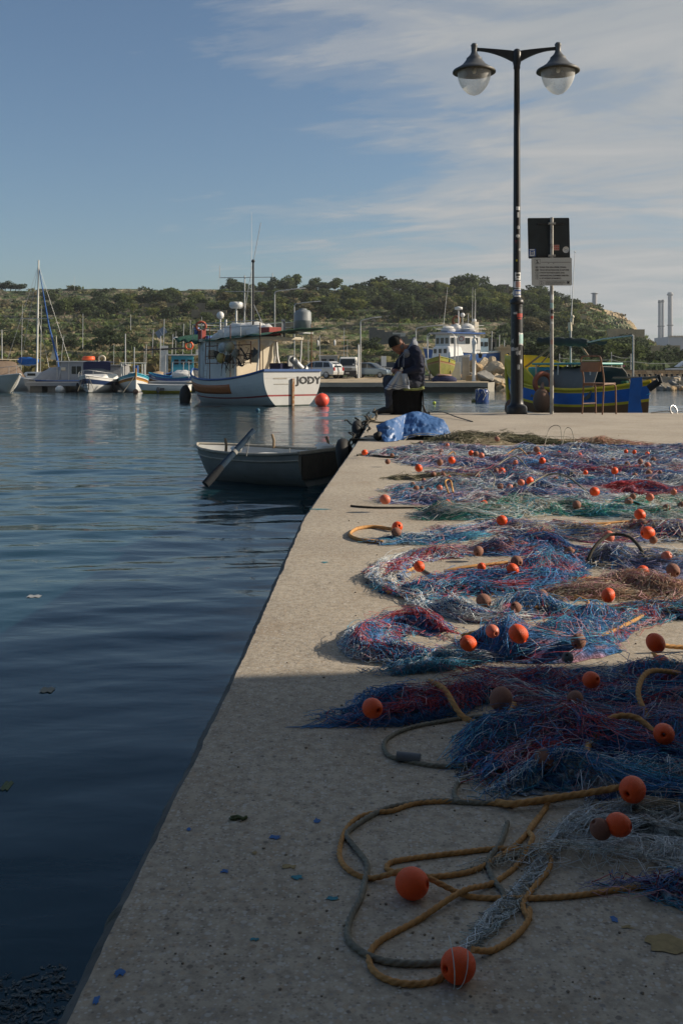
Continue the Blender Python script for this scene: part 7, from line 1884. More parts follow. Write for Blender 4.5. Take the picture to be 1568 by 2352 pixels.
# ---- vehicles
def wheel(root, x, y, r, w, rimm):
    o = part(root, 'wheel', black_rubber, lambda q: q.lathe([(r * .6, -w / 2), (r * .95, -w / 2), (r, -w * .35), (r, w * .35), (r * .95, w / 2), (r * .6, w / 2)], (x, y, r), 20, Matrix.Rotation(R(90), 4, 'X')))
    part(o, 'rim', rimm, lambda q: (q.lathe([(0, w * .3), (r * .25, w * .42), (r * .62, w * .40), (r * .66, w * .51)], (x, y, r), 16, Matrix.Rotation(R(90 if y < 0 else -90), 4, 'X')), [q.box((x + math.cos(a) * r * .35, y + (.47 * w if y > 0 else -.47 * w), r + math.sin(a) * r * .35), (r * .6, .02, .05), M=Matrix.Rotation(-a, 4, 'Y')) for a in [2 * PI * j / 5 for j in range(5)]]))
def car(name, label, cat, loc, rz, prof, cab, W, paint, wheels, r, front=True, glass_pts=(), tuck=.14):
    """prof: closed side outline of the lower body; cab: side outline of the cabin, narrower towards the roof"""
    root = thing(name, label, cat, loc, rz)
    mb = MB(); mb.prism(prof, -W / 2, W / 2); mb.out('body', paint, root, bevel=.06)
    mb = MB(); n = len(cab); zmin = min(z for _, z in cab); zmax = max(z for _, z in cab)
    def yy(z): return W / 2 - .04 - tuck * (z - zmin) / (zmax - zmin)
    vs = [(x, -yy(z), z) for x, z in cab] + [(x, yy(z), z) for x, z in cab]
    mb.add(vs, [tuple(range(n)), tuple(range(2 * n - 1, n - 1, -1))] + [(i, i + n, (i + 1) % n + n, (i + 1) % n) for i in range(n)], False)
    mb.out('cabin', paint, root, bevel=.05)
    for g in glass_pts:                       # side windows: polygons in (x,z)
        for s_ in (1, -1):
            mb = MB(); mb.add([(x, s_ * (yy(z) + .012), z) for x, z in g], [tuple(range(len(g)))], False); mb.out('window', dark_glass, root, fixn=False)
    for x, in wheels:
        for s_ in (1, -1): wheel(root, x, s_ * (W / 2 - .10), r, .2, grey_metal)
    return root, yy
silver = mat('silver_car_paint', (.52, .53, .53), .3, .04, 2, metal=.35)
bluegrey = mat('blue_grey_car_paint', (.16, .22, .28), .3, .05, 2, metal=.35)
vanw = mat('van_white_paint', (.60, .60, .57), .35, .04, 2)
# white van facing us
vloc = gq(801, 868.5); vs_ = vloc.y
van, yy = car('van', 'white van parked facing the water on the far quay', 'van', vloc, R(-90 - 4), [(-2.3, .35), (2.15, .35), (2.22, .55), (2.2, .95), (2.05, 1.12), (-2.3, 1.15)], [(-2.3, 1.1), (2.1, 1.1), (1.55, 1.88), (1.3, 1.98), (-2.2, 2.0)], 1.72, vanw, [(1.45,), (-1.5,)], .33, glass_pts=[[(.45, 1.2), (1.65, 1.2), (1.32, 1.75), (.45, 1.75)]], tuck=.12)
def vfront(q, x0, x1, y0, y1, z0, z1, dx=0):
    q.add([(x0, y0, z0), (x0, y1, z0), (x1, y1 * .93 if y1 > 0 else y1 * .93, z1), (x1, y0 * .93, z1)], [(0, 1, 2, 3)], False)
part(van, 'windscreen', dark_glass, lambda q: q.add([(2.09, -.72, 1.17), (2.09, .72, 1.17), (1.64, .66, 1.80), (1.64, -.66, 1.80)], [(0, 1, 2, 3)], False), fixn=False)
part(van, 'bumper', mat('dark_bumper', (.035, .036, .038), .7, .2), lambda q: q.box((2.2, 0, .50), (.16, 1.70, .46)), bevel=.04)
part(van, 'grille', mat('dark_bumper', ()), lambda q: q.box((2.205, 0, .93), (.06, .86, .06)))
part(van, 'grille', mat('dark_bumper', ()), lambda q: q.box((2.215, 0, .82), (.06, .86, .05)))
for s_ in (1, -1):
    part(van, 'headlight', mat('headlight_glass', (.45, .46, .44), .15, .1), lambda q: q.box((2.16, s_ * .66, .88), (.12, .34, .20)), bevel=.03)
    part(van, 'mirror', dark_metal, lambda q: q.box((1.85, s_ * .98, 1.42), (.08, .16, .22)), bevel=.02)
part(van, 'number_plate', mat('plate_grey', (.45, .46, .46), .5, .3, 40), lambda q: q.box((2.29, -.0, .50), (.02, .33, .14)))
part(van, 'screen_sticker', white_paint, lambda q: q.add([(2.085, .48, 1.24), (2.085, .64, 1.24), (2.02, .63, 1.34), (2.02, .48, 1.34)], [(0, 1, 2, 3)], False), fixn=False)
# silver SUV, rear three-quarter behind the boat's stern
sl = gq(732, 869.5)
suv, yy = car('car', 'silver estate car parked beside the white van, half behind the boat', 'car', sl, R(148), [(-2.1, .35), (2.05, .35), (2.1, .6), (2.0, .85), (1.1, 1.0), (-2.1, 1.02), (-2.15, .6)], [(-2.08, .98), (1.15, .98), (.45, 1.52), (-.2, 1.60), (-1.5, 1.57), (-1.95, 1.3)], 1.78, silver, [(1.35,), (-1.35,)], .34, glass_pts=[[(.0, 1.04), (.9, 1.04), (.4, 1.44), (.0, 1.49)], [(-.95, 1.04), (-.06, 1.04), (-.06, 1.49), (-.9, 1.50)], [(-1.75, 1.06), (-1.02, 1.04), (-.98, 1.49), (-1.55, 1.46)]])
for s_ in (1, -1):
    part(suv, 'tail_light', mat('tail_red', (.30, .01, .01), .3, .1), lambda q: q.box((-2.12, s_ * .74, .88), (.08, .2, .3)))
part(suv, 'rear_window', dark_glass, lambda q: q.add([(-2.10, -.62, 1.05), (-2.10, .62, 1.05), (-1.80, .55, 1.45), (-1.80, -.55, 1.45)], [(0, 1, 2, 3)], False), fixn=False)
# blue grey hatchback
hl = gq(852, 868.3); hl.y += 3; hl.x *= 1.03
hat, yy = car('car', 'blue grey hatchback parked behind the white van', 'car', hl, R(-22), [(-1.9, .32), (1.85, .32), (1.95, .5), (1.9, .74), (1.0, .93), (-1.9, .95)], [(-1.85, .9), (1.1, .9), (.35, 1.42), (-.3, 1.5), (-1.6, 1.45)], 1.66, bluegrey, [(1.2,), (-1.25,)], .31, glass_pts=[[(-.1, .98), (.85, .98), (.25, 1.38), (-.1, 1.42)], [(-1.2, .98), (-.16, .98), (-.16, 1.42), (-1.1, 1.42)]])
part(hat, 'windscreen', dark_glass, lambda q: q.add([(1.06, -.68, .97), (1.06, .68, .97), (.42, .6, 1.41), (.42, -.6, 1.41)], [(0, 1, 2, 3)], False), fixn=False)
for s_ in (1, -1):
    part(hat, 'headlight', mat('headlight_glass', ()), lambda q: q.box((1.82, s_ * .62, .68), (.12, .3, .14)))
hl2 = hl + Vector((2.2, 5, .05))
hat2, yy = car('car', 'dark car mostly hidden behind the blue grey hatchback', 'car', hl2, R(-10), [(-2, .35), (1.9, .35), (1.9, .8), (-2, .95)], [(-1.9, .9), (1.1, .9), (.4, 1.5), (-1.6, 1.5)], 1.7, mat('dark_car_paint', (.03, .035, .04), .3, .1), [(1.2,), (-1.25,)], .31)
fc_ = gq(1580, 861); fc_ = P(1580, 864, 92)
fcar, yy = car('car', 'small pale car at the right edge above the sea wall', 'car', fc_, R(178), [(-1.9, .32), (1.85, .32), (1.9, .7), (-1.9, .9)], [(-1.85, .86), (1.1, .86), (.4, 1.42), (-1.6, 1.42)], 1.66, silver, [(1.2,), (-1.25,)], .31, glass_pts=[[(-1.4, .95), (.8, .95), (.3, 1.36), (-1.3, 1.36)]])
# white rails, sign, cabin hut
o = thing('railing', 'white tubular railing behind the sitting man on the far quay', 'railing', gq(893, 867.5))
for k in range(5): part(o, 'post', white_paint, lambda q: q.cyl((-1 + .6 * k, 0, 0), (-1 + .6 * k, 0, .95), .04, n=6))
for z_ in (.5, .75, .95): part(o, 'rail', white_paint, lambda q: q.cyl((-1, 0, z_), (1.5, .3, z_), .03, n=6))
o = thing('info_sign', 'small pale sign on a post beside the sitting man, far quay', 'sign', P(881, 866, 97)); part(o, 'post', galv, lambda q: q.cyl((0, 0, 0), (0, 0, 2.0), .03, n=6)); part(o, 'board', clean_white, lambda q: q.box((0, -.04, 1.55), (.5, .03, 1.0)))
o = thing('portable_cabin', 'small grey cabin with two windows between the silver car and the van', 'cabin', P(754, 862, 104)); part(o, 'wall', mat('cabin_grey', (.30, .31, .31), .7, .08), lambda q: q.box((0, 0, .9), (1.9, 1.5, 2.2))); part(o, 'roof', clean_white, lambda q: q.box((0, 0, 2.03), (2.1, 1.7, .08)))
for x_ in (-.45, .35): part(o, 'window', dark_glass, lambda q: q.box((x_, -.76, 1.45), (.5, .03, .5)))
o = thing('white_drum', 'white drum lying on the far quay right of the sitting man', 'drum', gq(948, 874.5)); part(o, 'drum', clean_white, lambda q: q.cyl((-.0, 0, .32), (.9, .1, .32), .33, n=14)); 
o = thing('stone_block', 'squared tan stone block by the white post', 'block', gq(1094, 874.5)); part(o, 'block', ls, lambda q: (q.box((-.4, 0, .2), (.82, .6, .44)), q.box((.45, 0, .19), (.8, .6, .42))))
o = thing('white_box', 'white cabinet standing left of the boulders', 'cabinet', gq(1056, 872.5)); part(o, 'cabinet', white_paint, lambda q: q.box((-.35, 0, .75), (.75, .6, 1.5)), bevel=.02)
o = thing('concrete_pillar', 'short concrete pillar between the white cabinet and boulders', 'pillar', gq(1072, 872.0)); part(o, 'pillar', mat('pillar_concrete', (.33, .29, .23), .9, .15, 2), lambda q: q.box((-.1, 0, .95), (.6, .5, 1.95)), bevel=.02)
# white post carrying a small statue and lantern
o = thing('statue_post', 'white post with a small white statue and lantern on the far quay', 'statue', gq(1088, 876)); s_ = o.location.y / F
part(o, 'post', clean_white, lambda q: q.lathe([(.17, 0), (.17, .1), (.145, .15), (.14, 62 * s_), (.2, 63 * s_), (.2, 66 * s_), (0, 66 * s_)], (0, 0, 0), 10))
part(o, 'statue', clean_white, lambda q: (q.lathe([(.17, 66 * s_), (.13, 70 * s_), (.17, 82 * s_), (.20, 92 * s_), (.12, 97 * s_), (.06, 99 * s_)], (.02, 0, 0), 12), q.ell((.05, -.03, 102.5 * s_), (.11, .11, .14), 10, 8), q.tube([(.1, -.1, 94 * s_), (.16, -.2, 87 * s_), (.05, -.2, 84 * s_)], .05, 6)))
part(o, 'lantern', dark_metal, lambda q: (q.tube([(.1, 0, 72 * s_), (.5, 0, 72 * s_), (.5, 0, 66 * s_)], .03, 6), q.lathe([(0, 66 * s_), (.22, 63 * s_), (.17, 62 * s_), (.12, 54 * s_), (0, 53 * s_)], (.5, 0, 0), 8)))
o = thing('warning_sign', 'pale square warning sign on a thin post in front of the blue fishing vessel', 'sign', P(1051, 862, 86)); part(o, 'post', galv, lambda q: q.cyl((0, 0, 0), (0, 0, 3.6), .03, n=6)); part(o, 'board', clean_white, lambda q: q.box((.3, -.04, 3.1), (.6, .03, .85))); part(o, 'ring_mark', red_paint, lambda q: q.torus((.3, -.07, 3.15), .19, .03, Matrix.Rotation(R(90), 4, 'X'), 16, 5))

# ---- far street lamps and poles
def arm_lamp(px, top, base, Y, reach, label):
    o = thing('street_lamp', label, 'street lamp', P(px, base, Y)); h = (base - top) / F * Y
    part(o, 'pole', galv, lambda q: q.tube(catmull([(0, 0, 0), (0, 0, h * .6), (0, 0, h - .25), (.08, 0, h - .06), (.3, 0, h), (reach, 0, h + .22)], .2), .055, 7))
    part(o, 'lamp_head', clean_white, lambda q: q.box((reach + .3, 0, h + .24), (.65, .2, .09), M=Matrix.Rotation(R(-5), 4, 'Y')))
    return o
arm_lamp(631, 668, 860, 92, 2.2, 'tall grey street lamp with long arm rising behind the named boat'); arm_lamp(676, 697, 860, 104, 2.1, 'second grey street lamp arm right of the one behind the boat, lower')
arm_lamp(828, 734, 866, 92, 1.3, 'grey street lamp right of the white van'); arm_lamp(955, 752, 862, 98, 2.1, 'grey street lamp between the man and the boats ashore')
for px, top, base, Y, w, lab_ in [(5, 757, 868, 88, .06, 'pale lamp standard at the left edge'), (288, 766, 862, 88, .07, 'pale lamp standard behind the turquoise boat'), (823, 791, 868, 90, .12, 'thick white post beside the white van'),
    (790, 752, 868, 95, .035, 'thin mast left of the van'), (797, 778, 868, 95, .03, 'short thin mast above the van'), (171, 634, 665, 350, .05, 'thin mast on the bare skyline'), (502, 630, 665, 350, .05, 'thin mast on the skyline left of the trees'), (1310, 640, 700, 330, .05, 'thin pole near the ridge at right'),
    (1285, 812, 862, 100, .05, 'fence post with wires above the sea wall, left one'), (1404, 808, 858, 100, .05, 'fence post with wires behind the chair'), (1448, 812, 858, 100, .06, 'fence post with wires near the blue rudder'), (1243, 815, 862, 102, .04, 'thin post above the boulders'),
    (190, 720, 800, 150, .05, 'white pole on the hillside at left'), (300, 722, 758, 180, .06, 'leaning white pole among the round trees'), (370, 762, 850, 120, .05, 'pole of the small solar panel'), (708, 780, 862, 100, .04, 'thin pole beyond the named boat'), (735, 770, 862, 100, .04, 'thin pole right of the named boat stern'), (437, 735, 800, 140, .05, 'pole on the terraces left of the named boat'), (463, 727, 780, 150, .05, 'pole above the wheelhouse of the named boat')]:
    o = P(px, base, Y); h = (base - top) / F * Y
    mb = MB(); mb.cyl((0, 0, 0), (rnd.uniform(-.01, .01) * h, 0, h), w, w * .7, 6)
    q = mb.out('pole', galv if w < .1 else clean_white); q.location = o; tag(q, lab_, 'pole')
o = thing('solar_panel', 'small tilted solar panel on a pole above the moored boats', 'solar panel', P(370, 763, 119.5)); part(o, 'panel', mat('panel_grey', (.20, .23, .27), .3, .1), lambda q: q.box((0, 0, 0), (1.3, .05, 1.0), M=Matrix.Rotation(R(-35), 4, 'Y') @ Matrix.Rotation(R(-30), 4, 'X'))); part(o, 'frame', clean_white, lambda q: q.box((0, -.03, 0), (.05, .05, 1.0), M=Matrix.Rotation(R(-35), 4, 'Y') @ Matrix.Rotation(R(-30), 4, 'X')))
mb = MB()
for (x0, y0_, x1, y1_) in ((1285, 822, 1404, 826), (1404, 826, 1448, 830), (1448, 830, 1560, 833), (1285, 832, 1404, 834), (1404, 815, 1448, 822)):
    a, b_ = P(x0, y0_, 100), P(x1, y1_, 100); mb.tube(catmull([a, (a + b_) / 2 - Vector((0, 0, .15)), b_], .5), .022, 4)
tag(mb.out('overhead_wire', galv), 'sagging wires strung between the posts above the sea wall', 'wire')

# ---- pontoon and moored boats at left
po_m = mat('pontoon_grey', (.30, .32, .35), .7, .1, 1.5, dirt=((.18, .18, .17), .6, 3)); 
for (x0, x1, Y, yt, yb, lab_) in ((58, 200, 77.5, 877.5, 899, 'long grey floating pontoon behind the white buoy'), (338, 436, 76.5, 876, 889, 'short grey pontoon stretch behind the white and yellow boat')):
    a, b_ = P(x0, yt, Y), P(x1, yt, Y); o = thing('pontoon', lab_, 'pontoon', (a + b_) / 2); w = (b_ - a).length; z0 = WZ - a.z
    part(o, 'deck', po_m, lambda q: (q.box((0, 1.0, -.05), (w, 2.2, .12)), q.box((0, -.12, -.18), (w, .06, .24))))
    for k in range(max(2, int(w / 1.6))): part(o, 'float', mat('pontoon_float', (.17, .17, .16), .8, .15), lambda q: q.box((-w / 2 + .8 + k * 1.6, 1.0, z0 / 2 - .14), (1.35 if k % 3 else .9, 1.9, -z0 - .1)))
wht = [white_paint, navy_cloth, antifoul, clean_white]
# 1 brown canopied cabin boat, cut by the left edge
b1 = thing('cabin_boat', 'white boat with brown canvas canopy cut off by the left edge', 'motorboat', place(-8, 75.6), R(-48))
pt, hb, gz = hull(b1, 8.2, 2.7, 1.10, .28, .05, draft=.1, transom=.9, rake=2.0, mats=[hull_shade, mat('boot_brown', (.16, .08, .05), .7, .2)], bands=[(.93, 0), (1.1, 1)], rail_m=white_paint, rail_r=.05, deck_drop=.05, full=2.3)
house_box(b1, 'coachroof', clean_white, -3.0, 2.2, -1.0, 1.0, 1.1, 1.5, .1, .08, .8)
mb = MB(); cs_ = [(2.35, 1.25, 1.25), (1.6, 1.15, 1.9), (1.05, 1.1, 2.38), (.2, 1.15, 2.42), (-3.6, 1.15, 2.35)]
mb.grid([[Vector((x_, y_ * (-1.0 + 2 * j / 8), z_ - .16 * (abs(-1 + 2 * j / 8) ** 3) - .03 * abs(math.sin(i * 3)))) for j in range(9)] for i, (x_, y_, z_) in enumerate(cs_)])
for s_ in (-1, 1): mb.grid([[Vector((x_, y_ * s_, (z_ - .14) * (1 - j / 4) + 1.22 * j / 4)) for j in range(5)] for x_, y_, z_ in cs_])
o = mb.out('canopy', brown_canvas, b1, fixn=False)
part(b1, 'canopy_edge', mat('canopy_edge_cloth', (.40, .36, .28), .9, .15), lambda q: q.box((-1.4, 0, 2.46), (5.2, 2.45, .05)))
part(b1, 'bow_rail', galv, lambda q: (q.tube([pt(.55, 0, -1) + Vector((0, 0, .55)), pt(.8, 0, -1) + Vector((0, 0, .6)), pt(.97, 0, -1) + Vector((0, 0, .6)), pt(.97, 0, 1) + Vector((0, 0, .6)), pt(.6, 0, 1) + Vector((0, 0, .55))], .018, 5), [q.cyl(pt(t_, 0, -1), pt(t_, 0, -1) + Vector((0, 0, .6)), .015, n=5) for t_ in (.6, .75, .9, .97)]))
o = text_mesh('registration', 'MFA 1254', .24, mat('black_lettering', ()), b1, (1.45, -1.14, .76), (R(84), 0, R(10)), ext=.01, bold=.008)
part(b1, 'mooring_line', rope_grey, lambda q: (q.tube([pt(.98, .1), Vector((4.6, -.6, .5)), Vector((5.0, -1.0, -.05))], .02, 5), q.tube([pt(.98, .1), Vector((4.3, -.6, .5)), Vector((4.6, -1.0, -.05))], .02, 5)))
# 2 sailing boat
b2 = thing('sailing_boat', 'white sailing boat with a tall mast and blue furled sails at left', 'sailing boat', place(86, 84), R(172))
pt, hb, gz = hull(b2, 7.5, 2.4, .95, .2, .05, draft=.2, transom=.7, rake=.7, mats=[hull_shade, antifoul], bands=[(.9, 0), (1.1, 1)], rail_m=white_paint, deck_drop=.03)
house_box(b2, 'coachroof', clean_white, -2.0, 1.4, -.75, .75, .95, 1.5, .12, .08, .5)
for k in range(2): part(b2, 'window', dark_glass, lambda q: q.box((-.9 + k * 1.1, .72, 1.28), (.7, .04, .2)))
zt = CH - (597 - 849) / F * 84 - WZ
part(b2, 'mast', mat('mast_alloy', (.62, .62, .58), .4, .05, 2), lambda q: q.cyl((.05, 0, 1.2), (-.10, 0, zt), .085, .06, 10))
part(b2, 'spreader', galv, lambda q: q.cyl((-1.4, 0, zt * .55), (1.5, 0, zt * .55), .03, n=6))
part(b2, 'furled_jib', mat('sail_blue', (.02, .09, .30), .8, .2, 3), lambda q: q.tube([(-.15, 0, zt * .93), (-1.0, 0, zt * .5), (-1.75, 0, 2.6), (-1.95, 0, 1.3)], [.03, .07, .10, .08], 8))
part(b2, 'sail_panel', mat('sail_cream', (.58, .55, .44), .8, .1), lambda q: q.add([(-1.65, -.05, 4.6), (-1.1, -.05, 2.55), (-1.8, -.05, 2.5), (-1.7, .1, 4.4)], [(0, 1, 2), (0, 2, 3), (0, 3, 1)]))
part(b2, 'boom', galv, lambda q: q.cyl((.0, 0, 2.1), (2.9, 0, 2.1), .05, n=6)); part(b2, 'sail_cover', mat('cover_blue', (.01, .12, .42), .8, .2, 3), lambda q: q.ell((.95, 0, 2.4), (1.0, .16, .34), 12, 8, jit=.4))
for x_ in (-3.3, -1.4, 1.5, 3.2): part(b2, 'stay', galv, lambda q: q.cyl((x_, .4 if abs(x_) < 2 else 0, 1.0), (-.1, 0, zt * (.55 if abs(x_) == 1.4 else .96)), .014, n=4))
# 3 covered motorboat
b3 = thing('covered_boat', 'motorboat under a light grey sheet behind the pontoon', 'motorboat', place(118, 80.5), R(178))
pt, hb, gz = hull(b3, 4.6, 1.9, .85, .1, 0, draft=.1, transom=.85, rake=.5, mats=[white_paint], bands=[(1.1, 0)], rail_m=white_paint, deck_drop=.05)
mb = MB(); mb.grid([[Vector((-2.2 + 3.9 * i / 12, -.98 + 1.96 * j / 8, .86 + (1.05 * max(0, math.sin(PI * min(1, i / 12 * 1.15))) ** .6) * (1 - abs(-1 + j / 4) ** 3) + .05 * math.sin(i * 2.3 + j))) for j in range(9)] for i in range(13)])
mb.out('cover_sheet', grey_cloth if False else mat('pale_sheet', (.36, .37, .38), .85, .1, 3), b3, fixn=False)
part(b3, 'roll_bar', white_paint, lambda q: q.tube([(-.9, -.9, .9), (-1.05, -.8, 2.1), (-1.05, .8, 2.1), (-.9, .9, .9)], .05, 6))
# 4 grey work boat with life raft on top
b4 = thing('work_boat', 'grey work boat with an orange float on its wheelhouse roof', 'work boat', place(176, 80), R(3))
pt, hb, gz = hull(b4, 6.0, 2.2, .80, .1, .05, draft=.1, transom=.9, rake=.4, mats=[white_paint, navy_cloth], bands=[(.2, 1), (1.1, 0)], rail_m=blue_paint, deck_drop=.1)
house_box(b4, 'wheelhouse', mat('wheelhouse_grey', (.26, .28, .31), .6, .08), -1.1, .85, -.8, .8, .7, 2.3, 0, .03)
part(b4, 'roof', clean_white, lambda q: q.box((.25, 0, 2.34), (3.3, 1.9, .08))); part(b4, 'window', dark_glass, lambda q: q.box((.15, -.81, 1.65), (.75, .03, .6))); part(b4, 'window_frame', galv, lambda q: [q.box((.15 + a, -.83, 1.65), (.04, .03, .66)) for a in (-.4, 0, .4)])
part(b4, 'life_raft', orange_plastic, lambda q: (q.torus((.95, 0, 2.55), .42, .12, n=16), q.torus((.95, 0, 2.66), .40, .10, n=16)))
part(b4, 'ring', cream_paint, lambda q: q.torus((2.0, 0, 2.55), .25, .08, Matrix.Rotation(R(90), 4, 'X'), 14, 6)); part(b4, 'post', galv, lambda q: [q.cyl((x_, -.8, .8), (x_, -.8, z_), .04, n=6) for x_, z_ in ((-1.35, 2.4), (-.45, 2.3), (1.8, 2.3))]); part(b4, 'antenna', galv, lambda q: q.tube([(-1.2, 0, 2.4), (-1.15, 0, 3.2), (-1.0, 0, 4.4)], .025, 5))
part(b4, 'lantern', cream_paint, lambda q: (q.cyl((-1.0, -.85, 1.75), (-.7, -.85, 1.75), .14, n=8)))
# 5 cabin cruiser bows-on
b5 = thing('cabin_cruiser', 'white cabin cruiser bows-on with a navy blue canopy', 'motorboat', place(226, 75.8), R(-94))
pt, hb, gz = hull(b5, 6.2, 2.5, .95, .32, 0, draft=.15, transom=.9, rake=.9, mats=[clean_white, mat('navy_band', (.012, .03, .09), .4, .1), antifoul], bands=[(.16, 0), (.42, 1), (.86, 0), (1.1, 2)], rail_m=white_paint, deck_drop=.02, full=3.0)
house_box(b5, 'foredeck', clean_white, -2.4, 1.9, -.95, .95, .9, 1.35, .15, .1, .9)
part(b5, 'windscreen', mat('screen_glass', (.10, .11, .12), .1, .1), lambda q: q.grid([[Vector((.75 - .35 * i - .25 * abs(-1 + j / 3) ** 2, -1.0 + 2.0 * j / 6, 1.35 + .42 * i)) for j in range(7)] for i in range(2)]), fixn=False)
part(b5, 'canopy', navy_cloth, lambda q: q.grid([[Vector((.35 - 2.2 * max(0, i - 2) / 4, -1.05 + 2.1 * j / 6, (1.72 + .30 * min(i, 2)) - .06 * abs(-1 + j / 3) ** 2 + .03 * math.sin(j * 2))) for j in range(7)] for i in range(7)]), fixn=False)
part(b5, 'bow_rail', galv, lambda q: (q.tube([pt(t_, 0, 1) + Vector((0, 0, .42)) for t_ in (.5, .7, .85, .96)] + [pt(t_, 0, -1) + Vector((0, 0, .42)) for t_ in (.96, .85, .7, .5)], .018, 5), [q.cyl(pt(t_, 0, s_), pt(t_, 0, s_) + Vector((0, 0, .42)), .015, n=5) for t_ in (.55, .75, .92) for s_ in (1, -1)]))
part(b5, 'mooring_line', rope_grey, lambda q: (q.tube([pt(.97, 0, 1), pt(.97, 0, 1) + Vector((.5, .6, -1.1))], .02, 5), q.tube([pt(.97, 0, -1), pt(.97, 0, -1) + Vector((.4, -.3, -1.1))], .02, 5)))
part(b5, 'bow_ladder', dark_metal, lambda q: [q.box((2.9, y_, .55), (.05, .05, .7)) for y_ in (-.2, .2)] + [q.box((2.9, 0, .3 + .25 * k), (.05, .4, .04)) for k in range(3)]); part(b5, 'fender', black_rubber, lambda q: (q.ell((1.0, -1.28, .35), (.16, .14, .36), 8, 8), q.ell((.4, 1.3, .35), (.16, .14, .36), 8, 8)))
# 6 grey canopy boat behind
b6 = thing('canopy_boat', 'boat with a grey canopy squeezed between the cruiser and the turquoise boat', 'motorboat', place(273, 84), R(-88))
pt, hb, gz = hull(b6, 4.8, 1.6, .8, .2, 0, draft=.15, transom=.9, rake=.6, mats=[white_paint], bands=[(1.1, 0)], rail_m=white_paint)
house_box(b6, 'canopy', grey_cloth, -1.5, 1.0, -.72, .72, .8, 2.05, .08, .06, .5); part(b6, 'canopy_edge', clean_white, lambda q: q.box((-.4, 0, 2.08), (2.2, 1.5, .05)))
# 7 luzzu-like boat turquoise, white, ochre, with a canopy frame
b7 = thing('painted_boat', 'turquoise, white and ochre painted boat with a white canopy frame, bows-on', 'fishing boat', place(306, 76.6), R(-62 - 12))
pt, hb, gz = hull(b7, 5.2, 2.3, .95, .48, .3, draft=.15, transom=.0, rake=.25, mats=[turq_paint, brown_paint, ochre_paint, clean_white, red_paint], bands=[(.12, 0), (.16, 3), (.25, 1), (.32, 2), (.86, 3), (1.1, 4)], rail_m=turq_paint, rail_r=.05, deck_m=turq_paint, full=3.4, n=28, nv=18)
part(b7, 'stem_post', ochre_paint, lambda q: q.tube([pt(1, .3), pt(1, 0), pt(1, 0) + Vector((.05, 0, .35))], [.06, .06, .05], 6)); part(b7, 'stem', clean_white, lambda q: q.tube([pt(1, .15), pt(1, .8)], .06, 6))
part(b7, 'foredeck_cover', mat('teal_cloth', (.03, .24, .22), .8, .2, 3), lambda q: q.grid([[Vector((pt(.72 + .26 * i / 5, 0, 1).x, (-1 + j / 2) * hb(.72 + .26 * i / 5) * .98, gz(.72 + .26 * i / 5) + .12 * (1 - abs(-1 + j / 2)))) for j in range(5)] for i in range(6)]), fixn=False)
for x_, y_ in ((.9, -.8), (.9, .8), (-1.6, -.8), (-1.6, .8)): part(b7, 'canopy_post', clean_white, lambda q: q.cyl((x_, y_, .8), (x_, y_, 2.15), .035, n=6))
part(b7, 'canopy_top', clean_white, lambda q: (q.box((-.35, 0, 2.2), (2.7, 1.85, .05)), q.tube([(.9, -.95, 2.15), (1.15, -.9, 1.9)], .03, 5)), bevel=.02); part(b7, 'mast', galv, lambda q: q.cyl((1.0, 0, 1.2), (1.0, 0, 3.4), .04, n=6)); part(b7, 'engine_cover', white_cloth, lambda q: q.ell((-.2, 0, 1.15), (.9, .5, .35), 12, 8, jit=.3)); part(b7, 'mooring_line', rope_grey, lambda q: q.tube([pt(.99, 0, 1), pt(.99, 0, 1) + Vector((.2, -1.0, -1.4))], .035, 5))
# 8 long low white and yellow boat
b8 = thing('open_boat', 'long low white open boat with a yellow lower side', 'motorboat', place(376, 71.3), R(177))
pt, hb, gz = hull(b8, 3.75, 1.35, .58, .1, 0, draft=.12, transom=.85, rake=.45, mats=[white_paint, mat('mustard', (.36, .30, .02), .6, .15)], bands=[(.55, 0), (1.1, 1)], rail_m=clean_white, rail_r=.035, deck_m=white_paint, deck_drop=.06)
part(b8, 'fender', mat('fender_grey', (.1, .1, .1), .7, .2), lambda q: (q.ell((.25, .68, .25), (.12, .10, .22), 8, 8), q.box((-.05, .67, .3), (.3, .03, .2))))
part(b8, 'ball_fender', mat('fender_brown', ()), lambda q: (q.ell((1.95, .3, .12), .2, 10, 8), ))
buoy(459 - 1, 897.5, 6.5, mat('fender_red', (.30, .10, .07), .6, .2), 'dull red float beside the bow of the named boat', Y=71)
# 9 boats further in
b9 = thing('painted_boat', 'blue and brown painted boat on its berth behind the short pontoon', 'fishing boat', place(402, 82), R(150))
pt, hb, gz = hull(b9, 5.6, 2.1, 1.0, .45, .3, draft=.15, transom=0, rake=.2, mats=[blue_paint, brown_paint, ochre_paint, white_paint], bands=[(.22, 0), (.28, 3), (.55, 1), (.62, 2), (1.1, 3)], rail_m=turq_paint, deck_m=blue_paint)
part(b9, 'name_board', mat('plate_white', ()), lambda q: q.grid([[pt(.76 + .04 * i, .06 + .05 * j, 1) + Vector((0, .03, 0)) for i in range(4)] for j in range(3)]), fixn=False)
part(b9, 'white_cover', white_cloth, lambda q: q.ell((-.9, .2, 1.15), (1.1, .7, .5), 12, 8, jit=.4)); part(b9, 'frame', galv, lambda q: [q.cyl((x_, y_, 1), (x_, y_, 2.3), .03, n=5) for x_ in (-2, -.3) for y_ in (-.7, .7)] + [q.cyl((-2, y_, 2.3), (-.3, y_, 2.3), .03, n=5) for y_ in (-.7, .7)])
b10 = thing('painted_boat', 'dark blue and ochre boat left of the short pontoon, half hidden', 'fishing boat', place(356, 85), R(60))
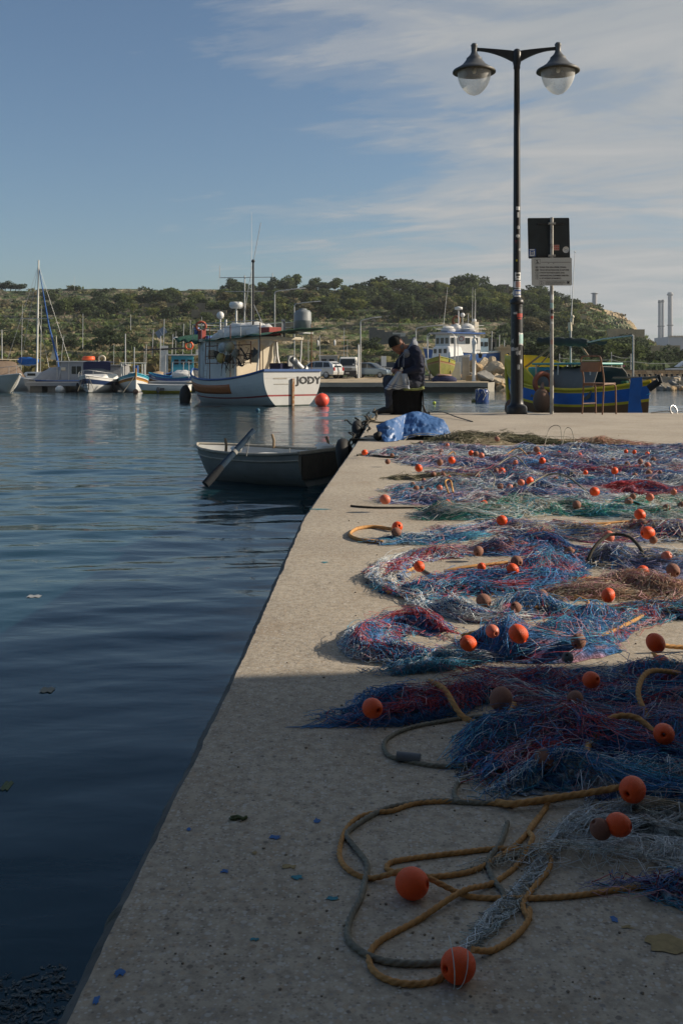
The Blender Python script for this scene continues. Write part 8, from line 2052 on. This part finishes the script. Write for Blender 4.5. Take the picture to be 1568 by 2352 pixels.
pt, hb, gz = hull(b10, 5.0, 2.0, 1.0, .5, .35, draft=.15, transom=0, rake=.2, mats=[navy_cloth, ochre_paint, turq_paint], bands=[(.3, 0), (.4, 1), (1.1, 2)], rail_m=blue_paint, deck_m=blue_paint)
part(b10, 'blue_board', blue_paint, lambda q: q.box((-2.3, .1, 1.5), (.12, .5, 1.1))); part(b10, 'tan_sheet', wood, lambda q: q.ell((.3, 0, 1.2), (.8, .6, .35), 10, 8, jit=.4)); part(b10, 'pole', galv, lambda q: [q.cyl((x_, 0, 1), (x_ + .1, 0, z_), .03, n=5) for x_, z_ in ((-1.2, 3.8), (.6, 4.6), (1.3, 3.0))])
b11 = thing('trawler', 'fishing vessel with a bright blue wheelhouse behind the painted boats', 'fishing boat', place(415, 93), R(10))
pt, hb, gz = hull(b11, 7.5, 2.6, 1.1, .4, .2, draft=.2, transom=.8, rake=.5, mats=[turq_paint, white_paint], bands=[(.3, 0), (1.1, 1)], rail_m=white_paint)
house_box(b11, 'wheelhouse', turq_paint, -.9, 1.2, -.9, .9, 1.2, 3.0, .05, .03); part(b11, 'window', dark_glass, lambda q: [q.box((x_, -.9, 2.4), (.4, .04, .45)) for x_ in (-.4, .2, .8)]); part(b11, 'roof', white_paint, lambda q: q.box((.1, 0, 3.05), (2.6, 2.1, .1)))
part(b11, 'white_tower', white_paint, lambda q: q.box((-1.5, 0, 2.6), (.7, .8, 2.6))); part(b11, 'roof_box', white_paint, lambda q: q.box((1.8, 0, 3.3), (.8, .9, .5))); part(b11, 'life_ring', orange_plastic, lambda q: q.torus((.75, -.95, 3.9), .33, .09, Matrix.Rotation(R(90), 4, 'X'), 14, 6)); part(b11, 'red_tub', red_paint, lambda q: q.lathe([(.5, 3.1), (.6, 3.9), (0, 3.9)], (2.6, 0, 0), 12))
part(b11, 'mast', galv, lambda q: [q.cyl((x_, .2 * k, 3), (x_ + .1, .2 * k, z_), .035, n=5) for k, (x_, z_) in enumerate([(-2.6, 5.4), (-1.6, 6.4), (-.8, 5.0), (.2, 6.0), (1.0, 5.6), (1.8, 5.2), (2.4, 4.8)])]); part(b11, 'boom', dark_metal, lambda q: q.cyl((-3.4, -.4, 3.5), (.6, -.4, 3.7), .09, n=6)); part(b11, 'radar', clean_white, lambda q: q.ell((-.4, 0, 4.6), (.3, .3, .14), 10, 6))
for (px, Y, top, lab_) in ((48, 96, 700, 'thin bare mast among the boats at far left'), (92, 97, 700, 'thin mast right of the tall white one'), (260, 92, 790, 'short leaning mast behind the work boat'), (330, 96, 800, 'short mast behind the turquoise boat'), (402, 98, 760, 'thin mast left of the blue wheelhouse')):
    a = P(px, 878, Y); h = (878 - top) / F * Y; mb = MB(); mb.cyl((0, 0, 0), (.02 * h, 0, h), .04, .02, 5); q = mb.out('mast', galv); q.location = a; tag(q, lab_, 'mast')
for (px, py, r_, m_, lab_) in ((455, 905, 8, black_rubber, ''),): pass
# scraps floating on the water
for (px, py, w_, m_, lab_) in ((77, 1372, 30, mat('wet_paper', (.30, .31, .32)), 'white paper scrap floating on the dark water'), (106, 1589, 30, mat('leaf_pale', (.2, .2, .16)), 'pale leaf floating on the water'), (12, 1812, 20, fl_w, 'bit of green weed floating by the left edge')):
    c = G(px, py, WZ); w = w_ / F * c.y
    mb = MB(); mb.grid([[Vector((-w / 2 + w * i / 6, -.02 + .04 * j + .01 * math.sin(i * 2), .004 + .0015 * math.sin(i * 1.7 + j))) for i in range(7)] for j in range(3)])
    o = mb.out('floating_scrap', m_, fixn=False); o.location = c; tag(o, lab_, 'litter')

# ---- boats ashore on the far quay
h1 = thing('painted_boat', 'faded yellow green wooden boat standing ashore, bows-on', 'fishing boat', gq(1012, 874) + Vector((0, 0, .55)), R(-90 - 8))
pt, hb, gz = hull(h1, 5.0, 2.3, 1.0, .38, .25, draft=.45, transom=0, rake=.25, mats=[mat('moss_yellow', (.26, .26, .03), .7, .25, 2), brown_paint, mat('faded_green', (.20, .20, .04), .75, .3, 2), mat('bare_wood', (.30, .20, .10), .8, .25, 3)], bands=[(.16, 0), (.22, 1), (.26, 3), (.85, 2), (1.1, 3)], rail_m=mat('moss_yellow', ()), deck_m=wood, full=3.0)
part(h1, 'stem_post', mat('bare_wood', ()), lambda q: q.tube([pt(1, .9), pt(1, 0), pt(1, 0) + Vector((.04, 0, .2))], .06, 6)); part(h1, 'cradle', wood, lambda q: (q.box((1.0, 0, -.5), (.2, 1.6, .3)), q.box((-1.2, 0, -.5), (.2, 1.8, .3)), q.cyl((1, .9, -.5), (1, .8, .3), .06, n=6), q.cyl((1, -.9, -.5), (1, -.8, .3), .06, n=6)))
part(h1, 'canopy_frame', galv, lambda q: [q.tube(catmull([(x_, -1.15 if x_ < 0 else -1.0, 1.2), (x_, -1.1, 3.1), (x_, -.9, 3.3), (x_, .9, 3.3), (x_, 1.1, 3.1), (x_, 1.1, 1.2)], .3), .035, 6) for x_ in (-1.8, .6)] + [q.cyl((-1.8, s_, 3.3), (.6, s_, 3.3), .03, n=5) for s_ in (-.9, .9)])
part(h1, 'blue_cloth', mat('sky_blue_cloth', (.08, .22, .36), .8, .2), lambda q: q.box((1.5, .75, 1.35), (.3, .08, .8)))
h2 = thing('upturned_boat', 'small dark blue boat upside down below the yellow green boat', 'boat', gq(1019, 876.5), R(170))
part(h2, 'hull', navy_cloth, lambda q: q.ell((0, 0, .12), (1.0, .6, .42), 16, 8, jit=.1)); part(h2, 'sheet', mat('pink_sheet', (.34, .20, .15), .8, .2), lambda q: q.ell((.1, 0, .5), (.65, .45, .1), 10, 6, jit=.5))
h3 = thing('motorboat', 'white motorboat with a cabin standing ashore behind the yellow green boat', 'motorboat', gq(1036, 868.5) + Vector((0, 0, .9)), R(-60))
pt, hb, gz = hull(h3, 5.6, 2.4, .95, .3, 0, draft=.5, transom=.9, rake=.8, mats=[clean_white, white_paint], bands=[(.5, 0), (1.1, 1)], rail_m=clean_white, rail_r=.06)
house_box(h3, 'cabin', clean_white, -2.0, 1.0, -.9, .9, .9, 2.1, .12, .15, .4); part(h3, 'window', dark_glass, lambda q: [q.box((x_, -.88, 1.65), (.35, .05, .4)) for x_ in (-1.4, -.6, .2)] + [q.box((x_, .88, 1.65), (.35, .05, .4)) for x_ in (-1.4, -.6, .2)]); part(h3, 'keel_support', wood, lambda q: q.box((0, 0, -.7), (3.2, .3, .45)))
h4 = thing('trawler', 'white and blue fishing vessel ashore with sacks on its wheelhouse roof', 'fishing boat', P(1058, 866, 104) + Vector((0, 0, .9)), R(-150))
pt, hb, gz = hull(h4, 9.5, 3.2, 1.6, .5, .2, draft=.8, transom=.9, rake=.8, mats=[mat('vessel_blue', (.02, .09, .30), .5, .2), white_paint], bands=[(.75, 0), (1.1, 1)], rail_m=white_paint, rail_r=.07)
house_box(h4, 'wheelhouse', white_paint, -1.6, 2.4, -1.3, 1.3, 1.4, 3.55, .05, .04); part(h4, 'roof', mat('vessel_blue', ()), lambda q: q.box((.4, 0, 3.65), (4.8, 3.0, .16)))
for s_ in (1, -1): part(h4, 'window', dark_glass, lambda q: [q.box((x_, s_ * 1.3, 2.85), (.55, .05, .6)) for x_ in (-.9, .1, 1.1, 1.9)])
part(h4, 'window', dark_glass, lambda q: [q.box((2.39, y_, 2.85), (.05, .5, .6)) for y_ in (-.8, 0, .8)]); part(h4, 'window', dark_glass, lambda q: [q.box((-1.6, y_, 2.85), (.05, .45, .6)) for y_ in (-.7, .2)])
part(h4, 'sack', white_cloth, lambda q: q.ell((-.6, .3, 4.15), (.75, .7, .55), 12, 8, jit=.35, seed=1)); part(h4, 'sack', white_cloth, lambda q: q.ell((.5, -.2, 4.1), (.7, .7, .5), 12, 8, jit=.35, seed=5)); part(h4, 'sack', white_cloth, lambda q: q.ell((1.7, .1, 4.0), (.8, .7, .38), 12, 8, jit=.35, seed=9))
part(h4, 'net_bin', cream_paint, lambda q: q.box((-1.5, .4, 4.3), (.5, .7, 1.1))); part(h4, 'rope_coil', rust, lambda q: q.torus((.4, -.3, 5.0), .42, .14, Matrix.Rotation(R(80), 4, 'X'), 14, 7)); part(h4, 'radar_dome', clean_white, lambda q: (q.lathe([(0, 6.45), (.42, 6.35), (.42, 6.12), (0, 6.05)], (.3, 0, 0), 14), q.cyl((.3, 0, 3.7), (.3, 0, 6.1), .06, n=6)))
part(h4, 'satellite_dome', clean_white, lambda q: (q.ell((-.6, -.5, 5.6), .24, 10, 8), q.ell((-1.6, .2, 5.0), .22, 10, 8), q.cyl((-.6, -.5, 3.7), (-.6, -.5, 5.5), .04, n=5), q.cyl((-1.6, .2, 3.7), (-1.6, .2, 5), .04, n=5)))

for x_, y_, dx, z_ in ((2.3, 0, -.6, 8.4), (-1.3, .6, -.1, 8.3), (-1.8, 0, -.15, 7.2), (-1.9, -.6, -.1, 8.6)): part(h4, 'whip_antenna', clean_white, lambda q: q.cyl((x_, y_, 3.7), (x_ + dx, y_, z_), .03, .012, 5))
part(h4, 'guard_rail', galv, lambda q: [q.tube([(-1.9, -1.4, z_), (2.6, -1.4, z_), (2.6, 1.4, z_), (-1.9, 1.4, z_), (-1.9, -1.4, z_)], .025, 5) for z_ in (4.1, 4.45)])
h5 = thing('fishing_boat', 'pale blue stern of a fishing boat showing above the boulders', 'fishing boat', P(1106, 862, 106) + Vector((0, 0, .9)), R(20))
pt, hb, gz = hull(h5, 6.5, 2.6, 1.5, .3, .2, draft=.5, transom=.9, rake=.6, mats=[mat('pale_blue', (.22, .32, .40), .5, .15), white_paint], bands=[(.5, 0), (1.1, 1)], rail_m=white_paint)
house_box(h5, 'wheelhouse', mat('pale_blue', ()), -1.6, .4, -.8, .8, 1.4, 3.0, .05, .03); part(h5, 'window', dark_glass, lambda q: [q.box((x_, -.8, 2.4), (.4, .05, .45)) for x_ in (-1.2, -.5, .1)]); part(h5, 'frame', galv, lambda q: [q.cyl((x_, -.5, 1.4), (x_ + .1, -.4, z_), .04, n=5) for x_, z_ in ((-2.6, 4.2), (-1.9, 5.6), (.9, 3.8), (1.8, 3.4), (2.4, 2.9))]); part(h5, 'round_buoy', mat('buoy_tan', ()), lambda q: q.ell((-2.6, -1.5, 1.1), .42, 12, 8))

# ================================================================ HAZE
hm = bpy.data.materials.new('haze_air'); hm.use_nodes = True
ht = hm.node_tree; ht.nodes.clear()
hv = N(ht, 'ShaderNodeVolumePrincipled'); hv.inputs['Color'].default_value = (.86, .92, 1, 1); hv.inputs['Density'].default_value = .00017; hv.inputs['Anisotropy'].default_value = .2
ho = N(ht, 'ShaderNodeOutputMaterial'); L(ht, hv.outputs[0], ho.inputs['Volume'])
mb = MB(); mb.box((0, 1270, 56), (5200, 2700, 119)); hz_ = mb.out('haze', hm)
hz_['kind'] = 'stuff'; hz_['label'] = 'thin sea haze over the harbour'
hm.cycles.homogeneous_volume = True
